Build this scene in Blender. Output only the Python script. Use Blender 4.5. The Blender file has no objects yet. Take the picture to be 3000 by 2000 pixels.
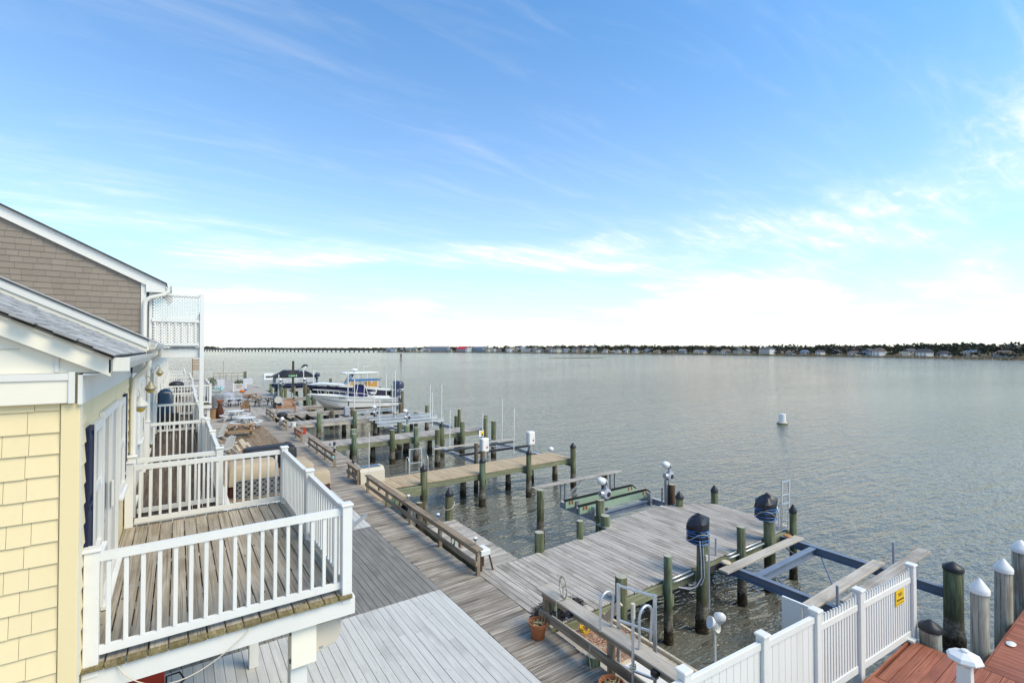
import bpy, math, random
from mathutils import Vector, Matrix
rnd = random.Random(11)
rad = math.radians
S = bpy.context.scene
COL = S.collection

# ------------------------------------------------------------------ camera
cam_data = bpy.data.cameras.new('camera')
cam = bpy.data.objects.new('camera', cam_data)
COL.objects.link(cam)
cam.location = (0, 0, 5.4)
cam.rotation_euler = (rad(90.8876), 0, rad(-34.556))
cam_data.sensor_width = 36
cam_data.lens = 17.04
cam_data.clip_start = 0.05
cam_data.clip_end = 9000
S.camera = cam

# ------------------------------------------------------------------ light
SUN_EL, SUN_AZ = 50.0, 148.0          # azimuth from +Y towards +X
W = bpy.data.worlds.new('World')
S.world = W
W.use_nodes = True
nt = W.node_tree
nt.nodes.clear()
def wn(t, **k):
    n = nt.nodes.new(t)
    for a, b in k.items():
        setattr(n, a, b)
    return n
L = nt.links.new
out = wn('ShaderNodeOutputWorld')
bg = wn('ShaderNodeBackground')
bg.inputs[1].default_value = 0.13
sky = wn('ShaderNodeTexSky', sky_type='NISHITA', sun_disc=False, sun_elevation=rad(SUN_EL), sun_rotation=rad(SUN_AZ),
         altitude=0, air_density=1.0, dust_density=1.1, ozone_density=2.2)
tc = wn('ShaderNodeTexCoord')
sep = wn('ShaderNodeSeparateXYZ')
L(tc.outputs['Generated'], sep.inputs[0])
zz = wn('ShaderNodeMath', operation='MAXIMUM'); L(sep.outputs[2], zz.inputs[0]); zz.inputs[1].default_value = 0.0
za = wn('ShaderNodeMath', operation='ADD'); L(zz.outputs[0], za.inputs[0]); za.inputs[1].default_value = 0.10
inv = wn('ShaderNodeVectorMath', operation='DIVIDE')
cz = wn('ShaderNodeCombineXYZ')
for i in range(3):
    L(za.outputs[0], cz.inputs[i])
L(tc.outputs['Generated'], inv.inputs[0]); L(cz.outputs[0], inv.inputs[1])
def cloud(rz, sc, nscale, detail, rough, dist, lo, hi, off):
    mp = wn('ShaderNodeMapping'); L(inv.outputs[0], mp.inputs[0])
    mp.inputs['Rotation'].default_value = (0, 0, rad(rz))
    mp.inputs['Scale'].default_value = sc
    mp.inputs['Location'].default_value = off
    nz = wn('ShaderNodeTexNoise'); L(mp.outputs[0], nz.inputs['Vector'])
    nz.inputs['Scale'].default_value = nscale; nz.inputs['Detail'].default_value = detail
    nz.inputs['Roughness'].default_value = rough; nz.inputs['Distortion'].default_value = dist
    mr = wn('ShaderNodeMapRange', interpolation_type='SMOOTHSTEP'); L(nz.outputs[0], mr.inputs[0])
    mr.inputs[1].default_value = lo; mr.inputs[2].default_value = hi
    return mr.outputs[0]
c1 = cloud(28, (0.8, 3.6, 1), 1.7, 10, 0.64, 0.6, 0.44, 0.90, (3.1, 0.4, 0))     # long wisps
c2 = cloud(12, (0.5, 0.8, 1), 0.9, 4, 0.5, 0.2, 0.46, 0.68, (1.3, 5.2, 0))      # where the wisps gather
c3 = cloud(-14, (2.0, 4.0, 1), 3.2, 8, 0.65, 0.3, 0.46, 0.86, (7.7, 2.1, 0))    # ripples
def mth(op, a, b):
    n = wn('ShaderNodeMath', operation=op)
    for i, q in enumerate((a, b)):
        if hasattr(q, 'links'):
            L(q, n.inputs[i])
        else:
            n.inputs[i].default_value = q
    return n.outputs[0]
wisp = mth('MULTIPLY', c1, mth('ADD', mth('MULTIPLY', c2, 0.80), 0.12))
rip = mth('MULTIPLY', mth('MULTIPLY', c3, c2), 0.55)
cl = mth('MINIMUM', mth('MULTIPLY', mth('ADD', wisp, rip), 1.0), 0.85)
# pale haze thickening evenly towards the horizon all the way round
hz = mth('POWER', 2.718, mth('MULTIPLY', zz.outputs[0], -4.3))
cl2 = mth('MINIMUM', mth('ADD', mth('MULTIPLY', cl, 0.95), mth('MULTIPLY', hz, mth('ADD', 0.72, mth('MULTIPLY', c2, 0.40)))), 0.97)
gain = wn('ShaderNodeMix', data_type='RGBA', blend_type='MULTIPLY'); gain.inputs[0].default_value = 1
L(sky.outputs[0], gain.inputs[6]); gain.inputs[7].default_value = (0.28, 1.13, 1.76, 1)
mx = wn('ShaderNodeMix', data_type='RGBA')
L(cl2, mx.inputs[0]); L(gain.outputs[2], mx.inputs[6]); mx.inputs[7].default_value = (7.8, 7.85, 8.0, 1)
L(mx.outputs[2], bg.inputs[0]); L(bg.outputs[0], out.inputs[0])

sun_data = bpy.data.lights.new('sun', 'SUN')
sun = bpy.data.objects.new('sun', sun_data); COL.objects.link(sun)
sun_data.energy = 2.7; sun_data.angle = rad(32); sun_data.color = (1.0, 0.86, 0.66)
sd = Vector((math.sin(rad(SUN_AZ)) * math.cos(rad(SUN_EL)), math.cos(rad(SUN_AZ)) * math.cos(rad(SUN_EL)), math.sin(rad(SUN_EL))))
sun.rotation_euler = sd.to_track_quat('Z', 'Y').to_euler()
S.view_settings.view_transform = 'Standard'
S.view_settings.look = 'None'
S.view_settings.gamma = 1
S.view_settings.use_curve_mapping = False
S.view_settings.exposure = 0.45
S.view_settings.use_white_balance = True
S.view_settings.white_balance_temperature = 7700
S.view_settings.white_balance_tint = 9
S.cycles.max_bounces = 6
S.cycles.diffuse_bounces = 3
S.cycles.glossy_bounces = 3

# ------------------------------------------------------------------ helpers
class MB:
    def __init__(s):
        s.v = []; s.f = []
    def add(s, vs, fs):
        o = len(s.v); s.v += [tuple(p) for p in vs]; s.f += [tuple(i + o for i in q) for q in fs]; return s
    def box(s, x0, x1, y0, y1, z0, z1, c=0.0):
        if c <= 0:
            return s.add([(x, y, z) for x in (x0, x1) for y in (y0, y1) for z in (z0, z1)],
                         [(0, 1, 3, 2), (4, 6, 7, 5), (0, 4, 5, 1), (2, 3, 7, 6), (0, 2, 6, 4), (1, 5, 7, 3)])
        c = min(c, (x1 - x0) * .45, (y1 - y0) * .45, (z1 - z0) * .45)
        lo = (x0, y0, z0); hi = (x1, y1, z1); vs = []; ix = {}
        for sx in (0, 1):
            for sy in (0, 1):
                for sz in (0, 1):
                    g = (sx, sy, sz)
                    for a in range(3):
                        p = []
                        for k in range(3):
                            e = hi[k] if g[k] else lo[k]
                            p.append(e if k == a else (e - c if g[k] else e + c))
                        ix[g, a] = len(vs); vs.append(p)
        fs = []
        for a in range(3):
            b, d = [(1, 2), (0, 2), (0, 1)][a]
            for sa in (0, 1):
                q = []
                for (u, w) in ((0, 0), (1, 0), (1, 1), (0, 1)):
                    g = [0, 0, 0]; g[a] = sa; g[b] = u; g[d] = w
                    q.append(ix[tuple(g), a])
                fs.append(q if (sa == 1) == (a != 1) else q[::-1])
            for u in (0, 1):
                for w in (0, 1):
                    g0 = [0, 0, 0]; g1 = [0, 0, 0]
                    g0[b] = g1[b] = u; g0[d] = g1[d] = w; g1[a] = 1
                    g0 = tuple(g0); g1 = tuple(g1)
                    q = [ix[g0, b], ix[g1, b], ix[g1, d], ix[g0, d]]
                    fs.append(q if ((u == w) == (a != 1)) else q[::-1])
        for g in [(a, b, d) for a in (0, 1) for b in (0, 1) for d in (0, 1)]:
            q = [ix[g, 0], ix[g, 1], ix[g, 2]]
            fs.append(q if sum(g) % 2 else q[::-1])
        return s.add(vs, fs)
    def beam(s, a, b, w, h, up=(0, 0, 1)):
        a = Vector(a); b = Vector(b); d = (b - a).normalized(); up = Vector(up)
        if abs(d.dot(up)) > .99: up = Vector((1, 0, 0))
        r = d.cross(up).normalized() * (w / 2); u = r.cross(d).normalized() * (h / 2)
        vs = [p + i * r + j * u for p in (a, b) for i in (-1, 1) for j in (-1, 1)]
        return s.add(vs, [(0, 1, 3, 2), (4, 6, 7, 5), (0, 4, 5, 1), (2, 3, 7, 6), (0, 2, 6, 4), (1, 5, 7, 3)])
    def tube(s, pts, r, n=8, cap=True):
        pts = [Vector(p) for p in pts]; k = len(pts)
        rs = r if isinstance(r, (list, tuple)) else [r] * k
        rings = []; ref = None
        for i, p in enumerate(pts):
            d = (pts[min(i + 1, k - 1)] - pts[max(i - 1, 0)]).normalized()
            if ref is None:
                ref = Vector((0, 0, 1)) if abs(d.z) < .9 else Vector((1, 0, 0))
            u = (ref - d * ref.dot(d)).normalized(); w = d.cross(u); ref = u
            rings.append([p + (u * math.cos(t * math.tau / n) + w * math.sin(t * math.tau / n)) * rs[i] for t in range(n)])
        return s.loft(rings, cap)
    def loft(s, rings, cap=True, close=True):
        n = len(rings[0]); vs = [p for r in rings for p in r]; fs = []
        for i in range(len(rings) - 1):
            for j in range(n if close else n - 1):
                a = i * n + j; b = i * n + (j + 1) % n
                fs.append((a, b, b + n, a + n))
        if cap:
            fs.append(tuple(range(n - 1, -1, -1))); m = (len(rings) - 1) * n
            fs.append(tuple(range(m, m + n)))
        return s.add(vs, fs)
    def lathe(s, cx, cy, prof, n=16, cap=True, sx=1, sy=1):
        return s.loft([[(cx + r * sx * math.cos(t * math.tau / n), cy + r * sy * math.sin(t * math.tau / n), z) for t in range(n)] for r, z in prof], cap)
    def ico(s, c, r, seg=8, rings=5, sq=(1, 1, 1), jit=0.0, g=rnd):
        rr = []
        for i in range(1, rings):
            a = math.pi * i / rings
            rr.append([(c[0] + r * sq[0] * math.sin(a) * math.cos(t * math.tau / seg) * (1 + g.uniform(-jit, jit)),
                        c[1] + r * sq[1] * math.sin(a) * math.sin(t * math.tau / seg) * (1 + g.uniform(-jit, jit)),
                        c[2] - r * sq[2] * math.cos(a) * (1 + g.uniform(-jit, jit))) for t in range(seg)])
        return s.loft(rr, True)
    def xf(s, m):
        s.v = [tuple(m @ Vector(p)) for p in s.v]; return s
    def mesh(s, name, smooth=None):
        me = bpy.data.meshes.new(name); me.from_pydata(s.v, [], s.f); me.update()
        if smooth:
            me.polygons.foreach_set('use_smooth', [True] * len(me.polygons))
            me.set_sharp_from_angle(angle=rad(smooth))
        return me

OFF = {}
def tag(o, label=None, cat=None, group=None, kind=None):
    if label: o['label'] = label
    if cat: o['category'] = cat
    if group: o['group'] = group
    if kind: o['kind'] = kind
    return o
def thing(name, label, cat, loc=(0, 0, 0), rz=0, group=None, world=True):
    o = bpy.data.objects.new(name, None); COL.objects.link(o)
    o.empty_display_size = .2
    o.location = loc; o.rotation_euler = (0, 0, rz)
    if world and rz == 0: OFF[o.name] = Vector(loc)
    return tag(o, label, cat, group)
def off(par):
    return -OFF[par.name] if par is not None and par.name in OFF else Vector((0, 0, 0))
def link(name, me, mat, par=None, loc=None, rot=None):
    o = bpy.data.objects.new(name, me); COL.objects.link(o)
    if mat is not None and not me.materials: me.materials.append(mat)
    elif mat is not None and me.materials[0] != mat:
        o.material_slots[0].link = 'OBJECT'; o.material_slots[0].material = mat
    if par is not None: o.parent = par
    if loc is not None: o.location = loc
    if rot is not None: o.rotation_euler = rot
    return o
def part(name, mb, mat, par=None, smooth=None):
    """mesh in world coordinates under a world thing, or in the thing's own coordinates"""
    return link(name, mb.mesh(name, smooth), mat, par, off(par))
def solo(name, mb, mat, label, cat, group=None, smooth=None, loc=(0, 0, 0), rz=0):
    o = link(name, mb.mesh(name, smooth), mat, None, loc, (0, 0, rz))
    return tag(o, label, cat, group)
def copy_tree(o, par=None, loc=None, rz=None, label=None):
    c = o.copy(); COL.objects.link(c)
    if par is not None: c.parent = par
    for ch in list(KIDS.get(o.name, o.children)):
        copy_tree(ch, c)
    if loc is not None: c.location = loc
    if rz is not None: c.rotation_euler = (0, 0, rz)
    if label: c['label'] = label
    return c
KIDS = {}
_pm = {}
def piece(L_, w, t, c=0.004):
    """a board lying along its own x, top at z=0"""
    k = (round(L_, 2), round(w, 3), round(t, 3))
    if k not in _pm:
        _pm[k] = MB().box(-k[0] / 2, k[0] / 2, -k[1] / 2, k[1] / 2, -k[2], 0, c).mesh('board')
    return _pm[k]
def planks(par, name, x0, x1, y0, y1, ztop, axis, mat, w=0.14, gap=0.006, t=0.035, seg=None, jit=0.002, ends=0.0, limit=300, g=None, skew=None):
    """boards side by side; axis = direction of their length; seg = (min, max) length of the single boards"""
    g = g or random.Random(int(x0 * 97 + y0 * 31 + 5))
    n = max(1, round(((y1 - y0) if axis == 'x' else (x1 - x0)) / (w + gap)))
    step = ((y1 - y0) if axis == 'x' else (x1 - x0)) / n
    bw = step - gap; made = 0; rest = MB(); o0 = off(par)
    for i in range(n):
        c = (y0 if axis == 'x' else x0) + (i + .5) * step
        a, b = (x0, x1) if axis == 'x' else (y0, y1)
        if skew: a, b = skew(c, a, b)
        cuts = [a]
        if seg:
            q = a + g.uniform(.25, 1) * seg[1]
            while q < b - seg[0] * .35:
                cuts.append(q); q += g.uniform(*seg)
        cuts.append(b)
        for p, q in zip(cuts[:-1], cuts[1:]):
            p2, q2 = p + (0.002 if p != a else g.uniform(-ends, ends)), q - (0.002 if q != b else g.uniform(-ends, ends))
            m = (p2 + q2) / 2; ln = q2 - p2
            pos = Vector((m, c, ztop + g.uniform(-jit, jit)) if axis == 'x' else (c, m, ztop + g.uniform(-jit, jit)))
            if made < limit:
                link(name, piece(ln, bw, t), mat, par, pos + o0, (g.uniform(-jit, jit) * 2, 0, (0 if axis == 'x' else math.pi / 2) + g.uniform(-1, 1) * .0012))
            else:
                if axis == 'x': rest.box(p2, q2, c - bw / 2, c + bw / 2, pos.z - t, pos.z)
                else: rest.box(c - bw / 2, c + bw / 2, p2, q2, pos.z - t, pos.z)
            made += 1
    if rest.v:
        o = part('distant_' + name + 's', rest, mat, par); o['kind'] = 'stuff'
# ------------------------------------------------------------------ materials
class NT:
    def __init__(s, name):
        m = bpy.data.materials.new(name); m.use_nodes = True
        s.m = m; s.t = m.node_tree; s.t.nodes.clear()
        s.out = s.n('ShaderNodeOutputMaterial')
        s.b = s.n('ShaderNodeBsdfPrincipled'); s.l(s.b.outputs[0], s.out.inputs[0])
    def n(s, t, **k):
        x = s.t.nodes.new(t)
        for a, b in k.items(): setattr(x, a, b)
        return x
    def l(s, a, b): s.t.links.new(a, b)
    def put(s, sock, v):
        if hasattr(v, 'links'): s.l(v, sock)
        else: sock.default_value = v
    def math(s, op, a, b=0.0, c=None, clamp=False):
        x = s.n('ShaderNodeMath', operation=op, use_clamp=clamp)
        s.put(x.inputs[0], a); s.put(x.inputs[1], b)
        if c is not None: s.put(x.inputs[2], c)
        return x.outputs[0]
    def mix(s, f, a, b, mode='MIX'):
        x = s.n('ShaderNodeMix', data_type='RGBA', blend_type=mode)
        s.put(x.inputs[0], f)
        s.put(x.inputs[6], a if hasattr(a, 'links') else (*a, 1)); s.put(x.inputs[7], b if hasattr(b, 'links') else (*b, 1))
        return x.outputs[2]
    def ramp(s, f, lo, hi, smooth=True):
        x = s.n('ShaderNodeMapRange', interpolation_type='SMOOTHSTEP' if smooth else 'LINEAR')
        s.put(x.inputs[0], f); x.inputs[1].default_value = lo; x.inputs[2].default_value = hi
        return x.outputs[0]
    def noise(s, vec, scale, detail=4, rough=.55, dist=0):
        x = s.n('ShaderNodeTexNoise'); s.l(vec, x.inputs['Vector'])
        x.inputs['Scale'].default_value = scale; x.inputs['Detail'].default_value = detail
        x.inputs['Roughness'].default_value = rough; x.inputs['Distortion'].default_value = dist
        return x.outputs[0]
    def scaled(s, vec, sc, rot=(0, 0, 0)):
        x = s.n('ShaderNodeMapping'); s.l(vec, x.inputs[0]); x.inputs['Scale'].default_value = sc; x.inputs['Rotation'].default_value = rot
        return x.outputs[0]
    def coords(s):
        """object coordinates shifted by a number that differs for each object and each loose piece"""
        tcn = s.n('ShaderNodeTexCoord'); oi = s.n('ShaderNodeObjectInfo'); ge = s.n('ShaderNodeNewGeometry')
        r = s.math('FRACT', s.math('ADD', oi.outputs['Random'], ge.outputs['Random Per Island']))
        cb = s.n('ShaderNodeCombineXYZ')
        s.l(s.math('MULTIPLY', r, 91.7), cb.inputs[0]); s.l(s.math('MULTIPLY', r, 57.3), cb.inputs[1]); s.l(s.math('MULTIPLY', r, 33.1), cb.inputs[2])
        ad = s.n('ShaderNodeVectorMath', operation='ADD'); s.l(tcn.outputs['Object'], ad.inputs[0]); s.l(cb.outputs[0], ad.inputs[1])
        s.raw = tcn.outputs['Object']; s.pos = ge.outputs['Position']; s.r = r
        return ad.outputs[0], r
    def bump(s, h, strength=.3, dist=.01):
        x = s.n('ShaderNodeBump'); s.l(h, x.inputs['Height']); x.inputs['Strength'].default_value = strength; x.inputs['Distance'].default_value = dist
        s.l(x.outputs[0], s.b.inputs['Normal'])
    def fin(s, col, rough=.7, spec=.3, metal=0):
        s.put(s.b.inputs['Base Color'], col if hasattr(col, 'links') else (*col, 1))
        s.put(s.b.inputs['Roughness'], rough); s.b.inputs['Specular IOR Level'].default_value = spec; s.b.inputs['Metallic'].default_value = metal
        return s.m

def wood(name, mid, dark, light, axis='x', streak=.6, knots=.6, vary=.25, moss=None, rough=.82, fine=1.0, spec=.2):
    """sawn timber: grain along axis, each board its own tone, dark checks and knots"""
    s = NT(name); v, r = s.coords()
    st = {'x': (1, 14, 14), 'y': (14, 1, 14), 'z': (14, 14, 1)}[axis]
    st2 = {'x': (.5, 46, 46), 'y': (46, .5, 46), 'z': (46, 46, .5)}[axis]
    g1 = s.noise(s.scaled(v, st), 1.3, 5, .6, .6)
    g2 = s.noise(s.scaled(v, st2), 1.6, 3, .6, .3)
    g3 = s.noise(v, 1.1, 3, .5)
    col = s.mix(s.ramp(g1, .36, .66), mid, light)
    col = s.mix(s.math('MULTIPLY', s.ramp(g2, .50, .67), streak), col, dark)
    col = s.mix(s.math('MULTIPLY', s.ramp(g3, .50, .72), .45), col, dark)
    if knots > 0:
        vo = s.n('ShaderNodeTexVoronoi'); s.l(s.scaled(v, {'x': (1, 1.9, 1), 'y': (1.9, 1, 1), 'z': (1.9, 1.9, 1)}[axis]), vo.inputs['Vector']); vo.inputs['Scale'].default_value = 3.4
        col = s.mix(s.math('MULTIPLY', s.ramp(vo.outputs['Distance'], .12, .04), knots), col, tuple(c * .35 for c in dark))
    col = s.mix(s.math('MULTIPLY', s.ramp(g2, .66, .78), .6 * streak), col, tuple(c * .3 for c in dark))
    tone = s.math('ADD', 1 - vary / 2, s.math('MULTIPLY', s.math('FRACT', s.math('MULTIPLY', r, 7.77)), vary))
    tn = s.n('ShaderNodeCombineColor'); s.l(tone, tn.inputs[0]); s.l(tone, tn.inputs[1]); s.l(s.math('MULTIPLY', tone, .985), tn.inputs[2])
    col = s.mix(1.0, col, tn.outputs[0], 'MULTIPLY')
    if moss:
        gm = s.noise(s.pos, 1.7, 4, .6)
        col = s.mix(s.math('MULTIPLY', s.ramp(gm, .52, .75), moss[3]), col, moss[:3])
    s.bump(s.math('ADD', s.math('MULTIPLY', g2, -1.0), s.math('MULTIPLY', g1, .4)), .35 * fine, .006)
    return s.fin(col, rough, spec)

def paint(name, col, rough=.5, spec=.35, dirt=.12, dcol=(.25, .24, .2), scale=3.0, bump=.05, metal=0, streak=False, vary=.05):
    s = NT(name); v, r = s.coords()
    d1 = s.noise(s.scaled(s.pos, (1, 1, .22 if streak else 1)), scale, 6, .62, .2)
    d2 = s.noise(s.pos, scale * 9, 4, .6)
    f = s.math('ADD', s.math('MULTIPLY', s.ramp(d1, .42, .78), dirt), s.math('MULTIPLY', s.ramp(d2, .55, .8), dirt * .6))
    c = s.mix(f, col, dcol)
    tone = s.math('ADD', 1 - vary / 2, s.math('MULTIPLY', r, vary))
    tn = s.n('ShaderNodeCombineColor')
    for i in range(3): s.l(tone, tn.inputs[i])
    c = s.mix(1.0, c, tn.outputs[0], 'MULTIPLY')
    if bump: s.bump(d2, bump, .004)
    return s.fin(c, s.math('ADD', rough, s.math('MULTIPLY', f, .25)), spec, metal)

M = {}
M['boardwalk'] = wood('weathered_boardwalk', (.275, .235, .20), (.065, .045, .034), (.41, .37, .33), streak=.95, knots=.5, vary=.45, fine=1.3, moss=(.15, .125, .10, .4))
M['dock'] = wood('weathered_dock', (.365, .325, .292), (.115, .086, .07), (.475, .44, .408), streak=.75, knots=.8, vary=.34, moss=(.17, .145, .12, .35))
M['balcony'] = wood('balcony_boards', (.305, .255, .20), (.11, .082, .055), (.41, .365, .31), streak=.65, knots=.9, vary=.2, moss=(.17, .135, .05, .30))
M['white_deck'] = wood('white_painted_boards', (.50, .495, .485), (.30, .295, .285), (.565, .56, .55), streak=.35, knots=.35, vary=.07, rough=.6, fine=.5)
M['grey_deck'] = wood('grey_composite_boards', (.185, .178, .17), (.10, .097, .093), (.245, .237, .228), streak=.45, knots=0, vary=.08, fine=.4)
M['patio'] = wood('brown_patio_boards', (.215, .15, .098), (.085, .055, .034), (.32, .24, .165), streak=.5, knots=.3, vary=.5)
M['dark_boards'] = wood('dark_balcony_boards', (.085, .06, .048), (.03, .022, .018), (.14, .11, .09), streak=.5, knots=.3, vary=.4)
M['tan'] = wood('new_tan_boards', (.435, .325, .215), (.27, .185, .115), (.50, .39, .275), streak=.22, knots=.25, vary=.18, fine=.5)
M['beige'] = wood('pale_new_boards', (.56, .46, .34), (.38, .29, .19), (.62, .53, .41), streak=.25, knots=.3, vary=.15, fine=.5)
M['red'] = wood('red_stained_boards', (.27, .082, .047), (.115, .03, .018), (.35, .125, .075), streak=.6, knots=.45, vary=.35, rough=.55, spec=.35)
for a in 'xyz':
    M['rail_' + a] = wood('rail_timber_' + a, (.245, .18, .13), (.085, .054, .034), (.35, .285, .225), a, streak=.65, knots=.4, vary=.2)
    M['beam_' + a] = wood('green_treated_beam_' + a, (.175, .185, .115), (.07, .072, .045), (.255, .265, .18), a, streak=.5, knots=.3, vary=.2)
    M['plankgrey_' + a] = wood('grey_plank_' + a, (.40, .355, .31), (.20, .165, .14), (.50, .46, .42), a, streak=.4, knots=.3, vary=.2)
    M['brown_' + a] = wood('brown_furniture_' + a, (.30, .17, .085), (.13, .065, .035), (.40, .25, .14), a, streak=.4, knots=.2, vary=.25, rough=.6)
M['orange_wood'] = wood('orange_varnished_wood', (.36, .15, .055), (.17, .06, .02), (.46, .22, .09), 'x', streak=.35, knots=.1, vary=.2, rough=.45, spec=.4)
M['dark_post'] = wood('dark_creosote_post', (.075, .042, .028), (.03, .02, .015), (.12, .075, .05), 'z', streak=.4, knots=.2, vary=.1)

def pile_mat(name, top, top2, cut):
    """treated piling: its stains follow the tide line, wherever the pile stands"""
    s = NT(name); v, r = s.coords()
    sx = s.n('ShaderNodeSeparateXYZ'); s.l(s.pos, sx.inputs[0]); z = sx.outputs[2]
    g1 = s.noise(s.scaled(v, (7, 7, .8)), 1.6, 5, .62, .5)
    g2 = s.noise(s.scaled(v, (40, 40, .7)), 1.2, 3, .6)
    n3 = s.noise(v, 14, 4, .7)
    zz_ = s.math('ADD', z, s.math('MULTIPLY', s.math('SUBTRACT', g1, .5), .55))
    col = s.mix(s.ramp(g1, .36, .66), top, top2)
    col = s.mix(s.math('MULTIPLY', s.ramp(g2, .50, .66), .8), col, (.04, .042, .026))
    col = s.mix(s.math('MULTIPLY', s.ramp(s.noise(s.scaled(v, (3, 3, 1.1)), 1.0, 4, .6), .48, .7), .6), col, (.10, .075, .045))
    col = s.mix(s.math('MULTIPLY', s.ramp(zz_, -.05, -.65), .8), col, (.055, .055, .028))
    col = s.mix(s.math('MULTIPLY', s.ramp(zz_, -.62, -.74), .9), col, s.mix(s.ramp(n3, .4, .65), (.10, .085, .065), (.24, .22, .19)))
    col = s.mix(s.ramp(zz_, -.98, -1.12), col, s.mix(s.ramp(n3, .45, .7), (.02, .016, .01), (.10, .075, .045)))
    s.bump(s.math('ADD', g2, n3), .5, .012)
    return s.fin(col, .8, .25)
M['pile'] = pile_mat('green_treated_pile', (.085, .10, .052), (.185, .20, .115), None)
M['pile_teal'] = pile_mat('copper_green_pile', (.09, .13, .075), (.195, .255, .165), None)
M['pile_grey'] = pile_mat('grey_green_pile', (.29, .265, .21), (.42, .40, .34), None)
M['pile_brown'] = pile_mat('brown_pile', (.10, .072, .045), (.20, .15, .10), None)
M['pile_top'] = paint('sawn_pile_top', (.40, .39, .32), .85, .1, .5, (.16, .15, .11), 9)

M['vinyl'] = paint('white_vinyl', (.70, .695, .675), .4, .35, .24, (.40, .385, .31), 1.6, .02, streak=True, vary=.03)
M['white_paint'] = paint('white_trim_paint', (.68, .67, .64), .5, .35, .16, (.42, .40, .35), 1.5, .04, streak=True, vary=.03)
M['cream'] = paint('cream_panel', (.76, .715, .61), .5, .3, .08, (.5, .47, .4), 1.5, .03)
M['yellow'] = paint('yellow_vinyl_shingle', (.76, .63, .39), .55, .3, .2, (.55, .44, .22), 2.2, .06, streak=True, vary=.06)
M['yellow_trim'] = paint('yellow_corner_trim', (.73, .605, .365), .5, .3, .08, (.55, .44, .22), 2, .03)
M['taupe'] = paint('taupe_shake_siding', (.245, .205, .17), .7, .2, .25, (.16, .135, .12), 1.8, .10, streak=True, vary=.14)
M['roof'] = paint('grey_asphalt_shingle', (.36, .36, .36), .9, .15, .35, (.085, .085, .09), 5, .35, vary=.45)
M['dark_edge'] = paint('dark_roof_edge', (.05, .048, .045), .8, .2, .2)
M['navy_shutter'] = paint('navy_shutter_paint', (.012, .018, .05), .6, .2, .1, (.05, .06, .09), 3, .02)
M['gutter'] = paint('white_aluminium_gutter', (.67, .655, .61), .45, .35, .28, (.36, .33, .27), 2.5, .03, streak=True)
M['black_plastic'] = paint('black_plastic', (.018, .019, .024), .42, .4, .3, (.07, .07, .075), 4, .05)
M['white_plastic'] = paint('white_plastic', (.71, .71, .70), .3, .45, .08, (.5, .49, .45), 3, .02)
M['beige_plastic'] = paint('beige_plastic', (.55, .49, .405), .45, .35, .15, (.42, .36, .29), 3, .03)
M['galv'] = paint('galvanised_steel', (.42, .44, .48), .42, .5, .25, (.25, .26, .28), 6, .05, metal=.75)
M['alu'] = paint('dull_aluminium', (.60, .61, .63), .40, .5, .22, (.35, .35, .36), 5, .04, metal=.7)
M['motor_grey'] = paint('grey_gearbox_paint', (.36, .375, .43), .45, .4, .25, (.2, .2, .22), 6, .05)
M['blue_steel'] = paint('blue_grey_steel', (.16, .205, .28), .45, .45, .35, (.055, .065, .09), 2.5, .06)
M['dark_steel'] = paint('dark_steel', (.035, .037, .043), .5, .4, .2, (.08, .07, .065), 5, .05)
M['bunk_green'] = paint('green_painted_bunk', (.29, .39, .295), .55, .3, .3, (.21, .27, .20), 3, .05)
M['bunk_rust'] = paint('bunk_rust_patch', (.27, .085, .03), .85, .2, .5, (.12, .05, .03), 12, .1)
M['carpet_black'] = paint('black_bunk_carpet', (.016, .017, .016), .95, .1, .3, (.05, .05, .045), 20, .2)
M['black_cover'] = paint('black_cover_fabric', (.016, .016, .02), .55, .35, .25, (.05, .05, .06), 5, .25)
M['tarp'] = paint('black_tarp', (.013, .013, .020), .38, .45, .2, (.06, .06, .075), 6, .35)
M['moss_end'] = wood('mossy_board_ends', (.155, .125, .06), (.055, .04, .018), (.25, .205, .12), streak=.6, knots=0, vary=.3)
M['blue_cover'] = paint('shiny_blue_cover', (.008, .035, .075), .3, .5, .1, (.01, .02, .04), 3, .1)
M['beige_cover'] = paint('beige_cover_fabric', (.43, .345, .25), .8, .15, .25, (.30, .23, .16), 3.5, .2)
M['brown_cover'] = paint('brown_cover_fabric', (.085, .035, .025), .8, .15, .2, (.05, .02, .015), 4, .15)
M['blue_rope'] = paint('blue_rope', (.03, .16, .42), .6, .3, .1, (.02, .12, .35), 30, .2)
M['rope'] = paint('pale_rope', (.55, .50, .40), .8, .15, .2, (.3, .26, .2), 30, .3)
M['green_hose'] = paint('green_hose', (.02, .16, .10), .45, .4, .1)
M['terracotta'] = paint('terracotta', (.36, .115, .048), .75, .2, .25, (.48, .27, .18), 5, .08)
M['soil'] = paint('potting_soil', (.05, .035, .025), .95, .05, .3, (.1, .08, .05), 20, .4)
M['straw'] = paint('dry_straw', (.52, .40, .22), .8, .15, .3, (.32, .22, .11), 12, .1, vary=.4)
M['black_wire'] = paint('black_wire', (.02, .02, .025), .6, .3, .1)
M['red_wire'] = paint('faded_red_net', (.50, .29, .22), .8, .15, .3, (.5, .36, .28), 10, .1)
M['yellow_plastic'] = paint('yellow_plastic', (.68, .44, .03), .45, .35, .15, (.35, .22, .03), 8, .05)
M['sign_yellow'] = paint('yellow_sign', (.80, .50, .03), .45, .35, .12, (.5, .3, .05), 8, .02)
M['sign_green'] = paint('green_sign', (.02, .33, .12), .4, .4, .05)
M['red_print'] = paint('red_print', (.45, .03, .05), .5, .3, .05)
M['green_print'] = paint('green_print', (.05, .35, .2), .5, .3, .05)
M['black_print'] = paint('black_print', (.02, .015, .015), .6, .3, .05)
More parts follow.
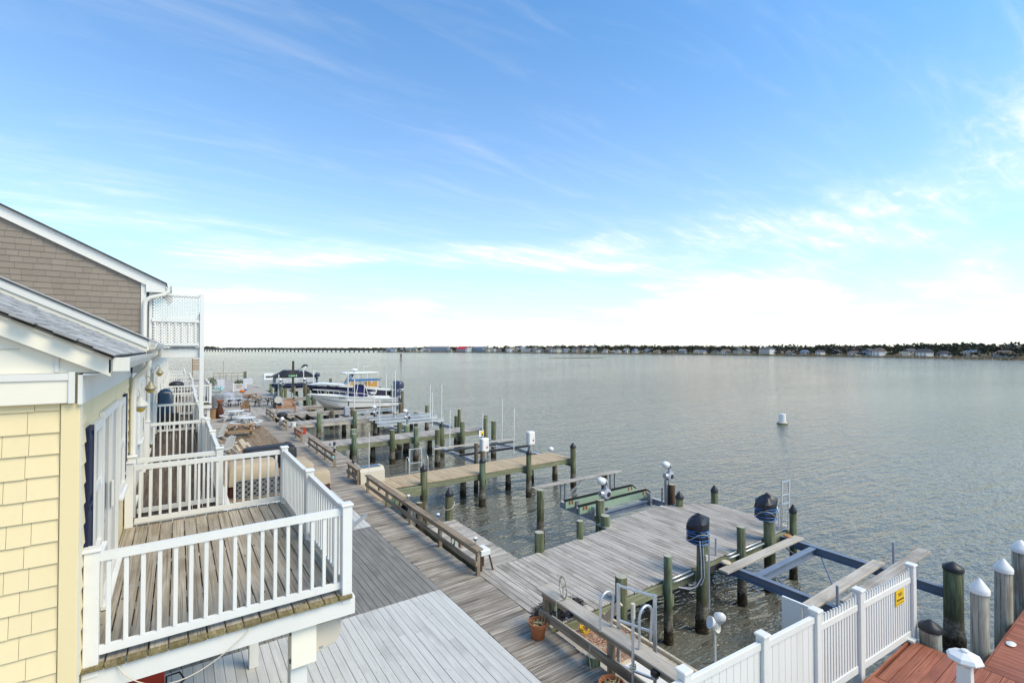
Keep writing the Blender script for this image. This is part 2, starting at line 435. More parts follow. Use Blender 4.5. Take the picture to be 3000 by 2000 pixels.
M['globe'] = paint('yellowed_glass_globe', (.62, .40, .06), .25, .5, .15, (.4, .25, .05), 8, .0)
M['verdigris'] = paint('weathered_brass', (.34, .31, .22), .5, .4, .4, (.16, .14, .09), 8, .08, metal=.3)
M['lamp_metal'] = paint('galvanised_lamp_shade', (.52, .51, .48), .45, .4, .3, (.25, .22, .16), 8, .05)
M['teal_glass'] = paint('teal_solar_glass', (.02, .14, .13), .2, .6, .2)
M['teal_paint'] = paint('teal_furniture_paint', (.30, .62, .60), .5, .3, .15, (.2, .4, .4), 4, .04)
M['grey_furn'] = paint('pale_grey_furniture', (.52, .525, .56), .5, .3, .12, (.35, .35, .37), 4, .03)
M['white_furn'] = paint('white_round_table_paint', (.60, .605, .605), .5, .3, .2, (.42, .43, .43), 4, .04)
M['dark_furn'] = wood('dark_stained_table', (.085, .085, .08), (.03, .03, .03), (.16, .165, .155), 'x', streak=.4, knots=0, vary=.3)
M['gelcoat'] = paint('white_gelcoat', (.70, .69, .665), .22, .5, .06, (.5, .48, .42), 1.2, .0)
M['gel_shadow'] = paint('shaded_gelcoat', (.60, .58, .535), .45, .3, .2, (.40, .37, .31), 1.5, .02)  # darker gelcoat copy, underside shade put into the hull bottom's colour
M['navy_gel'] = paint('navy_gelcoat', (.016, .02, .055), .22, .5, .05, (.05, .05, .08), 2, .0)
M['blue_canvas'] = paint('blue_canvas', (.035, .13, .30), .7, .2, .12, (.02, .07, .16), 4, .1)
M['navy_canvas'] = paint('navy_canvas', (.018, .018, .085), .75, .2, .1, (.03, .03, .06), 4, .1)
M['tan_canvas'] = paint('tan_canvas', (.46, .25, .085), .75, .2, .15, (.3, .15, .05), 4, .1)
M['outboard'] = paint('blue_grey_outboard', (.03, .042, .08), .25, .5, .08, (.1, .11, .14), 4, .0)
M['orange'] = paint('orange_plastic', (.62, .16, .02), .45, .35, .15)
M['water_jug_blue'] = paint('blue_plastic', (.03, .15, .42), .4, .4, .1)
M['red_fabric'] = paint('red_fabric', (.50, .055, .035), .75, .2, .15, (.3, .03, .02), 5, .1)
M['plant'] = paint('evergreen_leaves', (.075, .095, .028), .7, .2, .4, (.16, .12, .04), 9, .1, vary=.6)
M['lattice_grey'] = paint('grey_lattice', (.165, .165, .175), .6, .3, .2)
M['rug_dark'] = paint('dark_panel', (.03, .03, .034), .8, .2, .2)
M['joist'] = paint('gap_shade_joist', (.06, .05, .04), .85, .15, .3, (.03, .03, .02), 4, .2)  # joist colour darkened so the gaps between boards look shaded
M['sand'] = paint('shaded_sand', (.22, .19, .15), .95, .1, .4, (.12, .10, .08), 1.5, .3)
M['reed'] = paint('dry_marsh_reed', (.36, .245, .13), .95, .05, .5, (.16, .115, .06), .08, .1)
M['far_land'] = paint('far_land', (.12, .105, .07), .95, .05, .5, (.07, .065, .045), .02, 0)
M['far_tree'] = paint('dark_far_trees', (.052, .056, .038), .95, .05, .5, (.075, .062, .045), .06, 0, vary=.7)  # tree colour lightened a little in place of distance haze
M['bare_tree'] = paint('bare_far_trees', (.15, .125, .11), .95, .05, .5, (.10, .08, .07), .06, 0, vary=.5)
M['concrete'] = paint('bridge_concrete', (.16, .155, .15), .9, .1, .4, (.09, .085, .08), .05, 0)
FH = {}
for nm, c in dict(white=(.72, .71, .69), grey=(.36, .37, .38), bluegrey=(.27, .32, .38), tan=(.46, .40, .33), cream=(.62, .57, .47), sage=(.36, .38, .33)).items():
    FH[nm] = paint('far_wall_' + nm, c, .8, .2, .15, tuple(q * .6 for q in c), .2, 0)
FR = {}
for nm, c in dict(grey=(.23, .23, .24), dark=(.09, .09, .10), brown=(.19, .15, .13), blue=(.16, .20, .27), red=(.55, .045, .075)).items():
    FR[nm] = paint('far_roof_' + nm, c, .85, .15, .2, tuple(q * .6 for q in c), .2, 0)
def glass():
    s = NT('window_glass'); s.coords()
    return s.fin((.10, .115, .13), .04, .9)
M['glass'] = glass()

def water_mat():
    s = NT('bay_water'); t = s.t; t.nodes.remove(s.b)
    ge = s.n('ShaderNodeNewGeometry'); p = ge.outputs['Position']
    rot = (0, 0, rad(30))
    w1 = s.noise(s.scaled(p, (.33, 1.25, 1), rot), 1.0, 3, .55, .4)
    w2 = s.noise(s.scaled(p, (1.5, 3.9, 1), (0, 0, rad(22))), 1.0, 3, .55, .3)
    w3 = s.noise(s.scaled(p, (.05, .16, 1), (0, 0, rad(36))), 1.0, 3, .5, .2)
    w4 = s.noise(s.scaled(p, (5.5, 11, 1), (0, 0, rad(38))), 1.0, 2, .5, .2)
    # breeze: rougher out on the bay, calmer between the piers
    gust = s.noise(s.scaled(p, (.02, .05, 1), rot), 1.0, 3, .55, .3)
    w5 = s.noise(s.scaled(p, (.75, 2.5, 1), (0, 0, rad(26))), 1.0, 3, .6, .3)
    h = s.math('ADD', s.math('ADD', s.math('MULTIPLY', w1, .11), s.math('MULTIPLY', w5, .105)), s.math('MULTIPLY', w2, .09))
    h = s.math('ADD', h, s.math('MULTIPLY', w3, .25))
    h = s.math('ADD', h, s.math('MULTIPLY', w4, .02))
    h = s.math('MULTIPLY', h, s.math('ADD', .5, s.math('MULTIPLY', gust, 1.0)))
    bp = s.n('ShaderNodeBump'); s.l(h, bp.inputs['Height']); bp.inputs['Strength'].default_value = 1.0; bp.inputs['Distance'].default_value = 1.0
    fr = s.n('ShaderNodeFresnel'); fr.inputs['IOR'].default_value = 1.85; s.l(bp.outputs[0], fr.inputs['Normal'])
    df = s.n('ShaderNodeBsdfDiffuse'); s.l(bp.outputs[0], df.inputs['Normal'])
    bl = s.noise(p, .25, 3, .5)
    s.l(s.mix(bl, (.112, .113, .094), (.136, .137, .116)), df.inputs['Color'])
    gl = s.n('ShaderNodeBsdfGlossy'); gl.inputs['Color'].default_value = (1.0, .895, .785, 1); gl.inputs['Roughness'].default_value = .10; s.l(bp.outputs[0], gl.inputs['Normal'])
    ms = s.n('ShaderNodeMixShader'); s.l(fr.outputs[0], ms.inputs[0]); s.l(df.outputs[0], ms.inputs[1]); s.l(gl.outputs[0], ms.inputs[2])
    s.l(ms.outputs[0], s.out.inputs[0])
    return s.m
M['water'] = water_mat()
# ------------------------------------------------------------------ setting: water, ground, decks
WZ = -1.4
m = MB(); m.add([(-4000, -300, WZ), (5000, -300, WZ), (5000, 6000, WZ), (-4000, 6000, WZ)], [(0, 1, 2, 3)])
tag(part('water', m, M['water']), kind='structure')
m = MB().box(-40, 4.55, -6, 110, -1.9, -0.45)
tag(part('ground', m, M['sand']), kind='structure')

def struct(name):
    o = bpy.data.objects.new(name, None); COL.objects.link(o); o.empty_display_size = .2
    OFF[o.name] = Vector((0, 0, 0)); o['kind'] = 'structure'
    return o
def joists(par, x0, x1, y0, y1, ztop, along, n, mat='joist', w=.05, h=.18):
    for i in range(n):
        t = (i + .5) / n
        m = MB()
        if along == 'x': m.box(x0, x1, y0 + (y1 - y0) * t - w / 2, y0 + (y1 - y0) * t + w / 2, ztop - h, ztop)
        else: m.box(x0 + (x1 - x0) * t - w / 2, x0 + (x1 - x0) * t + w / 2, y0, y1, ztop - h, ztop)
        part('joist', m, M[mat], par)

bw = struct('boardwalk')
planks(bw, 'plank', 4.91, 5.98, 1.0, 44.0, 0, 'x', M['boardwalk'], .134, .011, jit=.003, ends=.012)
planks(bw, 'plank', 5.99, 7.0, 20.06, 37.3, -.002, 'x', M['boardwalk'], .137, .007, jit=.003, ends=.012)
part('edge_beam', MB().box(6.93, 6.98, 20.1, 37.2, -.26, -.04), M['beam_y'], bw)
joists(bw, 4.95, 5.95, 1, 44, -.037, 'y', 3)
for yy0 in (8, 12, 16, 20, 24, 28, 32, 36, 40):
    part('pile', MB().lathe(5.7, yy0 + .3, [(.12, -2.2), (.115, -.22)], 10), M['pile'], bw, 60)

wd = struct('white_painted_deck')
planks(wd, 'plank', -.62, 4.905, 1.2, 9.97, .002, 'y', M['white_deck'], .142, .005, seg=(3.2, 5.0))
joists(wd, -.6, 4.88, 1.2, 9.97, -.036, 'x', 9)
gd = struct('grey_composite_deck')
planks(gd, 'plank', -.62, 4.905, 9.98, 14.69, .002, 'y', M['grey_deck'], .136, .007)
joists(gd, -.6, 4.88, 10, 14.7, -.036, 'x', 6)
fd = struct('pale_deck_beyond')
planks(fd, 'plank', -.62, 4.905, 14.70, 19.35, .002, 'y', M['white_deck'], .142, .005)
joists(fd, -.6, 4.88, 14.7, 19.3, -.036, 'x', 6)
pd = struct('brown_patio_deck')
gg = random.Random(4)
planks(pd, 'plank', -.62, 4.905, 19.37, 38.6, .0, 'y', M['patio'], .142, .006, seg=(2.0, 3.8), limit=300)
joists(pd, -.6, 4.88, 19.4, 38.6, -.037, 'x', 16)
# a few replaced boards, laid in new pale timber
for (x, y0, y1) in ((3.05, 30.2, 33.0), (3.19, 31.0, 33.4), (2.60, 31.2, 33.0), (3.33, 29.6, 32.0), (2.75, 29.5, 31.4)):
    link('new_plank', piece(y1 - y0, .136, .034), M['beige'], pd, (x, (y0 + y1) / 2, .006), (0, 0, math.pi / 2))
ld = struct('far_grey_deck')
planks(ld, 'plank', -.62, 4.905, 38.62, 62, .0, 'x', M['dock'], .142, .006, limit=165)
planks(ld, 'plank', 4.91, 9.4, 44.02, 62, -.002, 'y', M['dock'], .142, .006, seg=(4, 6), limit=120)
planks(ld, 'plank', -.62, 9.4, 62.02, 97, -.004, 'x', M['dock'], .142, .006, limit=0)
joists(ld, -.6, 9.3, 38.7, 97, -.042, 'y', 12)

# ------------------------------------------------------------------ piles, docks and piers
def pile_mb(x, y, top, r=.13, lean=(0, 0), bot=-2.3, g=rnd):
    m = MB(); prof = []
    zs = [bot, -1.45, -1.32, -1.2, -1.08, -.95, -.7, -.3, top - .015, top]
    rings = []
    for z in zs:
        k = 1.0 + (.05 if z < -.9 else 0)
        rr = r * (1.0 - .02 * (z - bot))
        if z == top: rr *= .93
        rings.append([(x + lean[0] * (z + .5) + rr * (k + (g.uniform(-.02, .16) if -1.5 < z < -1.0 else g.uniform(-.012, .012))) * math.cos(t * math.tau / 14),
                       y + lean[1] * (z + .5) + rr * (k + (g.uniform(-.02, .16) if -1.5 < z < -1.0 else g.uniform(-.012, .012))) * math.sin(t * math.tau / 14), z) for t in range(14)])
    return m.loft(rings)
def cone_mb(x, y, z, r, h=.16):
    return MB().lathe(x, y, [(r * 1.06, z - .06), (r * 1.07, z + .0), (r * .98, z + .03), (r * .5, z + .03 + h * .55), (.012, z + .03 + h)], 16)
def pile(par, x, y, top, r=.13, mat='pile', cap=None, lean=None, label=None, ch=.16):
    """cap: None, 'black', 'white' or 'flat'"""
    ln = lean or (rnd.uniform(-.012, .012), rnd.uniform(-.012, .012))
    mb = pile_mb(x, y, top, r, ln)
    if par is None:
        t = thing('pile', label, 'pile', (x, y, WZ)); o = part('pile_shaft', mb, M[mat], t, 50); par2 = t
    else:
        o = part('pile', mb, M[mat], par, 50); par2 = o
    xt, yt = x + ln[0] * (top + .5), y + ln[1] * (top + .5)
    if cap in ('black', 'white'):
        part('cap', cone_mb(xt, yt, top, r, ch), M['black_plastic' if cap == 'black' else 'white_plastic'], par2, 50)
    else:
        part('cut_top', MB().lathe(xt, yt, [(r * .9, top), (r * .88, top + .006)], 14), M['pile_top'], par2)
    return o
def dock(name, label, x0, x1, y0, y1, axis, mat, piles, beam='beam_x', seg=None, z=0.0, w=.14, loc=None, skew=None, beams_along='x', nb=2, bh=.22, cat='pier', limit=300):
    t = thing(name, label, cat, ((x0 + x1) / 2, (y0 + y1) / 2, WZ))
    planks(t, 'plank', x0, x1, y0, y1, z, axis, M[mat], w, .011, seg=seg, jit=.003, ends=.012, skew=skew, limit=limit)
    if beams_along == 'x':
        for i in range(nb):
            yb = y0 + .05 + (y1 - y0 - .1) * i / (nb - 1)
            part('beam', MB().box(x0 + .02, x1 - .02, yb - .03, yb + .03, z - .037 - bh, z - .037), M[beam], t)
    else:
        for i in range(nb):
            xb = x0 + .05 + (x1 - x0 - .1) * i / (nb - 1)
            part('beam', MB().box(xb - .03, xb + .03, y0 + .02, y1 - .02, z - .037 - bh, z - .037), M[beam.replace('_x', '_y')], t)
    for p in piles: pile(t, *p)
    return t

# the broad platform in front
def dskew(c, a, b):
    return a, (10.25 + max(0, c - 7.2) * .06 if c < 10.72 else 10.92 if c < 13.75 else 10.95 - max(0, c - 13.75) * .45)
BD = dock('platform_dock', 'broad weathered grey platform dock with boards running away from the boardwalk', 5.99, 15.5, 7.40, 10.25, 'y', 'dock',
          [(8.01, 10.34, .50, .135, 'pile', None), (9.48, 10.36, .50, .10, 'pile', None), (10.82, 10.66, .31, .15, 'pile_teal', None),
           (7.92, 7.34, .50, .135, 'pile', None), (9.40, 7.27, .61, .10, 'pile_teal', None), (12.42, 7.24, .66, .115, 'pile', None),
           (14.26, 10.55, .32, .135, 'pile', 'black'), (15.55, 10.05, .45, .12, 'pile', 'black'), (15.09, 7.19, .60, .105, 'pile', 'black')],
          skew=dskew, nb=2, seg=None)
part('edge_beam', MB().box(6.2, 15.4, 7.33, 7.37, -.27, -.04), M['beam_x'], BD)
part('edge_beam', MB().box(10.75, 13.7, 10.86, 10.93, -.26, -.045), M['beam_x'], BD)
part('cross_beam', MB().box(15.42, 15.48, 7.45, 10.1, -.27, -.045), M['beam_y'], BD)
for xb in (8.0, 10.8, 13.6):
    part('under_pile', pile_mb(xb, 9.0, -.3, .12), M['pile'], BD, 50)
part('block', MB().box(9.46, 9.52, 7.2, 7.27, -.55, -.28), M['beam_z'], BD)

ST = dock('side_walkway', 'narrow weathered walkway strip beside the long rail and the open water', 6.15, 7.27, 10.27, 13.78, 'x', 'dock',
          [(7.12, 13.86, .82, .13, 'pile', 'black')], beams_along='y', cat='walkway')
part('dark_plank', MB().box(6.55, 7.15, 13.2, 13.32, .004, .03), M['plankgrey_x'], ST)
# two mooring-rope turns tied to the capped pile
o = MB().tube([(7.12 + .17 * math.cos(a), 13.86 + .17 * math.sin(a), .45 + .10 * math.sin(a + 1)) for a in [i * math.tau / 14 for i in range(15)]], .012, 6)
solo('mooring_rope', o, M['rope'], 'pale rope looped round the capped pile by the side walkway', 'rope', smooth=60)

TP = dock('tan_pier', 'long narrow pier of new tan boards with black capped green piles', 7.0, 16.1, 18.2, 19.85, 'y', 'tan',
          [(8.15, 18.05, .60, .145, 'pile', 'black'), (10.92, 18.12, .55, .14, 'pile_teal', 'black'), (13.35, 18.02, .62, .13, 'pile', 'black'), (16.05, 18.0, .62, .14, 'pile', 'black'),
           (10.87, 19.75, -.22, .13, 'pile_brown', None), (13.23, 19.55, -.22, .125, 'pile_brown', None), (16.2, 19.6, -.22, .13, 'pile', None), (8.0, 19.7, -.22, .13, 'pile', None)], w=.15, limit=100)
planks(TP, 'plank', 5.99, 6.99, 17.0, 20.05, .0, 'x', M['tan'], .15, .006)
part('landing_beam', MB().box(7.0, 8.2, 18.0, 18.09, -.40, -.04), M['beam_x'], TP)
part('landing_beam', MB().box(6.0, 6.95, 16.92, 16.98, -.26, -.04), M['beam_x'], TP)
for x in (8.15, 10.92, 13.35, 16.05):
    part('cross_beam', MB().box(x - .04 + .18, x + .04 + .18, 18.05, 19.9, -.45, -.26), M['beam_y'], TP)
part('float', MB().lathe(16.25, 19.98, [(.02, .02), (.12, .05), (.16, .12), (.13, .20), (.03, .25)], 14), M['white_plastic'], TP, 50)

P2 = dock('green_beamed_pier', 'grey boarded pier with green beams reaching out behind the white lift boxes', 5.99, 17.1, 27.9, 29.75, 'y', 'dock',
          [(8.25, 27.75, .60, .15, 'pile_teal', None), (10.5, 27.75, .62, .16, 'pile', None), (11.98, 27.72, .62, .15, 'pile_teal', None), (13.7, 27.68, .62, .16, 'pile', 'black'),
           (15.15, 27.65, .72, .15, 'pile', None), (16.85, 27.6, .85, .16, 'pile', None), (17.25, 28.2, .9, .14, 'pile', None),
           (8.86, 29.95, .5, .2, 'pile_teal', None), (12.3, 29.95, .45, .2, 'pile_teal', None), (16.2, 30.0, 1.2, .12, 'pile', None),
           (9.72, 28.9, -.25, .15, 'pile_brown', None), (11.18, 29.0, -.25, .15, 'pile_brown', None), (13.64, 29.3, -.25, .15, 'pile_brown', None)], limit=110, bh=.26)
for x in (10.5, 12.0, 13.7, 15.15):
    part('cross_beam', MB().box(x + .14, x + .22, 27.65, 29.8, -.5, -.3), M['beam_y'], P2)
P3 = dock('white_boat_pier', 'grey pier running out just in front of the white boat', 5.99, 17.3, 37.35, 39.2, 'y', 'dock',
          [(8.5, 37.2, .7, .16, 'pile_teal', None), (11.1, 37.15, .72, .16, 'pile_teal', None), (14.3, 37.15, .3, .16, 'pile', None), (17.0, 37.1, .75, .16, 'pile', None),
           (10.77, 38.9, -.25, .16, 'pile_brown', None), (13.5, 39.1, -.25, .16, 'pile_brown', None), (16.5, 39.2, -.25, .16, 'pile_brown', None), (9.0, 39.3, .55, .16, 'pile', None)], limit=60, beam='plankgrey_x', bh=.26)
P4 = dock('lift_side_pier', 'narrow grey pier tucked under the bow of the white boat', 5.99, 16.8, 43.2, 44.4, 'y', 'dock',
          [(10.9, 43.0, .2, .15, 'pile_brown', None), (13.2, 44.6, .9, .15, 'pile', None), (17.2, 42.95, 1.5, .13, 'pile_brown', None), (16.0, 44.5, .8, .15, 'pile_teal', None)], limit=0, beam='plankgrey_x')
P5 = dock('navy_boat_pier', 'grey pier between the street sign post and the navy boat', 9.42, 17.0, 48.0, 49.2, 'y', 'dock',
          [(11.7, 47.9, .6, .17, 'pile_teal', None), (12.6, 47.9, .7, .16, 'pile', None), (11.9, 49.4, 1.2, .17, 'pile_teal', None), (10.3, 49.5, 1.0, .18, 'pile_teal', None), (16.5, 49.3, .6, .16, 'pile', None)], limit=0, beam='plankgrey_x')
P6 = dock('pontoon_pier', 'grey pier in front of the black covered pontoon boat', 9.42, 20.0, 57.2, 58.8, 'y', 'dock',
          [(10.4, 57.0, 1.3, .19, 'pile_teal', None), (12.4, 57.0, 1.5, .19, 'pile_teal', None), (15.0, 57.0, .9, .18, 'pile', None), (9.9, 59, 1.0, .18, 'pile', None), (18.5, 58.9, .8, .18, 'pile', None), (12.0, 58.9, 1.2, .18, 'pile_brown', None), (14.2, 58.9, 1.5, .18, 'pile_teal', None)], limit=0, beam='plankgrey_x')
P7 = dock('far_pier', 'farthest low grey pier beyond the pontoon boat', 9.42, 19.0, 70.0, 71.6, 'y', 'dock',
          [(10.0, 69.8, .9, .2, 'pile_teal', None), (12.6, 69.8, 1.2, .2, 'pile', None), (15.4, 69.8, .7, .2, 'pile', None), (18.0, 71.8, 1.2, .2, 'pile', None), (13.5, 71.9, 1.4, .2, 'pile', None)], limit=0, beam='plankgrey_x')

# lone piles standing in the water or beside a deck
pile(None, 10.60, 13.62, .42, .135, 'pile', None, label='tall green pile alone in the open water left of the lift with green bunks')
pile(None, 14.5, 3.44, .46, .185, 'pile', 'black', label='thick dark green pile with flat black cap beside the white fence end', ch=.10)
pile(None, 11.30, 3.0, .36, .165, 'pile_grey', 'black', label='short stout pale pile with low black cone cap at the red deck corner', ch=.10)
pile(None, 11.8, 2.45, 1.13, .135, 'pile_grey', 'white', label='grey pile with white cone cap, leftmost of the white capped ones')
pile(None, 13.43, 2.44, 1.09, .14, 'pile_grey', 'white', label='brownish grey pile with white cone cap, middle of the three white capped ones')
pile(None, 14.95, 2.43, 1.12, .16, 'pile_grey', 'white', label='grey pile with white cone cap cut by the right edge of the picture')
pile(None, 7.45, 16.9, -.32, .13, 'pile', None, label='short sawn pile stub in the water by the tan landing')

# ------------------------------------------------------------------ timber rails along the boardwalk
def bench_rail(label, y0, y1, x=5.95, h=.64, posts=None, group='low timber rails along the boardwalk', mat='rail'):
    t = thing('timber_rail', label, 'railing', (x, (y0 + y1) / 2, 0), group=group)
    n = posts or max(2, round((y1 - y0) / 2.0) + 1)
    for i in range(n):
        y = y0 + .06 + (y1 - y0 - .12) * i / (n - 1)
        part('post', MB().box(x - .045, x + .045, y - .045, y + .045, -.20, h - .155 - .002, .006), M['rail_z'], t)
    for i in range(n * 2 - 1):
        if i % 2 or n < 3:
            y = y0 + .06 + (y1 - y0 - .12) * (i + (.5 if n < 3 else 0)) / (2 * n - 2)
            if y < y1: part('block', MB().box(x + .05, x + .11, y - .06, y + .06, h - .34, h - .045), M['rail_z'], t)
    part('cap_board', MB().box(x - .10, x + .10, y0 - .03, y1 + .03, h - .04, h, .005), M['rail_y'], t)
    part('upper_rail', MB().box(x - .045, x + .002, y0, y1, h - .155, h - .042, .005), M['rail_y'], t)
    part('lower_rail', MB().box(x - .095, x - .048, y0, y1, h - .41, h - .29, .005), M['rail_y'], t)
    return t
bench_rail('longest low timber rail, ending beside the broad platform dock', 10.02, 18.3)
bench_rail('very short timber rail touching the beige dock box', 19.4, 20.75)
bench_rail('low timber rail with a blue float on its end, opposite the green beamed pier', 22.85, 28.2)
bench_rail('short timber rail with teal globe lights past the green beamed pier', 30.1, 31.9)
bench_rail('short timber rail with buoys hung on it before the white boat', 34.9, 37.2)
bench_rail('farthest timber rail beside the varnished glider bench', 39.8, 43.6)

# the near rail with lower ledge, beside the potted plant
t = NR = thing('timber_rail', 'near timber rail with dock ladder and net tied over it beside the flower pot', 'railing', (5.93, 5.0, 0), group='low timber rails along the boardwalk')
for y in (7.44, 5.72, 3.95, 2.4):
    part('post', MB().box(5.875, 5.975, y - .05, y + .05, -.3, .585, .006), M['rail_z'], t)
part('cap_board', MB().box(5.79, 6.07, 1.9, 7.56, .72, .757, .006), M['plankgrey_y'], t)
part('upper_rail', MB().box(5.86, 5.91, 1.9, 7.5, .59, .718, .005), M['rail_y'], t)
part('lower_rail', MB().box(5.80, 5.86, 1.9, 7.52, .23, .37, .005), M['rail_y'], t)
part('lower_ledge', MB().box(6.0, 6.06, 1.9, 7.4, .10, .22, .005), M['plankgrey_y'], t)
part('side_plank', MB().box(6.07, 6.22, 1.9, 7.35, -.30, -.10, .005), M['plankgrey_y'], t)
part('block', MB().box(5.98, 6.05, 7.25, 7.37, .38, .70), M['beam_z'], t)
pile(None, 5.93, 6.15, .14, .125, 'pile_teal', None, label='sawn green pile stub under the near timber rail')

# low landing of new boards right of the near rail
LL = dock('low_landing', 'low landing of pale new boards below the near timber rail', 6.25, 7.32, 4.55, 7.3, 'x', 'beige', [(7.2, 7.2, -.2, .11, 'pile', None), (7.2, 5.95, -.3, .11, 'pile', None)], z=-.16, beams_along='y', beam='plankgrey_x', cat='landing')
part('edge_trim', MB().box(7.33, 7.38, 4.55, 7.3, -.25, -.1), M['beige'], LL)
part('brace', MB().beam((7.1, 7.1, -.1), (7.25, 6.75, .38), .05, .12), M['beige'], LL)
part('brace', MB().beam((7.28, 7.1, -.1), (7.36, 6.85, .30), .05, .10), M['beige'], LL)

# red stained deck at the lower right
RD = struct('red_stained_deck')
planks(RD, 'plank', 7.2, 9.35, .6, 3.22, .10, 'y', M['red'], .14, .006)
planks(RD, 'plank', 9.36, 11.06, 1.3, 3.18, .10, 'x', M['red'], .14, .008)
planks(RD, 'plank', 11.07, 15.4, .0, 2.26, .10, 'y', M['red'], .14, .004, g=random.Random(3))
planks(RD, 'plank', 9.36, 11.06, -.2, 1.29, .10, 'y', M['red'], .14, .006)
part('edge_board', MB().box(11.07, 15.4, 2.262, 2.29, -.12, .09), M['red'], RD)
part('edge_board', MB().box(7.2, 11.04, 3.225, 3.26, -.12, .09), M['red'], RD)
joists(RD, 7.3, 15.3, .2, 2.3, .06, 'x', 4)
# ------------------------------------------------------------------ white railed decks
_bal = {}
def baluster_mesh(h, w=.036):
    k = (round(h, 2), w)
    if k not in _bal: _bal[k] = MB().box(-w / 2, w / 2, -w / 2, w / 2, 0, h, .004).mesh('baluster')
    return _bal[k]
def rail_run(t, a, b, zf, mat, top=.94, sp=.118, bottom=.09, skip=0.05, rw=.06):
    a = Vector(a); b = Vector(b); d = b - a; L_ = d.length; d.normalize()
    p0 = a + d * skip; p1 = b - d * skip
    part('top_rail', MB().beam((p0.x, p0.y, zf + top - .035), (p1.x, p1.y, zf + top - .035), rw, .07), mat, t)
    part('bottom_rail', MB().beam((p0.x, p0.y, zf + bottom), (p1.x, p1.y, zf + bottom), .045, .07), mat, t)
    n = int((L_ - 2 * skip) / sp)
    me = baluster_mesh(top - .07 - bottom - .035)
    for i in range(n):
        p = a + d * (skip + (L_ - 2 * skip) * (i + .5) / n)
        link('baluster', me, mat, t, Vector((p.x, p.y, zf + bottom + .035)) + off(t))
def newel(t, x, y, zf, h=1.0, w=.105, mat=None, z0=None):
    mat = mat or M['vinyl']
    o = part('post', MB().box(x - w / 2, x + w / 2, y - w / 2, y + w / 2, zf if z0 is None else z0, zf + h - .03, .004), mat, t)
    part('post_cap', MB().box(x - w / 2 - .014, x + w / 2 + .014, y - w / 2 - .014, y + w / 2 + .014, zf + h - .03, zf + h, .008), mat, o)
    return o
ZF = 2.67
B1 = thing('balcony', 'nearest white railed balcony with bare grey boards on the yellow house', 'balcony', (.5, 7.5, ZF), group='white railed balconies along the row')
planks(B1, 'board_end', -.66, 1.63, 5.495, 5.562, ZF, 'y', M['moss_end'], .143, .008, t=.042, jit=.003, ends=.006)
planks(B1, 'plank', -.66, 1.63, 5.565, 9.55, ZF, 'y', M['balcony'], .139, .012, t=.04, jit=.003, ends=.006)
part('near_fascia', MB().box(-.66, 1.665, 5.53, 5.57, ZF - .235, ZF - .042, .003), M['white_paint'], B1)
part('side_fascia', MB().box(1.625, 1.665, 5.572, 9.5, ZF - .235, ZF - .042, .003), M['white_paint'], B1)
part('far_fascia', MB().box(-.66, 1.62, 9.46, 9.5, ZF - .235, ZF - .042, .003), M['white_paint'], B1)
for i in range(6):
    part('joist', MB().box(-.62, 1.6, 5.95 + i * .6, 5.99 + i * .6, ZF - .2, ZF - .044), M['joist'], B1)
for (x, y) in ((-.60, 5.575), (1.575, 5.575), (1.575, 7.45), (1.575, 9.44), (-.60, 9.49)):
    newel(B1, x, y, ZF - (.10 if y < 5.6 else 0), 1.0 + (.10 if y < 5.6 else 0))
V_ = M['vinyl']
rail_run(B1, (-.60, 5.60), (1.575, 5.60), ZF, V_, sp=.12)
rail_run(B1, (1.575, 5.62), (1.575, 7.42), ZF, V_, sp=.115)
rail_run(B1, (1.575, 7.48), (1.575, 9.42), ZF, V_, sp=.115)
rail_run(B1, (-.58, 9.45), (1.56, 9.45), ZF, V_, sp=.12)
part('column', MB().box(1.02, 1.19, 5.66, 5.83, .004, 2.0, .006), M['white_paint'], B1)
part('column_head', MB().box(1.015, 1.27, 5.60, 5.80, 2.001, 2.43, .006), M['cream'], B1)
part('column', MB().box(1.03, 1.17, 9.30, 9.44, .004, 2.43, .006), M['white_paint'], B1)
part('hinge', MB().box(1.0, 1.014, 5.6, 5.63, 2.36, 2.40).box(1.0, 1.014, 5.6, 5.63, 2.07, 2.11), M['dark_steel'], B1)
# beige clipped-corner box on the column head
bx = [(1.275, 2.03), (1.50, 2.09), (1.565, 2.20), (1.555, 2.30), (1.51, 2.36), (1.275, 2.36)]
mb = MB().loft([[(x, 5.70, z) for x, z in bx], [(x, 5.80, z) for x, z in bx]])
t = thing('utility_box', 'beige clipped-corner plastic box fixed beside the balcony column', 'box', (1.4, 5.75, 2.03))
part('housing', mb, M['beige_plastic'], t)
bx2 = [(1.285, 2.045), (1.49, 2.10), (1.55, 2.20), (1.54, 2.295), (1.50, 2.345), (1.285, 2.345)]
part('lid', MB().loft([[(x, 5.688, z) for x, z in bx2], [(x, 5.699, z) for x, z in bx2]]), M['beige_plastic'], t)
part('latch', MB().box(1.32, 1.36, 5.678, 5.687, 2.085, 2.10), M['galv'], t)
# a cord sagging across the fascia
pts = []
for i in range(22):
    q = i / 21
    pts.append((-.42 + 1.05 * q, 5.49 + (.0 if 0 < i < 21 else .02), 2.63 - .30 * math.sin(math.pi * q ** .8) ** .9))
solo('hanging_cord', MB().tube(pts, .005, 5), M['rope'], 'thin beige cord sagging in a loop across the balcony fascia', 'cord', smooth=60)
# lever bracket on the outer rail post
t = thing('rail_bracket', 'small grey metal bracket with lever on the outer balcony post', 'bracket', (1.64, 5.56, 3.4))
part('plate', MB().box(1.63, 1.65, 5.53, 5.60, 3.36, 3.46), M['galv'], t)
part('lever', MB().beam((1.65, 5.56, 3.40), (1.80, 5.55, 3.51), .025, .03), M['galv'], t)

